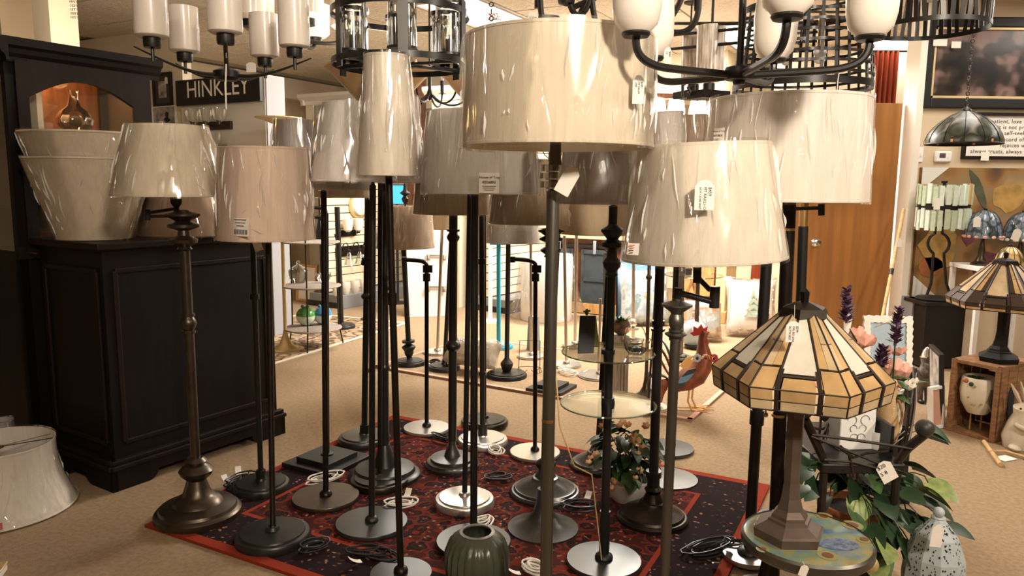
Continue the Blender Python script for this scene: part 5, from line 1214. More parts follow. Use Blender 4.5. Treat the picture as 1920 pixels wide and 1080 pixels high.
MB().lathe([(.012, 0), (.012, .006), (0, .008)], (0, 0, 0), (0, -1, 0), 12).build('door_bolt', 'chrome', d_, (W(1643, 250).x-da.x, -.02, W(1643, 250).z))
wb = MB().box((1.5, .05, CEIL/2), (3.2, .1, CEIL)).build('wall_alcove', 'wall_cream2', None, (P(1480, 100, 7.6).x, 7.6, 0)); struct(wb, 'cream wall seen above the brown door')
c0, c1 = P(1640, 200, 7.4), P(1676, 96, 7.4); t = thing('red_curtain', 'rust red striped curtain panel above the brown door', 'curtain', (c0.x-.05, 7.4, 1.2)); n = 24
vs = []; fs = []
for i in range(n+1):
    x = (c1.x-c0.x+.1)*i/n; y = .03*math.sin(i*1.3)
    vs += [(x, y, 0), (x, y, c1.z-1.2)]
for i in range(n): fs.append((2*i, 2*i+2, 2*i+3, 2*i+1))
MB().add(vs, fs).build('cloth', 'curtain_red', t); MB().cyl((-.1, 0, c1.z-1.2), (.5, 0, c1.z-1.2), .012).build('rod', 'dark_wood', t)
# big dark framed picture
p0, p1 = W(1712, 203), W(1712, 32); wd = 1.35
t = thing('framed_picture', 'large black framed dark flower painting on the right wall', 'picture', (x0, YW-.001, p0.z)); hh = p1.z-p0.z; fw = .075
m = MB()
for s in (0, 1): m.box((fw/2+s*(wd-fw), -.02, hh/2), (fw, .04, hh)); m.box((wd/2, -.02, fw/2+s*(hh-fw)), (wd-2*fw, .04, fw))
m.build('frame', 'black', t, smooth=False, bevel=.008)
m = MB()
for s in (0, 1): m.box((fw+.008+s*(wd-2*fw-.016), -.015, hh/2), (.016, .03, hh-2*fw)); m.box((wd/2, -.015, fw+.008+s*(hh-2*fw-.016)), (wd-2*fw, .03, .016))
m.build('gilt_slip', 'brass_soft', t, smooth=False)
MB().box((wd/2, -.006, hh/2), (wd-2*fw, .01, hh-2*fw)).build('painting', 'painting_flowers', t, smooth=False); MB().box((wd/2, -.018, hh/2), (wd-2*fw-.03, .002, hh-2*fw-.03)).build('glass', 'picture_glass', t, smooth=False)
price_tag(t, (x0, YW-.001, p0.z), 1763, 80, YW-.05, 26, 12, (), point=False); price_tag(t, (x0, YW-.001, p0.z), 1793, 84, YW-.05, 18, 12, (), point=False)
# verse sign
p0, p1 = W(1800, 298), W(1800, 211); t = thing('sign', 'cream verse sign in brown wooden frame below the dark painting', 'sign', (p0.x, YW-.001, p0.z)); hh = p1.z-p0.z; wd = 1.3; fw = .022
m = MB()
for s in (0, 1): m.box((fw/2+s*(wd-fw), -.015, hh/2), (fw, .03, hh)); m.box((wd/2, -.015, fw/2+s*(hh-fw)), (wd-2*fw, .03, fw))
m.build('frame', 'dark_wood2', t, smooth=False); MB().box((wd/2, -.006, hh/2), (wd-2*fw, .01, hh-2*fw)).build('board', 'paper', t, smooth=False)
for body, px_, py_ in (('is patient, love is kind', 1845, 231), ('t, it is not proud', 1858, 242), ('t self-seeking', 1873, 253), ('record of wrongs', 1873, 265), ('rejoices with', 1872, 276), ('always trusts, always', 1817, 287)):
    q = W(px_, py_); text('lettering', body, .043, 'ink', t, (q.x-p0.x, -.0125, q.z-p0.z), (1, 0, 0), (0, 0, 1), spacing=1.08)
price_tag(t, (p0.x, YW-.001, p0.z), 1847, 293, YW-.04, 15, 16, (), point=False)
c_ = W(1766, 294); t = thing('thermostat', 'white digital thermostat on the right wall', 'thermostat', (c_.x, YW-.001, c_.z))
MB().box((0, -.012, 0), (.13, .024, .085)).build('case', 'white_paint', t, bevel=.015); MB().box((-.01, -.025, .008), (.045, .003, .035)).build('display', 'picture_mat', t, smooth=False); m = MB()
for s in (-1, 1): m.box((.04, -.025, s*.015+.005), (.014, .003, .012))
m.build('button', 'trim_white', t)
c_ = W(1720, 290); t = thing('light_switch', 'white light switch plate beside the thermostat', 'switch', (c_.x, YW-.001, c_.z)); MB().box((.02, -.004, 0), (.04, .008, .115)).build('plate', 'white_paint', t, bevel=.003); MB().box((.02, -.010, 0), (.012, .01, .025)).build('toggle', 'white_gloss', t)
# unframed canvas with card corners
p0, p1 = W(1715, 556), W(1728, 314); t = thing('canvas_painting', 'large unframed floral canvas with card corner guards on the right wall', 'picture', (W(1717, 400).x, YW-.002, p0.z)); hh = p1.z-p0.z; wd = 1.25
MB().box((wd/2, -.02, hh/2), (wd, .038, hh)).build('canvas', 'painting_floral', t, smooth=False)
for z_ in (0, 1): MB().prism([(0, z_*hh), (.20, z_*hh), (0, z_*hh+(.17 if not z_ else -.17))], (0, -.042, 0), (1, 0, 0), (0, 0, 1), (0, 1, 0), .006).build('corner_guard', 'photo_bw' if False else 'wall_white', t, smooth=False)
mat('paint_gold', (.50, .30, .08), .7, noise=.4, nscale=12); mat('paint_green', (.09, .10, .05), .7, noise=.4, nscale=12); mat('paint_plum', (.16, .04, .06), .7, noise=.4, nscale=12)
def blob(px_, py_, w_, h_, m_, rot=0, n=14, wob=.12, sd=1):
    c_ = W(px_, py_, .045); kk = mpp(c_); rnd = random.Random(sd); pts = []
    for i in range(n):
        a = 2*math.pi*i/n; r_ = 1+rnd.uniform(-wob, wob); x, z = w_/2*kk*math.cos(a)*r_, h_/2*kk*math.sin(a)*r_
        pts.append((x*math.cos(rot)-z*math.sin(rot), x*math.sin(rot)+z*math.cos(rot)))
    MB().prism(pts, (c_.x-t.location.x, -.0405, c_.z-t.location.z), (1, 0, 0), (0, 0, 1), (0, 1, 0), .003).build('brush_mark', m_, t, smooth=False)
blob(1835, 355, 16, 80, 'paint_green', .45, sd=2); blob(1760, 460, 70, 90, 'paint_gold', sd=3, wob=.2); blob(1895, 370, 60, 60, 'paint_gold', sd=4, wob=.25); blob(1820, 430, 30, 60, 'paint_plum', sd=5); blob(1745, 500, 44, 40, 'terracotta', sd=6); blob(1850, 500, 60, 60, 'paint_plum', sd=7)

# bamboo cane against the door
pa = P(1694, 394, 5.62); pb_ = F(1632, 712); t = thing('walking_cane', 'bamboo walking cane leaning against the brown door', 'cane', pb_)
m = MB(); d_ = pa-pb_
for i in range(7): m.cyl(d_*(i/7), d_*((i+1)/7-.004), .013, 10); m.ball(d_*((i+1)/7), .0145, 10, 6)
m.build('shaft', 'bamboo', t); MB().cyl(d_*.60, d_*.635, .0155, 10).build('band', 'black', t)
price_tag(t, pb_, 1686, 455, 5.45, 10, 16, ())
# ---- black pedestal with slat lamp
b = F(1762, 692); k = mpp(b); ph = P(1762, 566, b.y).z; t = thing('pedestal', 'tall black display pedestal against the right wall', 'pedestal', b)
MB().box((0, .12, ph/2), (74*k, .26, ph-.03)).build('body', 'black', t, smooth=False, bevel=.004); MB().box((0, .12, ph-.015), (84*k, .30, .03)).build('top', 'black_satin', t, bevel=.004); MB().box((-34*k, .25, ph/2), (12*k, .2, ph)).build('side', 'plastic_grey', t, smooth=False)
lb_ = Vector((P(1750, 560, b.y+.1).x, b.y+.1, ph)); t = thing('table_lamp', 'table lamp with two rings of pale green glass slats on the black pedestal', 'table lamp', lb_)
Lq = lambda px, py, dy=0: P(px, py, lb_.y+dy)-lb_; k = mpp(lb_)
MB().lathe([(0, 0), (30*k, 0), (32*k, 3*k), (28*k, 6*k), (0, 7*k)], seg=32).build('base', 'black', t)
for s in (-1, 1):
    MB().tube([Lq(1760+s*22, 553), Lq(1760+s*14, 530), Lq(1760+s*10, 480)]+bez(Lq(1760+s*10, 475), Lq(1760+s*24, 465), Lq(1760+s*24, 445), Lq(1760+s*7, 438), 8)+[Lq(1760+s*6, 425)], 2.6*k, 7).build('frame_bar', 'black', t)
mat('slat_green', (.50, .58, .42), .3, noise=.15, nscale=30); mat('slat_mint', (.66, .74, .64), .3, noise=.1, nscale=30); mat('slat_amber', (.52, .32, .14), .3)
sh = bpy.data.objects.new('shade', None); col.objects.link(sh); sh.parent = t
bb = MB(); c_ = Lq(1769, 388); bb.lathe([(42*k, -5*k), (43*k, -5*k), (43*k, 5*k), (42*k, 5*k)], c_, seg=40, caps=False)
bo = bb.build('band', 'dark_wood2', t); rnd = random.Random(5)
for row in (0, 1):
    for i in range(26):
        a_ = 2*math.pi*i/26; dz = rnd.uniform(-3, 3)*k; hh_ = 36*k; cz = c_ + Vector((math.cos(a_)*44*k, math.sin(a_)*44*k, (22 if row == 0 else -22)*k+dz))
        MB().box((0, 0, 0), (7.5*k, 3*k, hh_), a_+math.pi/2).build('glass_slat', 'slat_amber' if rnd.random() < .12 else rnd.choice(('slat_green', 'slat_mint', 'slat_mint')), sh, cz, smooth=False)
MB().cyl(Lq(1770, 430), Lq(1770, 352), 2*k).build('stem', 'black', t); m = MB().cyl(Lq(1771, 352), Lq(1771, 342), 3*k)
for s in (-1, 0, 1): m.ball(Lq(1771+s*4, 341), 2.2*k, 8, 5)
m.build('finial', 'dark_wood2', t)
price_tag(t, lb_, 1757, 382, lb_.y-.19, 12, 22, (), string_to=(1757, 360, lb_.y-.18))
# ---- white table with small stained glass lamps
tz = P(1830, 497, 5.3).z; b = Vector((P(1868, 497, 5.3).x+.04, 5.32, 0)); t = thing('side_table', 'small white open-frame side table by the floral canvas', 'table', b)
MB().box((0, 0, tz-.015), (.52, .36, .03)).build('top', 'white_paint', t, bevel=.003)
for sx in (-1, 1):
    for sy in (-1, 1): MB().box((sx*.24, sy*.16, tz/2-.015), (.03, .03, tz-.03)).build('leg', 'white_paint', t, smooth=False)
def dome_lamp(label, px_, yb, ysh, ytop, wpx, Y, z, m_, m2, stem='bronze_lt', name='table_lamp'):
    b = P(px_, yb, Y); b.z = z; k = mpp(b); t = thing(name, label, 'table lamp', b); Lq = lambda py: P(px_, py, Y).z-z
    zs0, zs1 = Lq(ysh), Lq(ytop); r = wpx/2*k
    MB().lathe([(0, 0), (r*.55, 0), (r*.55, .015), (r*.3, .03), (r*.16, .07), (r*.2, zs0*.5), (r*.1, zs0*.9), (r*.08, zs0+.05), (0, zs0+.05)], seg=24).build('base', stem, t)
    N = 6; prof = [(r*math.cos(math.pi/2*i/N)**.8, zs0+(zs1-zs0)*math.sin(math.pi/2*i/N)) for i in range(N)]+[(r*.08, zs1)]
    s = MB().lathe(prof, seg=28, caps=False, fn=lambda q, z_, a: q*(1+(.03*math.cos(14*a) if z_ < zs0+.01 else 0))).build('shade', m_, t)
    for i in range(14):
        a_ = 2*math.pi*i/14; MB().tube([(p[0]*1.01*math.cos(a_), p[0]*1.01*math.sin(a_), p[1]) for p in prof], .002, 4).build('lead_line', 'black', s)
    m = MB()
    for i in range(14):
        a_ = 2*math.pi*(i+.5)/14; m.ball((prof[0][0]*1.0*math.cos(a_), prof[0][0]*math.sin(a_), zs0+.01), r*.13, 8, 5, (1, 1, .7))
    m.build('petal_border', m2, s); MB().ball((0, 0, zs1+.008), .012, 10, 6).build('finial', 'black', t)
    return t, b
colramp_mat('glass_blue', 'ShaderNodeTexVoronoi', [(0, (.06, .09, .13)), (.4, (.20, .25, .30)), (.7, (.03, .04, .05)), (1, (.10, .13, .10))], 22, .15)
colramp_mat('glass_amber', 'ShaderNodeTexVoronoi', [(0, (.75, .50, .22)), (.5, (.62, .42, .18)), (.8, (.10, .08, .02)), (1, (.55, .45, .20))], 14, .2)
colramp_mat('glass_dragon', 'ShaderNodeTexVoronoi', [(0, (.03, .04, .025)), (.35, (.06, .075, .045)), (.6, (.015, .018, .012)), (.9, (.30, .28, .24))], 12, .38)
t, b = dome_lamp('dark blue stained glass table lamp with pink petal border on the white table', 1838, 498, 446, 394, 62, 5.3, tz, 'glass_blue', 'petal_pink'); price_tag(t, b, 1832, 416, 5.18, 14, 20, (), string_to=(1843, 396, 5.2))
t, b = dome_lamp('dark blue stained glass table lamp cut off at the right edge', 1910, 494, 452, 398, 62, 5.3, tz, 'glass_blue', 'petal_white'); price_tag(t, b, 1906, 440, 5.08, 16, 22, (), rot=-.3, string_to=(1897, 412, 5.1))
dome_lamp('little amber stained glass lamp in front of the white table', 1888, 530, 503, 462, 50, 5.05, tz-.12, 'glass_amber', 'petal_peach')
b = P(1888, 600, 5.05); b.z = 0; t = thing('plant_stand', 'small dark stand carrying the little amber lamp', 'stand', b); MB().lathe([(0, 0), (.1, 0), (.1, .02), (.02, .04), (.02, tz-.15), (.09, tz-.135), (.09, tz-.12), (0, tz-.12)]).build('stand', 'dark_wood2', t)
# hanging dome pendant
b = P(1806, 270, 4.5); k = mpp(b); t = thing('stained_pendant', 'hanging dragonfly stained glass dome pendant on a chain', 'pendant light', b)
r = 64*k; hh = 62*k; prof = [(r*q, hh*u) for q, u in ((1, 0), (1.0, .10), (.93, .30), (.80, .50), (.60, .70), (.36, .86), (.14, .97))]+[(.02, hh)]
s = MB().lathe(prof, seg=32, caps=False).build('shade', 'glass_dragon', t); MB().torus((0, 0, 0), r, .005, (0, 0, 1), 36, 6).build('rim', 'black', s)
for i in range(12):
    a_ = 2*math.pi*i/12; MB().tube([(p[0]*1.005*math.cos(a_), p[0]*1.005*math.sin(a_), p[1]) for p in prof], .0025, 4).build('lead_line', 'black', s)
for i in range(6):
    m = MB(); a_ = 2*math.pi*i/6-1.35; d_ = Vector((math.cos(a_), math.sin(a_), 0))
    for j in range(5): m.box(d_*(r*.985-.016*j*.55)+Vector((0, 0, .012+j*.016)), (.012, .012, .0165), a_)
    m.build('dragonfly_body', 'petal_peach', s)
m = MB(); m.lathe([(.03, hh-.004), (.022, hh+.01), (.008, hh+.02), (0, hh+.03)]); m.build('cap', 'black', t)
m = MB(); n = int((CEIL-b.z-hh-.04)/.030)
for i in range(n): m.torus((0, 0, hh+.035+i*.030), .011, .003, (1, 0, 0) if i % 2 else (0, 1, 0), 10, 5)
m.build('chain', 'iron', t); MB().lathe([(0, CEIL-b.z-.03), (.05, CEIL-b.z-.02), (.055, CEIL-b.z-.002), (0, CEIL-b.z-.002)]).build('canopy', 'black', t)

# ================================================================== stained glass table lamps (hexagonal)
mat('pane_cream', (.76, .71, .60), .22, noise=.12, nscale=18, coat=.3); mat('pane_amber', (.62, .40, .18), .22, noise=.3, nscale=14, coat=.3); mat('pane_tan', (.62, .47, .28), .22, noise=.3, nscale=14, coat=.3); mat('pane_brown', (.22, .09, .05), .25, noise=.4, nscale=30); mat('pane_dark', (.05, .03, .02), .3); mat('lead', (.035, .022, .015), .45, metal=.4)
def hex_lamp(label, b, zsk, zsh, ztop, Rs, rtop, a0, colbase, hcol, Rb, tagpx=None, dark=False, scx=0):
    t = thing('stained_glass_lamp', label, 'table lamp', b)
    ctr = Vector((scx, 0, 0))
    def hv(i, r, z): a = a0+i*math.pi/3; return ctr+Vector((r*math.cos(a), r*math.sin(a), z))
    sh = bpy.data.objects.new('shade', None); col.objects.link(sh); sh.parent = t
    lead = MB()
    C1, C2, C3 = ('pane_tan', 'pane_dark', 'pane_amber') if dark else ('pane_cream', 'pane_amber', 'pane_tan')
    for i in range(6):
        T0, T1, B0, B1 = hv(i, rtop, ztop), hv(i+1, rtop, ztop), hv(i, Rs, zsh), hv(i+1, Rs, zsh); S0, S1 = hv(i, Rs*.965, zsk), hv(i+1, Rs*.965, zsk)
        n1 = (B1-B0).cross(T0-B0).normalized(); n2 = (B1-B0).cross(S0-B0).normalized()
        mid = (B0+B1)/2-ctr; mid.z = 0
        if n1.dot(mid) < 0: n1 = -n1
        if n2.dot(mid) < 0: n2 = -n2
        fm = lambda u, v: (B0*(1-u)+B1*u)*(1-v)+(T0*(1-u)+T1*u)*v
        fs_ = lambda u, v: (S0*(1-u)+S1*u)*(1-v)+(B0*(1-u)+B1*u)*v
        def pane(f, uv, m_, n):
            c = sum((f(u, v) for u, v in uv), Vector())/len(uv)
            q = [c+(f(u, v)-c)*.975 for u, v in uv]
            MB().add([p+n*.0015 for p in q]+[p-n*.0015 for p in q], [tuple(range(len(q))), tuple(reversed(range(len(q), 2*len(q))))]+[(j, (j+1) % len(q), len(q)+(j+1) % len(q), len(q)+j) for j in range(len(q))]).build('pane', m_, sh, smooth=False)
        P_ = pane
        P_(fm, [(.27, .20), (.73, .20), (.66, 1), (.34, 1)], C1, n1)
        for s in (0, 1):
            u = lambda q: q if s == 0 else 1-q
            P_(fm, [(u(0), .62), (u(.13), .62), (u(.16), 1), (u(0), 1)], C3, n1); P_(fm, [(u(.13), .30), (u(.26), .30), (u(.33), 1), (u(.16), 1)] if s == 0 else [(u(.16), 1), (u(.33), 1), (u(.26), .30), (u(.13), .30)], C2, n1)
            P_(fm, [(u(0), .30), (u(.13), .30), (u(.13), .62), (u(0), .62)], C3, n1); P_(fm, [(u(0), 0), (u(.24), 0), (u(.24), .28), (u(0), .28)], C2, n1)
            P_(fs_, [(u(0), .48), (u(.24), .48), (u(.24), 1), (u(0), 1)], C2, n2); P_(fs_, [(u(0), 0), (u(.24), 0), (u(.24), .46), (u(0), .46)], C3, n2); 
            # knot-shaped brown bar crossing the rim
            for (f, n, v0, v1) in ((fm, n1, -.0, .26), (fs_, n2, .0, 1.0)):
                a_, b_ = f(u(.28), v0), f(u(.28), v1); w_ = (B1-B0)*.022
                lead.obox((a_+b_)/2+n*.001, w_, (b_-a_)/2, n*.003)
        P_(fm, [(.32, 0), (.68, 0), (.68, .15), (.32, .15)], C2, n1); P_(fs_, [(.32, .48), (.68, .48), (.68, 1), (.32, 1)], C2, n2); P_(fs_, [(.32, 0), (.68, 0), (.68, .46), (.32, .46)], C3, n2)
        lw = Rs*.012
        for a_, b_, w_ in ((B0, T0, lw*1.1), (B0, S0, lw), (B0, B1, lw*.9), (S0, S1, lw), (fm(.265, .19), fm(.335, 1), lw*1.5), (fm(.735, .19), fm(.665, 1), lw*1.5), (fm(.25, .175), fm(.75, .175), lw*1.7), (fm(.13, .3), fm(.16, 1), lw*.5), (fm(.87, .3), fm(.84, 1), lw*.5), (fm(0, .29), fm(.25, .29), lw*.5), (fm(.75, .29), fm(1, .29), lw*.5), (fm(0, .62), fm(.14, .62), lw*.5), (fm(.86, .62), fm(1, .62), lw*.5), (fs_(0, .47), fs_(1, .47), lw*.9), (fm(.24, 0), fm(.24, .3), lw*.6), (fm(.76, 0), fm(.76, .3), lw*.6)):
            lead.cyl(a_, b_, w_, 6)
    lead.build('lead_came', 'lead', sh)
    MB().lathe([(rtop*1.25, ztop-.008), (rtop*1.05, ztop+.012), (rtop*.5, ztop+.022), (.010, ztop+.026), (.012, ztop+.05), (0, ztop+.06)], ctr, (0, 0, 1), 6).build('cap', 'bronze', t, smooth=False)
    # hexagonal pedestal base
    r = Rb
    pr = [(0, 0), (r*.97, 0), (r, r*.25), (r*.93, r*.30), (r*.62, r*.48), (r*.60, r*.54), (r*.52, r*.58), (r*.50, r*.66), (r*.36, r*.82), (r*.27, r*1.15), (r*.22, r*1.6), (r*.24, hcol*.86), (r*.30, hcol*.93), (r*.22, hcol), (0, hcol)]
    o = MB().lathe(pr, (0, 0, 0), (0, 0, 1), 6).build('base', colbase, t, smooth=False)
    return t
# peacock table and front lamp
zt = .45; tc_ = F(1513, 1007, zt); k = mpp(tc_); rt_ = 118*k
t = thing('peacock_table', 'small round peacock-painted table at the lower right', 'table', (tc_.x, tc_.y, 0))
MB().lathe([(0, zt-.003), (rt_*.955, zt-.003), (rt_*.97, zt), (rt_*.955, zt), (0, zt)], seg=56).build('painted_top', 'peacock', t)
MB().lathe([(0, zt-.028), (rt_*.96, zt-.028), (rt_, zt-.020), (rt_, zt-.002), (rt_*.965, zt+.004), (rt_*.955, zt-.004), (0, zt-.004)], seg=56).build('rim', 'pewter', t)
mat('peacock_eye', (.26, .25, .10), .2); mat('peacock_core', (.16, .06, .03), .2); mat('peacock_blue', (.07, .10, .20), .15, noise=.4, nscale=90, c2=(.20, .26, .34))
for (px_, py_, s_) in ((1598, 985, 20), (1545, 968, 16), (1428, 985, 14), (1620, 1012, 14), (1552, 1042, 18), (1430, 1030, 12)):
    q = F(px_, py_, zt)-Vector((tc_.x, tc_.y, 0))
    e = MB().lathe([(0, .0), (s_*k, .0), (s_*k, .0016), (0, .0016)], q-EZ*.0005, seg=20).build('feather_eye', 'peacock_eye', t); MB().lathe([(0, 0), (s_*k*.55, 0), (s_*k*.55, .001), (0, .001)], q+EZ*.0011, seg=16).build('feather_core', 'peacock_core', e)
q = F(1572, 1020, zt)-Vector((tc_.x, tc_.y, 0)); MB().prism([(-44, -6), (-20, -22), (10, -26), (36, -12), (34, 6), (14, 20), (-8, 22), (-22, 12), (-30, 6)], q+EZ*.001, (k, 0, 0), (0, k, 0), (0, 0, 1), .0016).build('peacock_motif', 'peacock_blue', t, smooth=False)
for a_ in (.3, 2.4, 4.5): MB().tube([(rt_*.55*math.cos(a_), rt_*.55*math.sin(a_), zt-.03), (rt_*.75*math.cos(a_), rt_*.75*math.sin(a_), zt*.5), (rt_*1.0*math.cos(a_), rt_*1.0*math.sin(a_), .0)], .014, 8).build('leg', 'dark_wood2', t)
q = P(1632, 1058, tc_.y-.02)-Vector((tc_.x, tc_.y, 0)); m = MB().cyl((rt_*.75, -.02, zt-.03), q, .012, 10); m.ball(q, .020, 14, 9); m.build('knob_leg', 'brass_soft', t)
price_tag(t, (tc_.x, tc_.y, 0), 1507, 1070, tc_.y-.16, 16, 22, (), rot=-.3, string_to=(1505, 1052, tc_.y-.15))
b = F(1478, 1004, zt); Yl = b.y; k = mpp(P(1497, 700, Yl)); zz = lambda py: P(1497, py, Yl).z-zt
t = hex_lamp('stained glass table lamp with cream and amber hexagonal shade in the right foreground', b, zz(737), zz(700), zz(585), 160*k, 38*k, -R(22), 'lamp_bronze', zz(745), 66*mpp(b), scx=P(1500, 700, Yl).x-b.x)
price_tag(t, b, 1487, 622, Yl-.15, 27, 40, ('$299', 'CAL BO-2755', '26.5"H 2E27'), vertical=True, string_to=(1490, 572, Yl-.07))
m = MB()
for i in range(10): m.ball(P(1436, 764+i*1.6, Yl-.05)-b, .0022, 6, 4)
m.ball(P(1436, 778, Yl-.05)-b, .006, 8, 6); m.build('pull_chain', 'brass', t)
MB().cyl((P(1492, 700, Yl)-b), P(1494, 585, Yl)-b, .006).build('stem', 'bronze', t)

# crate with second lamp on top
cA, cB = F(1862, 832), F(1772, 806); ux = (cA-cB).normalized(); uy = Vector((-ux.y, ux.x, 0)); k = mpp(cA); cw = (cA-cB).length; ch = P(1862, 690, cA.y).z; cd = .36
t = thing('wooden_crate', 'rustic wooden crate standing on end with handle hole in its side', 'crate', cB, math.atan2(ux.y, ux.x))
for i in range(4): MB().box((cw-.008, (i+.5)*cd/4, ch/2), (.016, cd/4-.008, ch-.04)).build('plank', 'crate_wood', t, bevel=.002); MB().box((.008, (i+.5)*cd/4, ch/2), (.016, cd/4-.008, ch-.04)).build('plank', 'crate_wood', t, bevel=.002)
for z_ in (.01, ch-.01):
    for i in range(3): MB().box((cw/2, (i+.5)*cd/3, z_), (cw, cd/3-.006, .02)).build('plank', 'crate_wood', t, bevel=.002)
for i in range(4): MB().box((cw/2, cd-.006, ch*(i+.5)/4), (cw, .012, ch/4-.01)).build('plank', 'crate_wood', t, bevel=.002)
for x_ in (.012, cw-.012): MB().box((x_, .012, ch/2), (.024, .024, ch)).build('corner_post', 'crate_wood', t, bevel=.002)
MB().prism([(.045*math.cos(a*.524)*.7, .06*math.sin(a*.524)+(.04 if math.sin(a*.524) > 0 else -.04)) for a in range(12)], (cw+.0015, cd*.36, ch*.48), (0, 1, 0), (0, 0, 1), (1, 0, 0), .004).build('handle_hole', 'hole', t, smooth=False)
price_tag(t, cB, 1852, 760, cA.y-.04, 12, 30, ())
hb_ = cB+ux*(cw*.45)+uy*.08; t = thing('hen_planter', 'white speckled hen-shaped planter on thin legs inside the crate', 'planter', hb_+EZ*.02); k = mpp(hb_)
MB().lathe([(0, .09), (.05, .10), (.085, .16), (.095, .22), (.088, .29), (.08, .30), (.07, .28), (0, .27)], seg=28, fn=lambda r, z, a: r*(1+.06*math.cos(a))).build('body', 'ceramic_cream', t)
MB().lathe([(.014, 0), (0, .035)], (-.09, -.03, .285), (-1, -.3, .1), 8).build('beak', 'terracotta', t); MB().ball((-.075, -.05, .27), .012).build('eye', 'leaf_dark', t); MB().prism([(0, 0), (.06, .02), (.10, -.03), (.07, -.11), (.02, -.13), (-.01, -.06)], (.0, -.098, .25), (1, 0, 0), (0, 0, 1), (0, 1, 0), .008).build('wing', 'pewter_fig', t)
for s in (-1, 1): MB().tube([(s*.03, 0, .11), (s*.03, 0, .0), (s*.03, -.04, .002)], .005, 6).build('leg', 'crate_wood', t)
for i in range(9): put(lf_r, 'leaf', t, (-.02, 0, .28), (math.cos(i*.7), math.sin(i*.7), .8), 0, .9)
rnd = random.Random(4)
for i in range(9):
    a_ = rnd.uniform(3.5, 5.6); z_ = rnd.uniform(.15, .27); MB().ball((.094*math.cos(a_), .094*math.sin(a_), z_), .006, 8, 5).build('speckle', 'olive', t)
b = cB+ux*(cw*.62)+uy*.16+EZ*(ch); k = mpp(b); Yl = b.y; zz = lambda py: P(1850, py, Yl).z-b.z
hex_lamp('dark stained glass lamp with pyramid shade standing on the wooden crate', b, zz(574), zz(562), zz(492), 92*k, 20*k, .35, 'dark_wood', zz(560), 36*k, dark=True, scx=P(1878, 560, Yl).x-b.x)
# bunny
b = F(1905, 838); k = mpp(b); t = thing('bunny_figurine', 'pale stone rabbit figurine beside the crate', 'figurine', b)
m = MB().tube([(0, 0, 0), (0, .0, 20*k), (0, -.01, 48*k), (-.005, -.02, 66*k), (-.01, -.03, 80*k), (-.012, -.035, 88*k)], [22*k, 26*k, 20*k, 13*k, 15*k, 4*k], 16)
m.tube([(-.015, -.03, 84*k), (-.035, -.01, 104*k), (-.06, .0, 122*k)], [3*k, 5.5*k, 1.5*k], 8, ell=(.5, 1)); m.tube([(.005, -.03, 86*k), (.0, -.01, 106*k), (-.012, .0, 126*k)], [3*k, 5.5*k, 1.5*k], 8, ell=(.5, 1)); m.build('body', 'ceramic_cream', t)
for s in (-1, 1): MB().ball((-.02+s*.03, -.075, 82*k), 2*k, 8, 5).build('eye', 'black', t); MB().ball((s*.05, -.06, 6*k), 9*k, 10, 6, (1, 1.6, .7)).build('foot', 'ceramic_cream', t)
MB().tube(bez((-.05, -.05, 50*k), (-.03, -.11, 42*k), (.02, -.11, 42*k), (.05, -.05, 50*k)), 4*k, 8).build('arms', 'ceramic_cream', t)
# bamboo flute on the floor
b = F(1860, 850, .012); t = thing('bamboo_chime', 'split bamboo rod with looped cane lying on the carpet', 'chime', b)
a0, a1 = F(1845, 828, .012)-b, F(1877, 872, .012)-b; m = MB()
for i in range(2): m.cyl(a0+(a1-a0)*(i/2), a0+(a1-a0)*((i+1)/2-.02), .011, 10)
m.build('rod', 'bamboo', t); MB().tube([F(1862, 846, .012)-b, F(1885, 846, .014)-b, F(1920, 856, .014)-b, F(1950, 866, .014)-b], .007, 8).build('cane_loop', 'bamboo', t)
m = MB().box((0, 0, -.009), (.09, .06, .002), .4); m.build('card', 'paper', t, F(1885, 856, .012)-b, smooth=False)
# frames on the floor
framed('narrow dark frame standing on the carpet left of the crate', F(1751, 788), 1.25, .28, .42, .022, 'black', 'photo_bw', .08); framed('small white picture frame standing against the crate', F(1752, 803), .45, .12, .24, .02, 'white_paint', 'salmon', .1)
# grey gnome statue
b = F(1730, 754); k = mpp(b); t = thing('garden_gnome', 'pewter grey garden gnome statue near the right wall', 'statue', b)
m = MB().tube([(0, 0, 28*k), (0, 0, 34*k), (0, -.005, 46*k), (0, -.005, 60*k), (0, 0, 68*k), (0, 0, 74*k), (0, 0, 82*k), (0, 0, 87*k)], [8*k, 13*k, 15*k, 15*k, 10*k, 8*k, 10*k, 9*k], 16)
for s in (-1, 1): m.tube([(s*6.5*k, 0, 34*k), (s*7*k, 0, 18*k), (s*7*k, -2*k, 2*k)], [7*k, 5.5*k, 5*k], 10)
m.build('body', 'pewter_fig', t); MB().lathe([(11*k, 0), (11.5*k, 2*k), (9.5*k, 5*k), (7*k, 14*k), (2*k, 20*k), (0, 21*k)], (0, 0, 85*k), (.05, .12, 1), 16).build('hat', 'chrome', t)
MB().lathe([(0, -22*k), (6*k, -12*k), (8*k, 0), (0, 3*k)], (0, -10*k, 76*k), (0, -.25, 1), 12).build('beard', 'pewter_fig', t); MB().ball((0, -14*k, 82*k), 2.6*k, 8, 6).build('nose', 'pewter_fig', t)
MB().tube(bez((-15*k, 0, 60*k), (-18*k, -10*k, 44*k), (-6*k, -16*k, 44*k), (2*k, -16*k, 48*k)), 4*k, 8).build('arm', 'pewter_fig', t); MB().tube(bez((15*k, 0, 60*k), (18*k, -10*k, 44*k), (8*k, -16*k, 42*k), (2*k, -16*k, 46*k)), 4*k, 8).build('arm', 'pewter_fig', t)
for s in (-1, 1): MB().ball((s*7*k, -6*k, 3*k), 6*k, 10, 6, (.9, 1.6, .8)).build('boot', 'black', t)

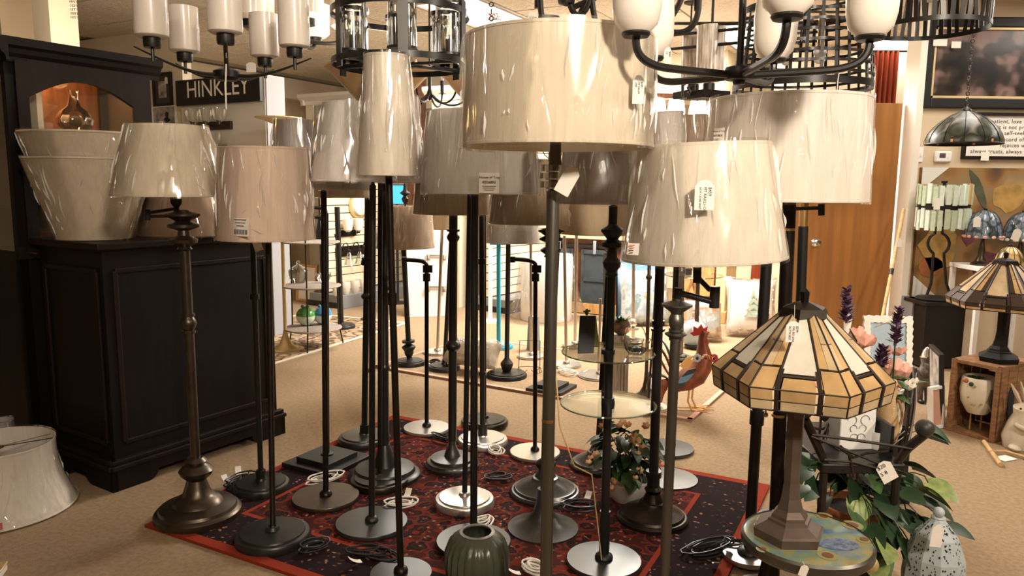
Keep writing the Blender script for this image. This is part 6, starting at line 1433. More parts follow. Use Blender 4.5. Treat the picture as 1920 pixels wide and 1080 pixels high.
# ================================================================== iron plant stand with birdhouse, bouquet, pothos
YF, YB = 2.10, 2.46; zs = P(1612, 866, YF).z
bS = Vector((P(1612, 866, YF).x, YF, 0)); LS = lambda px, py, Y: P(px, py, Y)-bS
t = thing('iron_plant_stand', 'dark iron plant stand with twig rails and ball finials at the right', 'plant stand', bS)
xl, xr = LS(1546, 866, YF).x, LS(1682, 880, YF).x; xbl, xbr = LS(1572, 790, YB).x, LS(1692, 800, YB).x
for (x_, y_, tpx, nm) in ((xl, 0, LS(1509, 785, YF-.02), 1), (xr, 0, LS(1733, 815, YF-.02), 1), (xbl, YB-YF, LS(1560, 715, YB), 0), (xbr, YB-YF, LS(1712, 690, YB+.02), 0)):
    lean = .02 if x_ > 0 else -.0
    MB().tube([(x_-.02*(1 if x_ > 0 else -1), y_, 0), (x_, y_, .2), (x_, y_, zs), (x_+(tpx.x-x_)*.45, y_, zs+(tpx.z-zs)*.5), tpx], [.013, .012, .012, .014, .013], 9).build('post', 'iron', t)
    if nm: MB().ball(tpx+EZ*.02, .027 if tpx.x > 0 else .020, 16, 10, (1, 1, .95)).build('ball_finial', 'stone_dark', t)
MB().box(((xl+xr)/2, (YB-YF)/2, zs-.015), (xr-xl+.03, YB-YF+.04, .03)).build('tray', 'black_satin', t, bevel=.004)
MB().box((xr-.006, (YB-YF)/2+.02, zs+.05), (.010, YB-YF-.02, .10)).build('side_plate', 'black', t, smooth=False)
MB().box(((xl+xr)/2, (YB-YF)/2, .16), (xr-xl-.02, YB-YF, .02)).build('lower_shelf', 'iron', t, smooth=False)
for pts in (((1522, 815), (1580, 822), (1650, 832), (1712, 842)), ((1520, 818), (1572, 838), (1640, 866), (1700, 888)), ((1545, 862), (1600, 866), (1650, 880), (1690, 892)), ((1572, 838), (1600, 858), (1625, 850), (1665, 846)), ((1575, 836), (1592, 852), (1598, 880), (1600, 895))):
    MB().tube([LS(px, py, YF-.02) for px, py in pts], [.004, .005, .0045, .003], 6).build('twig_rail', 'iron', t)
for pts in (((1690, 850), (1705, 790), (1712, 740), (1720, 700)), ((1700, 840), (1720, 770), (1716, 720), (1712, 690)), ((1694, 800), (1704, 760), (1698, 730), (1706, 700)), ((1530, 840), (1545, 790), (1535, 740), (1552, 700)), ((1540, 830), (1560, 780), (1570, 750), (1566, 715)), ((1520, 800), (1552, 815), (1570, 790), (1572, 760))):
    MB().tube(bez(*[LS(px, py, YF+.10+.08*i) for i, (px, py) in enumerate(pts)], 8), .0045, 6).build('twig_rail', 'iron', t)
il = leaf_mesh('iron_leaf', 'iron', .05, .014, .3, .1, False)
for (px, py, Y, d_) in ((1690, 752, YB-.05, (1, 0, .1)), (1660, 752, YB-.05, (1, 0, .15)), (1545, 790, YF+.15, (.3, 0, 1)), (1550, 800, YF+.1, (.1, 0, -1)), (1558, 760, YF+.2, (.2, 0, 1)), (1705, 745, YB, (.2, 0, 1))): put(il, 'iron_leaf', t, LS(px, py, Y), d_, .6)
price_tag(t, bS, 1662, 884, YF-.05, 30, 42, ('$20', '5 8'), rot=.55)
# birdhouse
b = P(1604, 866, YF+.1); b.z = zs; k = mpp(b); t = thing('birdhouse', 'white embossed birdhouse box with orange scalloped roof on the iron stand', 'birdhouse', b, .12)
MB().box((0, .05, 54*k), (70*k, .10, 108*k)).build('body', 'white_paint', t, bevel=.003)
sc_ = MB()
for (cx, cz, rr_, s) in ((-8, 78, 7, 1), (8, 78, 7, -1), (-13, 58, 9, -1), (13, 58, 9, 1), (-9, 42, 7, 1), (9, 42, 7, -1), (-7, 24, 8, -1), (7, 24, 8, 1)):
    sc_.tube([((cx+rr_*math.cos(a*.6)*s)*k, -.001, (cz+rr_*math.sin(a*.6))*k) for a in range(8)], .0012, 5)
sc_.build('scroll_relief', 'photo_bw' if False else 'disc_steel', t)
for s in (-1, 1):
    rm = MB().obox((s*24*k, .05, 121*k), (27*k, 0, -s*16*k), (0, .075, 0), (s*.001, 0, .002)); rp = rm.build('roof', 'orange_roof', t, smooth=False)
m = MB()
for i in range(7): m.lathe([(0, -.003), (6*k, -.003), (6*k, .003), (0, .003)], ((i-3)*9*k, -.027, 110*k), (0, 1, 0), 12)
m.build('scallop', 'orange_roof', t); MB().prism([(-35*k, 0), (35*k, 0), (0, 24*k)], (0, -.002, 108*k), (1, 0, 0), (0, 0, 1), (0, 1, 0), .004).build('gable', 'salmon', t, smooth=False)
b = P(1644, 838, YF+.12); b.z = zs; k = mpp(b)
t = thing('white_cup', 'white lettered cup on the iron stand beside the birdhouse', 'cup', b); MB().lathe([(0, 0), (14*k, 0), (17*k, 4*k), (18*k, 34*k), (16*k, 34*k), (15*k, 6*k), (0, 5*k)], seg=24).build('cup', 'white_gloss', t); MB().torus((19*k, 0, 18*k), 8*k, 2*k, (0, 1, 0), 14, 6).build('handle', 'white_gloss', t)
b = P(1664, 834, YF+.2); b.z = zs; k = mpp(b); t = thing('wooden_bird', 'tan carved wooden penguin-like figure on the iron stand', 'figurine', b)
MB().tube([(0, 0, 0), (-2*k, 0, 20*k), (-5*k, 0, 52*k), (-4*k, 0, 80*k), (-2*k, 0, 96*k), (0, -.004, 108*k), (2*k, -.008, 116*k)], [16*k, 20*k, 17*k, 11*k, 12*k, 11*k, 3*k], 16).build('body', 'tan_fig', t)
MB().tube(bez((10*k, -.01, 78*k), (18*k, -.02, 60*k), (20*k, -.02, 40*k), (14*k, -.01, 26*k)), [3*k]*13, 8, ell=(.5, 1.4)).build('wing', 'tan_fig', t); MB().tube([(4*k, -14*k, 108*k), (5*k, -22*k, 104*k)], [3*k, .5*k], 6).build('beak', 'terracotta', t)
m = MB()
for i in range(16): m.ball((-4*k+i*.1*k, -17*k+abs(i-8)*.2*k, (20+i*5)*k), 1*k, 5, 4)
m.build('stitching', 'paper', t)
# bouquet
b = P(1672, 820, YF+.28); b.z = zs; k = mpp(b); t = thing('flower_arrangement', 'vase of silk flowers with lavender spikes and pink blossoms behind the glass lamp', 'flowers', b); LB = lambda px, py, dy=0: P(px, py, b.y+dy)-b
MB().lathe([(0, 0), (14*k, 0), (20*k, 30*k), (16*k, 60*k), (13*k, 76*k), (15*k, 82*k), (11*k, 80*k), (0, 70*k)], seg=24).build('vase', 'ceramic_cream', t)
def spike(px, py0, py1, dx, nm='lavender_spike'):
    m = MB(); p0, p1 = LB(px-dx, py1), LB(px, py0); rnd = random.Random(px)
    for i in range(110):
        u = rnd.random(); a_ = rnd.uniform(0, 6.28); d_ = Vector((math.cos(a_), math.sin(a_), rnd.uniform(.2, 1.0))).normalized(); c_ = p0+(p1-p0)*u; s_ = d_.cross(EZ).normalized(); L_ = (21-7*u)*k
        m.add([c_, c_+d_*L_*.5+s_*4.5*k, c_+d_*L_, c_+d_*L_*.5-s_*4.5*k], [(0, 1, 2, 3)])
    m.cyl(p0, p1, 3*k, 6); m.build(nm, 'lavender', t)
    MB().tube([LB(1672, 748), p0], 1.6*k, 6).build('stem', 'leaf_dark', t)
spike(1588, 543, 606, 2); spike(1686, 582, 648, 8); spike(1655, 652, 690, 4)
bp_ = blossom_mesh('petal_pink', .032); bw_ = blossom_mesh('petal_white', .020)
for (px, py, s) in ((1610, 632, 1.1), (1622, 648, 1.1), (1602, 642, .8), (1634, 640, .8), (1664, 690, 1.1), (1682, 694, 1.2), (1698, 698, 1.0), (1690, 664, .9), (1664, 662, .8)): put(bp_, 'blossom', t, LB(px, py, rnd.uniform(-.02, .03)), (1, 0, .2), -1.1+rnd.uniform(-.4, .4), s)
for (px, py) in ((1668, 732), (1676, 740), (1664, 745), (1704, 722), (1712, 728), (1716, 718), (1660, 728), (1672, 722)): put(bw_, 'white_blossom', t, LB(px, py, -.03), (1, 0, .2), -1.1, .9)
lf2 = leaf_mesh('flower_leaf', 'leaf', .09, .022, .2, .5, False)
for i in range(16):
    a_ = i*.4; put(lf2, 'flower_leaf', t, LB(1672+rnd.uniform(-14, 14), 735+rnd.uniform(-25, 10)), (math.cos(a_), math.sin(a_), rnd.uniform(-.2, 1.0)), 0, rnd.uniform(.7, 1.1))
MB().tube([LB(1586, 632), LB(1588, 618), LB(1590, 600), LB(1590, 586)], [1.5*k, 6*k, 8*k, 3*k], 10, ell=(1, .3)).build('white_petal', 'ceramic_white', t)
# scalloped frame on an easel block behind the bouquet
b = P(1668, 692, 3.0); k = mpp(b); zf = b.z; t = thing('plinth_block', 'black plinth behind the flower arrangement', 'pedestal', (b.x, 3.06, 0)); MB().box((0, 0, zf/2), (.22, .14, zf)).build('block', 'black', t, bevel=.004); MB().box((0, 0, .02), (.24, .16, .04)).build('foot', 'black', t)
t = thing('framed_mirror', 'cream scalloped picture frame with blue picture behind the flowers', 'picture', (b.x, 3.02, zf)); t.rotation_euler = (-.16, 0, -.1)
wf, hf = 44*k, 98*k; pts = []
for (xa, za, xb, zb_, n_) in ((-wf, 0, wf, 0, 6), (wf, 0, wf*1.0, hf, 7), (wf, hf, -wf, hf*1.0, 6), (-wf, hf, -wf, 0, 7)):
    for i in range(n_*3):
        u = i/(n_*3); w_ = 1.2*k*math.sin(u*n_*2*math.pi); px_, pz_ = xa+(xb-xa)*u, za+(zb_-za)*u; nx, nz_2 = (zb_-za), -(xb-xa); ln2 = math.hypot(nx, nz_2); pts.append((px_+nx/ln2*w_, pz_+nz_2/ln2*w_))
inn = [(x*.74, hf/2+(z-hf/2)*.74) for x, z in pts]; n_ = len(pts); vs = [(x, -.008, z) for x, z in pts]+[(x, -.010, z) for x, z in inn]+[(x, .008, z) for x, z in pts]+[(x, .008, z) for x, z in inn]; fs = []
for i in range(n_):
    j = (i+1) % n_; fs += [(i, j, n_+j, n_+i), (2*n_+i, 3*n_+i, 3*n_+j, 2*n_+j), (i, 2*n_+i, 2*n_+j, j), (n_+i, n_+j, 3*n_+j, 3*n_+i)]
MB().add(vs, fs).build('frame', 'paper', t); MB().box((0, .0, hf/2), (wf*1.52, .004, hf*.78)).build('picture', 'photo_blue', t, smooth=False); MB().tube([(-.05, -.012, hf*.80), (0, -.014, hf*.9), (.05, -.012, hf*.84)], .0012, 5).build('twine', 'cord_gold', t)
# pothos
b = P(1595, 985, YF+.13); b.z = .17; k = mpp(P(1595, 960, YF+.13)); t = thing('pothos_plant', 'trailing pothos plant in a terracotta pot below the iron stand tray', 'potted plant', b); LP = lambda px, py, Y: P(px, py, Y)-b
zp = P(1595, 950, YF+.1).z-b.z
MB().lathe([(0, 0), (.06, 0), (.085, zp*.7), (.10, zp*.72), (.105, zp), (.092, zp), (.085, zp*.8), (0, zp*.8)], seg=32).build('pot', 'terracotta', t); MB().lathe([(0, zp*.86), (.09, zp*.86)], seg=24, caps=False).build('soil', 'soil', t)
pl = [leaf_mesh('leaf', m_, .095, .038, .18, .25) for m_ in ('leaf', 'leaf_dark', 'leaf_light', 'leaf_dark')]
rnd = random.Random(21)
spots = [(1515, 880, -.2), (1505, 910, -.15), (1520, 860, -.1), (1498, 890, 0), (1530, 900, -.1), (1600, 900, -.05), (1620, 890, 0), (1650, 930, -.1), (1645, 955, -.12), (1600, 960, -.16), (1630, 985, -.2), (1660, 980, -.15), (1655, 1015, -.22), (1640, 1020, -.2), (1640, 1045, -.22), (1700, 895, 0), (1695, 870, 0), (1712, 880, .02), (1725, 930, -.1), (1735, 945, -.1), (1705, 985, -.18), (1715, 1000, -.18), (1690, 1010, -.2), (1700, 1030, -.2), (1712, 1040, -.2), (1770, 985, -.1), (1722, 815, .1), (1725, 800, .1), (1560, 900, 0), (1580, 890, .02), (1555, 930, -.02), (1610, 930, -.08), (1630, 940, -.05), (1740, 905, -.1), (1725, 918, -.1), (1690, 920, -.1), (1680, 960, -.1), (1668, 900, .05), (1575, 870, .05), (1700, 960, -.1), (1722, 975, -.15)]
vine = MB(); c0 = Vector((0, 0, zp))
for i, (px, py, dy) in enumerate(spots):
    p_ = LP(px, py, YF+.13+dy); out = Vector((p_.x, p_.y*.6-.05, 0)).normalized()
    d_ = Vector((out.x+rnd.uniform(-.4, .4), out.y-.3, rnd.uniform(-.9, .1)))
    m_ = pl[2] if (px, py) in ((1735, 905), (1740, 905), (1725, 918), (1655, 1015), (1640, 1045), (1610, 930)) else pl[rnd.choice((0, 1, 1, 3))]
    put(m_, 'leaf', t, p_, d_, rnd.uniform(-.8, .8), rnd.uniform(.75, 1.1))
    if i % 2 == 0 or px > 1690: vine.tube(bez(c0, c0+EZ*.08+p_*.1, p_+Vector((0, 0, .06)), p_, 7), .002, 5)
vine.build('vines', 'leaf_dark', t)
# pierced lantern
b = P(1738, 1200, 1.98); b.z = 0; Yq = 1.98; k = mpp(P(1740, 1050, Yq)); zt_ = P(1746, 968, Yq).z; t = thing('pierced_lantern', 'pale blue-grey pierced metal lantern with ball finial at lower right', 'lantern', b)
prof = [(0, 0), (40*k, 0), (46*k, .03), (50*k, zt_*.35), (54*k, zt_*.55), (50*k, zt_*.72), (36*k, zt_*.87), (16*k, zt_*.96), (9*k, zt_), (0, zt_)]
MB().lathe(prof, (0, 0, 0), (0, 0, 1), 10).build('body', 'bluewhite', t, smooth=False)
MB().ball((0, 0, zt_+8*k), 10*k, 14, 9).build('ball_finial', 'bluewhite', t); MB().torus((0, 0, zt_-2*k), 10*k, 2.5*k, (0, 0, 1), 16, 6).build('collar', 'bluewhite', t)
h_ = MB(); rnd = random.Random(9)
for f_ in range(10):
    a0, a1 = 2*math.pi*f_/10, 2*math.pi*(f_+1)/10
    for j in range(3, 8):
        (r0, z0), (r1, z1) = prof[j-1], prof[j]
        for q in range(14):
            u, v = rnd.uniform(.1, .9), rnd.uniform(.06, .94); r_, z_ = r0+(r1-r0)*v, z0+(z1-z0)*v
            x, y, _ = basis((0, 0, 1)); A_ = (x*math.cos(a0)+y*math.sin(a0))*r_; B_ = (x*math.cos(a1)+y*math.sin(a1))*r_; c_ = A_*(1-u)+B_*u+EZ*z_; tn = (B_-A_).normalized(); up_ = ((x*math.cos((a0+a1)/2)+y*math.sin((a0+a1)/2))*.951*(r1-r0)+EZ*(z1-z0)).normalized(); nn = tn.cross(up_)
            if nn.dot(c_-EZ*c_.z) < 0: nn = -nn
            s_ = rnd.uniform(.9, 1.7)*k; h_.add([c_+nn*.0006+tn*s_*math.cos(g*1.047)+up_*s_*1.5*math.sin(g*1.047) for g in range(6)], [tuple(range(6))])
ho = h_.build('piercings', 'hole', t, smooth=False); ho['kind'] = 'stuff'
price_tag(t, b, 1757, 1005, Yq-.10, 22, 44, (), rot=-.1, string_to=(1752, 965, Yq-.03))
# ================================================================== hanging fixtures
def rod_to_ceiling(t, b, z0, m='black', r=.007):
    H = CEIL-b.z
    MB().cyl((0, 0, z0), (0, 0, H-.01), r, 10).build('rod', m, t); MB().lathe([(.06, H-.002), (.06, H-.014), (.03, H-.026), (0, H-.028)], seg=24).build('canopy', m, t)
# white cylinder glass chandelier, upper left
Yc = 2.5; hub = P(425, 141, Yc); zg = P(430, 82, Yc-.03).z-hub.z; k = mpp(hub); RA = 127*k
def cyl_chandelier(label, hub, rz, tagit=False):
    t = thing('chandelier', label, 'chandelier', hub, 0, 'white glass chandeliers')
    MB().lathe([(0, -.018), (.03, -.018), (.042, -.008), (.042, .012), (.02, .022), (0, .022)], seg=24).build('hub', 'black', t)
    for i in range(5):
        a = rz-math.pi/2+i*2*math.pi/5; d = Vector((math.cos(a), math.sin(a), 0)); s = Vector((-d.y, d.x, 0))
        pts = bez(d*.03, d*RA*.5+EZ*-.012, d*RA*.85+EZ*(zg*.25), d*RA*1.24+EZ*(zg*.62), 14); ar = MB().tube(pts, [.010-.0005*j for j in range(15)], 8, ell=(1.1, .7)).build('arm', 'black', t)
        zc = -.012+.02; c = d*RA
        MB().cyl(c+EZ*(zg*.22), c+EZ*(zg-.028), .0055, 8).build('riser', 'black', t)
        MB().lathe([(0, zg-.034), (.024, zg-.034), (.026, zg-.026), (.026, zg-.004), (0, zg-.004)], c, seg=20).build('socket_cup', 'black', t)
        rg = .050; hg = .145
        MB().lathe([(.0, zg-.004), (rg*.8, zg-.004), (rg*.97, zg+.002), (rg, zg+.014), (rg, zg+hg), (rg-.004, zg+hg), (rg-.004, zg+.014), (0, zg+.004)], c, seg=32).build('glass_shade', 'opal', t)
    rod_to_ceiling(t, hub, .02); return t
t = cyl_chandelier('black five-arm chandelier with white cylinder glasses at upper left', hub, R(21))
price_tag(t, hub, 471, 126, Yc+.12, 18, 18, (), string_to=(476, 108, Yc+.12)); MB().tube([P(424, 120, Yc-.22)-hub, P(423, 160, Yc-.22)-hub, P(424, 205, Yc-.22)-hub], .0022, 5).build('string', 'cord_white', t)
h2 = P(556, 74, 3.15)
t2 = thing('chandelier', 'black chandelier with white drum glasses behind the left chandelier', 'chandelier', h2, 0, 'white glass chandeliers'); k2 = mpp(h2)
MB().lathe([(0, -.02), (.04, -.01), (.04, .02), (0, .03)]).build('hub', 'black', t2)
for i, a in enumerate((.2, 1.45, 2.7, 3.95, 5.2)):
    d = Vector((math.cos(a), math.sin(a), 0)); MB().tube(bez(d*.03, d*.12-EZ*.02, d*.2-EZ*.01, d*.20+EZ*.03), .008, 8).build('arm', 'black', t2)
    MB().lathe([(.0, .02), (.03, .02), (.03, .05), (0, .05)], d*.20).build('socket_cup', 'black', t2); MB().lathe([(0, .045), (.045, .045), (.062, .06), (.066, .18), (.062, .18), (.058, .062), (0, .05)], d*.20, seg=28).build('glass_shade', 'opal', t2)
rod_to_ceiling(t2, h2, .02)
# black ring chandelier with clear glass cylinders
Yc = 2.62; hub = P(752, 121, Yc); k = mpp(hub); RR = 128*k; zu = P(752, 28, Yc).z-hub.z
t = thing('chandelier', 'black ring chandelier with seeded clear glass cylinders above the tall shade', 'chandelier', hub)
for z_ in (0, zu): MB().lathe([(RR-.004, z_-.010), (RR, z_-.010), (RR, z_+.010), (RR-.004, z_+.010), (RR-.004, z_-.010)], seg=64, caps=False).build('ring', 'black_satin', t)
for i in range(6):
    a = R(40)+i*math.pi/3; d = Vector((math.cos(a), math.sin(a), 0)); s = Vector((-d.y, d.x, 0))
    MB().obox(d*(RR-.003)+EZ*(zu/2), d*.003, s*.016, EZ*(zu/2+.03)).build('strap', 'black_satin', t)
    c = d*(RR-.052); hg = .165; rg = .046; z0 = .018
    MB().obox(c+EZ*.005, d*.05, s*.011, EZ*.004).build('bracket', 'black_satin', t)
    MB().lathe([(0, z0-.012), (.018, z0-.012), (.018, z0), (rg+.004, z0), (rg+.004, z0+.008), (0, z0+.008)], c, seg=24).build('holder', 'black_satin', t)
    MB().lathe([(rg, z0+.008), (rg, z0+hg)], c, seg=28, caps=False).build('glass_cylinder', 'seeded_glass', t)
    MB().lathe([(rg-.002, z0+hg), (rg+.006, z0+hg), (rg+.006, z0+hg+.014), (rg-.002, z0+hg+.014), (rg-.002, z0+hg)], c, seg=28, caps=False).build('glass_rim', 'black_satin', t)
    b_ = MB().lathe([(.010, z0+.008), (.010, z0+.06), (.018, z0+.085), (.017, z0+.11), (.006, z0+.13), (0, z0+.132)], c, seg=16).build('bulb', 'clear_glass', t); MB().cyl(c+EZ*(z0+.07), c+EZ*(z0+.115), .002, 6).build('filament', 'filament', b_); MB().cyl(c+EZ*(z0+.006), c+EZ*(z0+.055), .012, 10).build('candle_sleeve', 'black_satin', t)
MB().box((0, 0, zu*.45), (.045, .045, zu*1.0)).build('centre_box', 'black_satin', t, bevel=.002)
for i in range(3):
    a = R(40)+i*math.pi/3; d = Vector((math.cos(a), math.sin(a), 0)); MB().obox(EZ*.0, d*RR, Vector((-d.y, d.x, 0))*.008, EZ*.004).build('cross_bar', 'black_satin', t)
rod_to_ceiling(t, hub, .0)
# scroll chandelier top middle
Yc = 2.9; hub = P(1062, 2, Yc); k = mpp(hub); LQ = lambda px, py, dy=0: P(px, py, Yc+dy)-hub
t = thing('chandelier', 'black scroll-arm chandelier hanging above the big drum shade', 'chandelier', hub)
for i, pts in enumerate((((1013, -30), (1012, 20), (1015, 56), (1035, 62)), ((1066, -10), (1068, 30), (1092, 50), (1108, -6)), ((1096, 10), (1080, 40), (1070, 58), (1052, 62)), ((1080, 30), (1080, 50), (1090, 70), (1100, 72)), ((1110, -10), (1110, 20), (1118, 50), (1126, 66)), ((1075, 14), (1090, 6), (1110, 0), (1122, -8)), ((1310, -20), (1316, 50), (1290, 66), (1258, 60)), ((1280, -10), (1270, 20), (1262, 26), (1256, 36)))):
    MB().tube(bez(*[LQ(px, py, .03*((i % 3)-1)) for px, py in pts], 10), 5.5*k, 8).build('scroll_arm', 'black', t)
MB().cyl(LQ(1009, 16), LQ(1009, -8), 7*k).build('arm_cup', 'black', t); MB().cyl(LQ(1308, 20), LQ(1308, -10), 7*k).build('arm_cup', 'black', t)
MB().lathe([(0, -.02), (.03, -.01), (.04, .03), (.02, .06), (0, .07)]).build('hub', 'black', t); rod_to_ceiling(t, hub, .03)
price_tag(t, hub, 999, 42, Yc-.05, 20, 38, ('$499', 'CAP', '12'), vertical=True, string_to=(1013, 8, Yc))
MB().lathe([(22*k, 0), (20*k, -10*k), (8*k, -18*k), (0, -18*k)], LQ(1028, 32)).build('cup', 'stone_dark', t)
# white tulip chandelier, near right
Yc = 1.68; hub = P(1386, 141, Yc); k = mpp(hub); RA = 220*k; t = thing('chandelier', 'black five-arm chandelier with white tulip glasses at the top right', 'chandelier', hub, 0, 'white glass chandeliers')
zg = P(1205, 48, Yc-.15).z-hub.z
MB().lathe([(0, -.022), (.012, -.02), (.014, -.012), (.030, -.010), (.034, .004), (.030, .016), (.016, .02), (0, .022)], seg=24).build('hub', 'black', t)
for i in range(5):
    a = -R(16.5)+i*2*math.pi/5; d = Vector((math.cos(a), math.sin(a), 0)); c = d*RA
    MB().tube([d*.025, d*RA*.45+EZ*.002]+bez(d*RA*.66+EZ*.004, d*RA*.95+EZ*.006, c+EZ*.03, c+EZ*(zg-.012), 10), .0085, 9).build('arm', 'black_satin', t)
    MB().lathe([(0, zg-.014), (.026, zg-.010), (.030, zg-.004), (.028, zg+.001), (0, zg+.001)], c, seg=20).build('fitter', 'black', t)
    rg, hg = .052, .15
    MB().lathe([(0, zg), (rg*.55, zg), (rg*.85, zg+.016), (rg*.97, zg+.045), (rg, zg+hg*.6), (rg*.92, zg+hg), (rg*.86, zg+hg), (rg*.92, zg+hg*.6), (rg*.8, zg+.02), (0, zg+.006)], c, seg=32).build('glass_shade', 'opal', t)
rod_to_ceiling(t, hub, .02, r=.008)
price_tag(t, hub, 1252, 107, Yc+.1, 14, 36, ('$459', 'LA'), vertical=True, string_to=(1252, 86, Yc+.1))
# basket weave cage pendant
Yc = 2.75; c0 = P(1502, 165, Yc); k = mpp(c0); r1 = 124*k; r0 = 112*k; hh = P(1502, 22, Yc).z-c0.z
t = thing('basket_pendant', 'black woven metal basket pendant above the white drum shade', 'pendant light', c0)
for z_, r_ in ((0, r1), (hh, r0)): MB().lathe([(r_-.003, z_-.008), (r_, z_-.012), (r_, z_+.012), (r_-.003, z_+.008), (r_-.003, z_-.008)], seg=64, caps=False).build('rim', 'black_satin', t)
for i in range(30):
    a = 2*math.pi*i/30; d = Vector((math.cos(a), math.sin(a), 0)); s = Vector((-d.y, d.x, 0)); p0, p1 = d*(r1-.003), d*(r0-.003)+EZ*hh
    MB().obox((p0+p1)/2, d*.0012, s*.0055, (p1-p0)/2).build('upright_strip', 'black_satin', t, smooth=False)
for j in range(7):
    u = .12+.76*j/6; r_ = r1+(r0-r1)*u; z_ = hh*u
    n = 60; vs = []; fs = []
    for i in range(n):
        a = 2*math.pi*i/n; o_ = .003*(1 if ((i//2+j) % 2) else -1); d = Vector((math.cos(a), math.sin(a), 0)); vs += [d*(r_+o_)+EZ*(z_-.005), d*(r_+o_)+EZ*(z_+.005)]
    for i in range(n): i2 = (i+1) % n; fs.append((2*i, 2*i2, 2*i2+1, 2*i+1))
    MB().add(vs, fs).build('woven_band', 'black_satin', t)
for i in range(3):
    a = i*math.pi/3; d = Vector((math.cos(a), math.sin(a), 0)); MB().obox(EZ*hh, d*r0, Vector((-d.y, d.x, 0))*.006, EZ*.003).build('cross_bar', 'black_satin', t)
for i in range(4):
    a = i*math.pi/2+.4; d = Vector((math.cos(a), math.sin(a), 0)); MB().cyl(d*.08+EZ*(hh*.5), d*.08+EZ*(hh-.02), .012).build('socket', 'brass', t); MB().ball(d*.08+EZ*(hh*.42), .022, 12, 8).build('bulb', 'white_gloss', t)
rod_to_ceiling(t, c0, hh*.6)
price_tag(t, c0, 1638, 152, Yc-.05, 7, 60, (), string_to=(1640, 80, Yc-.05)); MB().tube([P(1575, 125, Yc-.26)-c0, P(1571, 150, Yc-.26)-c0, P(1569, 180, Yc-.26)-c0], .0018, 5).build('string', 'cord_white', t)
# ribbon drum pendant, top right
Yc = 2.45; c0 = P(1742, 54, Yc); k = mpp(c0); r1 = 101*k; hh = .22
t = thing('ribbon_pendant', 'black drum pendant of slanting metal ribbons at the upper right', 'pendant light', c0)
for z_ in (0, hh): MB().lathe([(r1-.003, z_-.006), (r1, z_-.006), (r1, z_+.008), (r1-.003, z_+.008), (r1-.003, z_-.006)], seg=64, caps=False).build('rim', 'black_satin', t)
rnd = random.Random(2)
for i in range(44):
    a = 2*math.pi*i/44; a2 = a+rnd.uniform(-.16, .16); d0, d1 = Vector((math.cos(a), math.sin(a), 0)), Vector((math.cos(a2), math.sin(a2), 0)); s = Vector((-d0.y, d0.x, 0))
    MB().obox((d0*r1+d1*r1)/2*.99+EZ*hh/2, d0*.001, s*.0065, (d1*r1+EZ*hh-d0*r1)/2).build('ribbon', 'black_satin', t, smooth=False)
for i in range(3):
    a = i*math.pi/3; d = Vector((math.cos(a), math.sin(a), 0)); MB().obox(EZ*hh, d*r1, Vector((-d.y, d.x, 0))*.006, EZ*.003).build('cross_bar', 'black_satin', t)
MB().ball(EZ*.12, .04).build('bulb', 'white_gloss', t); MB().cyl(EZ*.15, EZ*.22, .016).build('socket', 'black', t); rod_to_ceiling(t, c0, hh)
# wood-grain glass pendant and its rails
mat('grain_glass', (.86, .80, .72), .25, c2=(.42, .36, .30), nscale=16, stretch=(5, 5, .6))
Yc = 4.0; c0 = P(1329, 190, Yc); k = mpp(c0); t = thing('chandelier', 'wooden-block chandelier with bark-textured glass cylinders in the middle distance', 'chandelier', c0); LQ = lambda px, py, dy=0: P(px, py, Yc+dy)-c0
for px, dy in ((1328, 0), (1299, .25)):
    q = LQ(px, 186, dy); MB().box(q+EZ*.02, (62*k, .14, 14*k), .4).build('wood_block', 'dark_wood2', t, bevel=.003); MB().cyl(q+EZ*.03, q+EZ*.08, 11*k, 16).build('socket', 'black', t); MB().lathe([(17*k, 0), (17*k, 3*k), (0, 3*k)], q+EZ*(.088)).build('collar', 'brass', t)
    MB().lathe([(25*k, 0), (26*k, 98*k), (24*k, 98*k), (23*k, 0)], q+EZ*.095, seg=32, caps=False).build('glass_cylinder', 'grain_glass', t)
for y_ in (40, 62, 88): MB().cyl(LQ(1258, y_+4, .3), LQ(1385, y_-8 if y_ > 60 else y_+4, -.2), 3*k).build('rail', 'dark_wood2', t)
m = MB(); m.tube([LQ(1280, 182), LQ(1280, 160), LQ(1292, 152)], 3*k); m.tube([LQ(1296, 178), LQ(1290, 164), LQ(1300, 158)], 3*k); m.build('hook', 'black', t)
rod_to_ceiling(t, c0, .02)
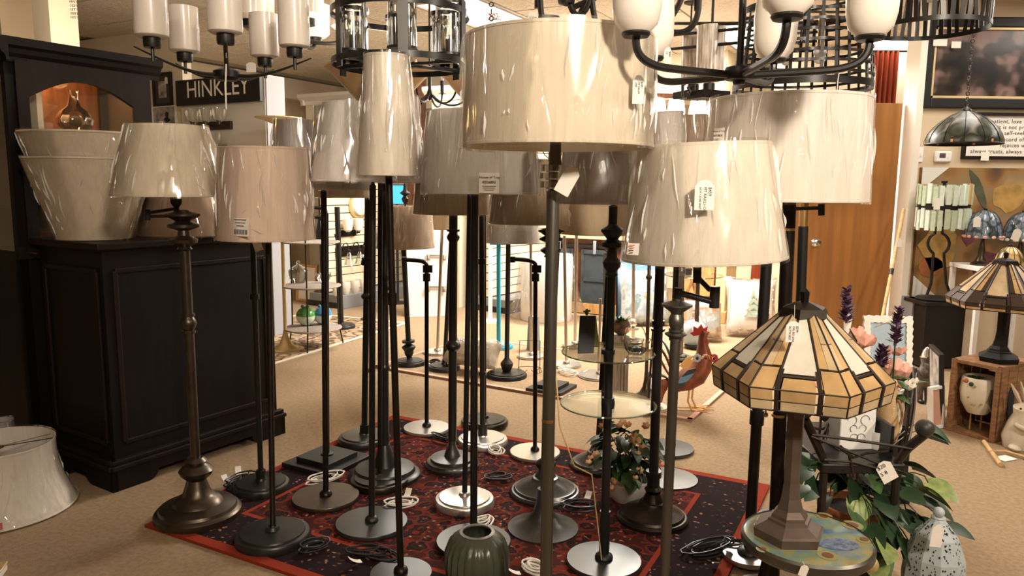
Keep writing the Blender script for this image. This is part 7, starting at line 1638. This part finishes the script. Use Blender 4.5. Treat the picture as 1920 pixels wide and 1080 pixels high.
# lit globe chandelier far back
Yc = 5.9; c0 = P(1290, 182, Yc); k = mpp(c0); t = thing('chandelier', 'lit wooden beam chandelier with glowing white globes in the back', 'chandelier', c0)
MB().box((0, 0, 0), (150*k, .08, 9*k), .1).build('beam', 'red_wood', t)
for x_ in (-58, -22, 20, 54):
    MB().lathe([(12*k, 0), (14*k, -6*k), (17*k, -26*k), (14*k, -30*k), (0, -30*k)], (x_*k, x_*k*.1, -4*k), seg=20).build('lit_globe', 'bulb_lit', t)
rod_to_ceiling(t, c0, .0, 'black')
# iron candle chandelier behind the torchiere bowls
Yc = 5.2; c0 = P(806, 178, Yc); k = mpp(c0); t = thing('chandelier', 'iron candle chandelier with curved arms behind the torchiere bowls', 'chandelier', c0)
MB().lathe([(0, -.04), (.012, -.03), (.025, 0), (.012, .04), (.012, .12), (0, .12)]).build('hub', 'black', t)
for i in range(6):
    a = i*math.pi/3+.3; d = Vector((math.cos(a), math.sin(a), 0)); MB().tube(bez(d*.02, d*.10-EZ*.10, d*.26-EZ*.08, d*.27+EZ*.04), .007, 7).build('arm', 'black', t); MB().lathe([(.03, .04), (.012, .05), (.014, .13), (0, .13)], d*.27).build('candle_cup', 'black', t); MB().lathe([(.010, .13), (.016, .155), (.008, .18), (0, .195)], d*.27).build('bulb', 'opal', t)
rod_to_ceiling(t, c0, .1)
# loose hanging cord with copper wires
b = P(921, 66, 3.4); t = thing('hanging_cord', 'black fixture chain with loose copper wires hanging from the ceiling', 'cord', b)
m = MB()
for i in range(int((CEIL-b.z-.03)/.03)): m.torus((0, 0, .01+i*.03), .009, .003, (1, 0, 0) if i % 2 else (0, 1, 0), 10, 5)
m.build('chain', 'black', t); m = MB(); rnd = random.Random(6)
for i in range(7): m.tube(bez((0, 0, .08), (rnd.uniform(-.05, .06), 0, .12), (rnd.uniform(-.06, .08), rnd.uniform(-.03, .03), .05), (rnd.uniform(-.05, .07), 0, .07), 8), .0014, 5)
m.build('copper_wire', 'rust', t); MB().lathe([(.05, CEIL-b.z-.002), (.05, CEIL-b.z-.012), (0, CEIL-b.z-.02)]).build('canopy', 'black', t)
# small gold-rimmed thing cut by the frame edge at lower left
b = F(2, 1078); t = thing('trinket_box', 'corner of a white and gold trinket box at the lower left edge', 'box', b, .3); MB().box((-.04, 0, .012), (.10, .07, .024)).build('box', 'white_gloss', t, bevel=.005); MB().box((-.04, 0, .027), (.104, .074, .008)).build('lid', 'brass_soft', t, bevel=.003)
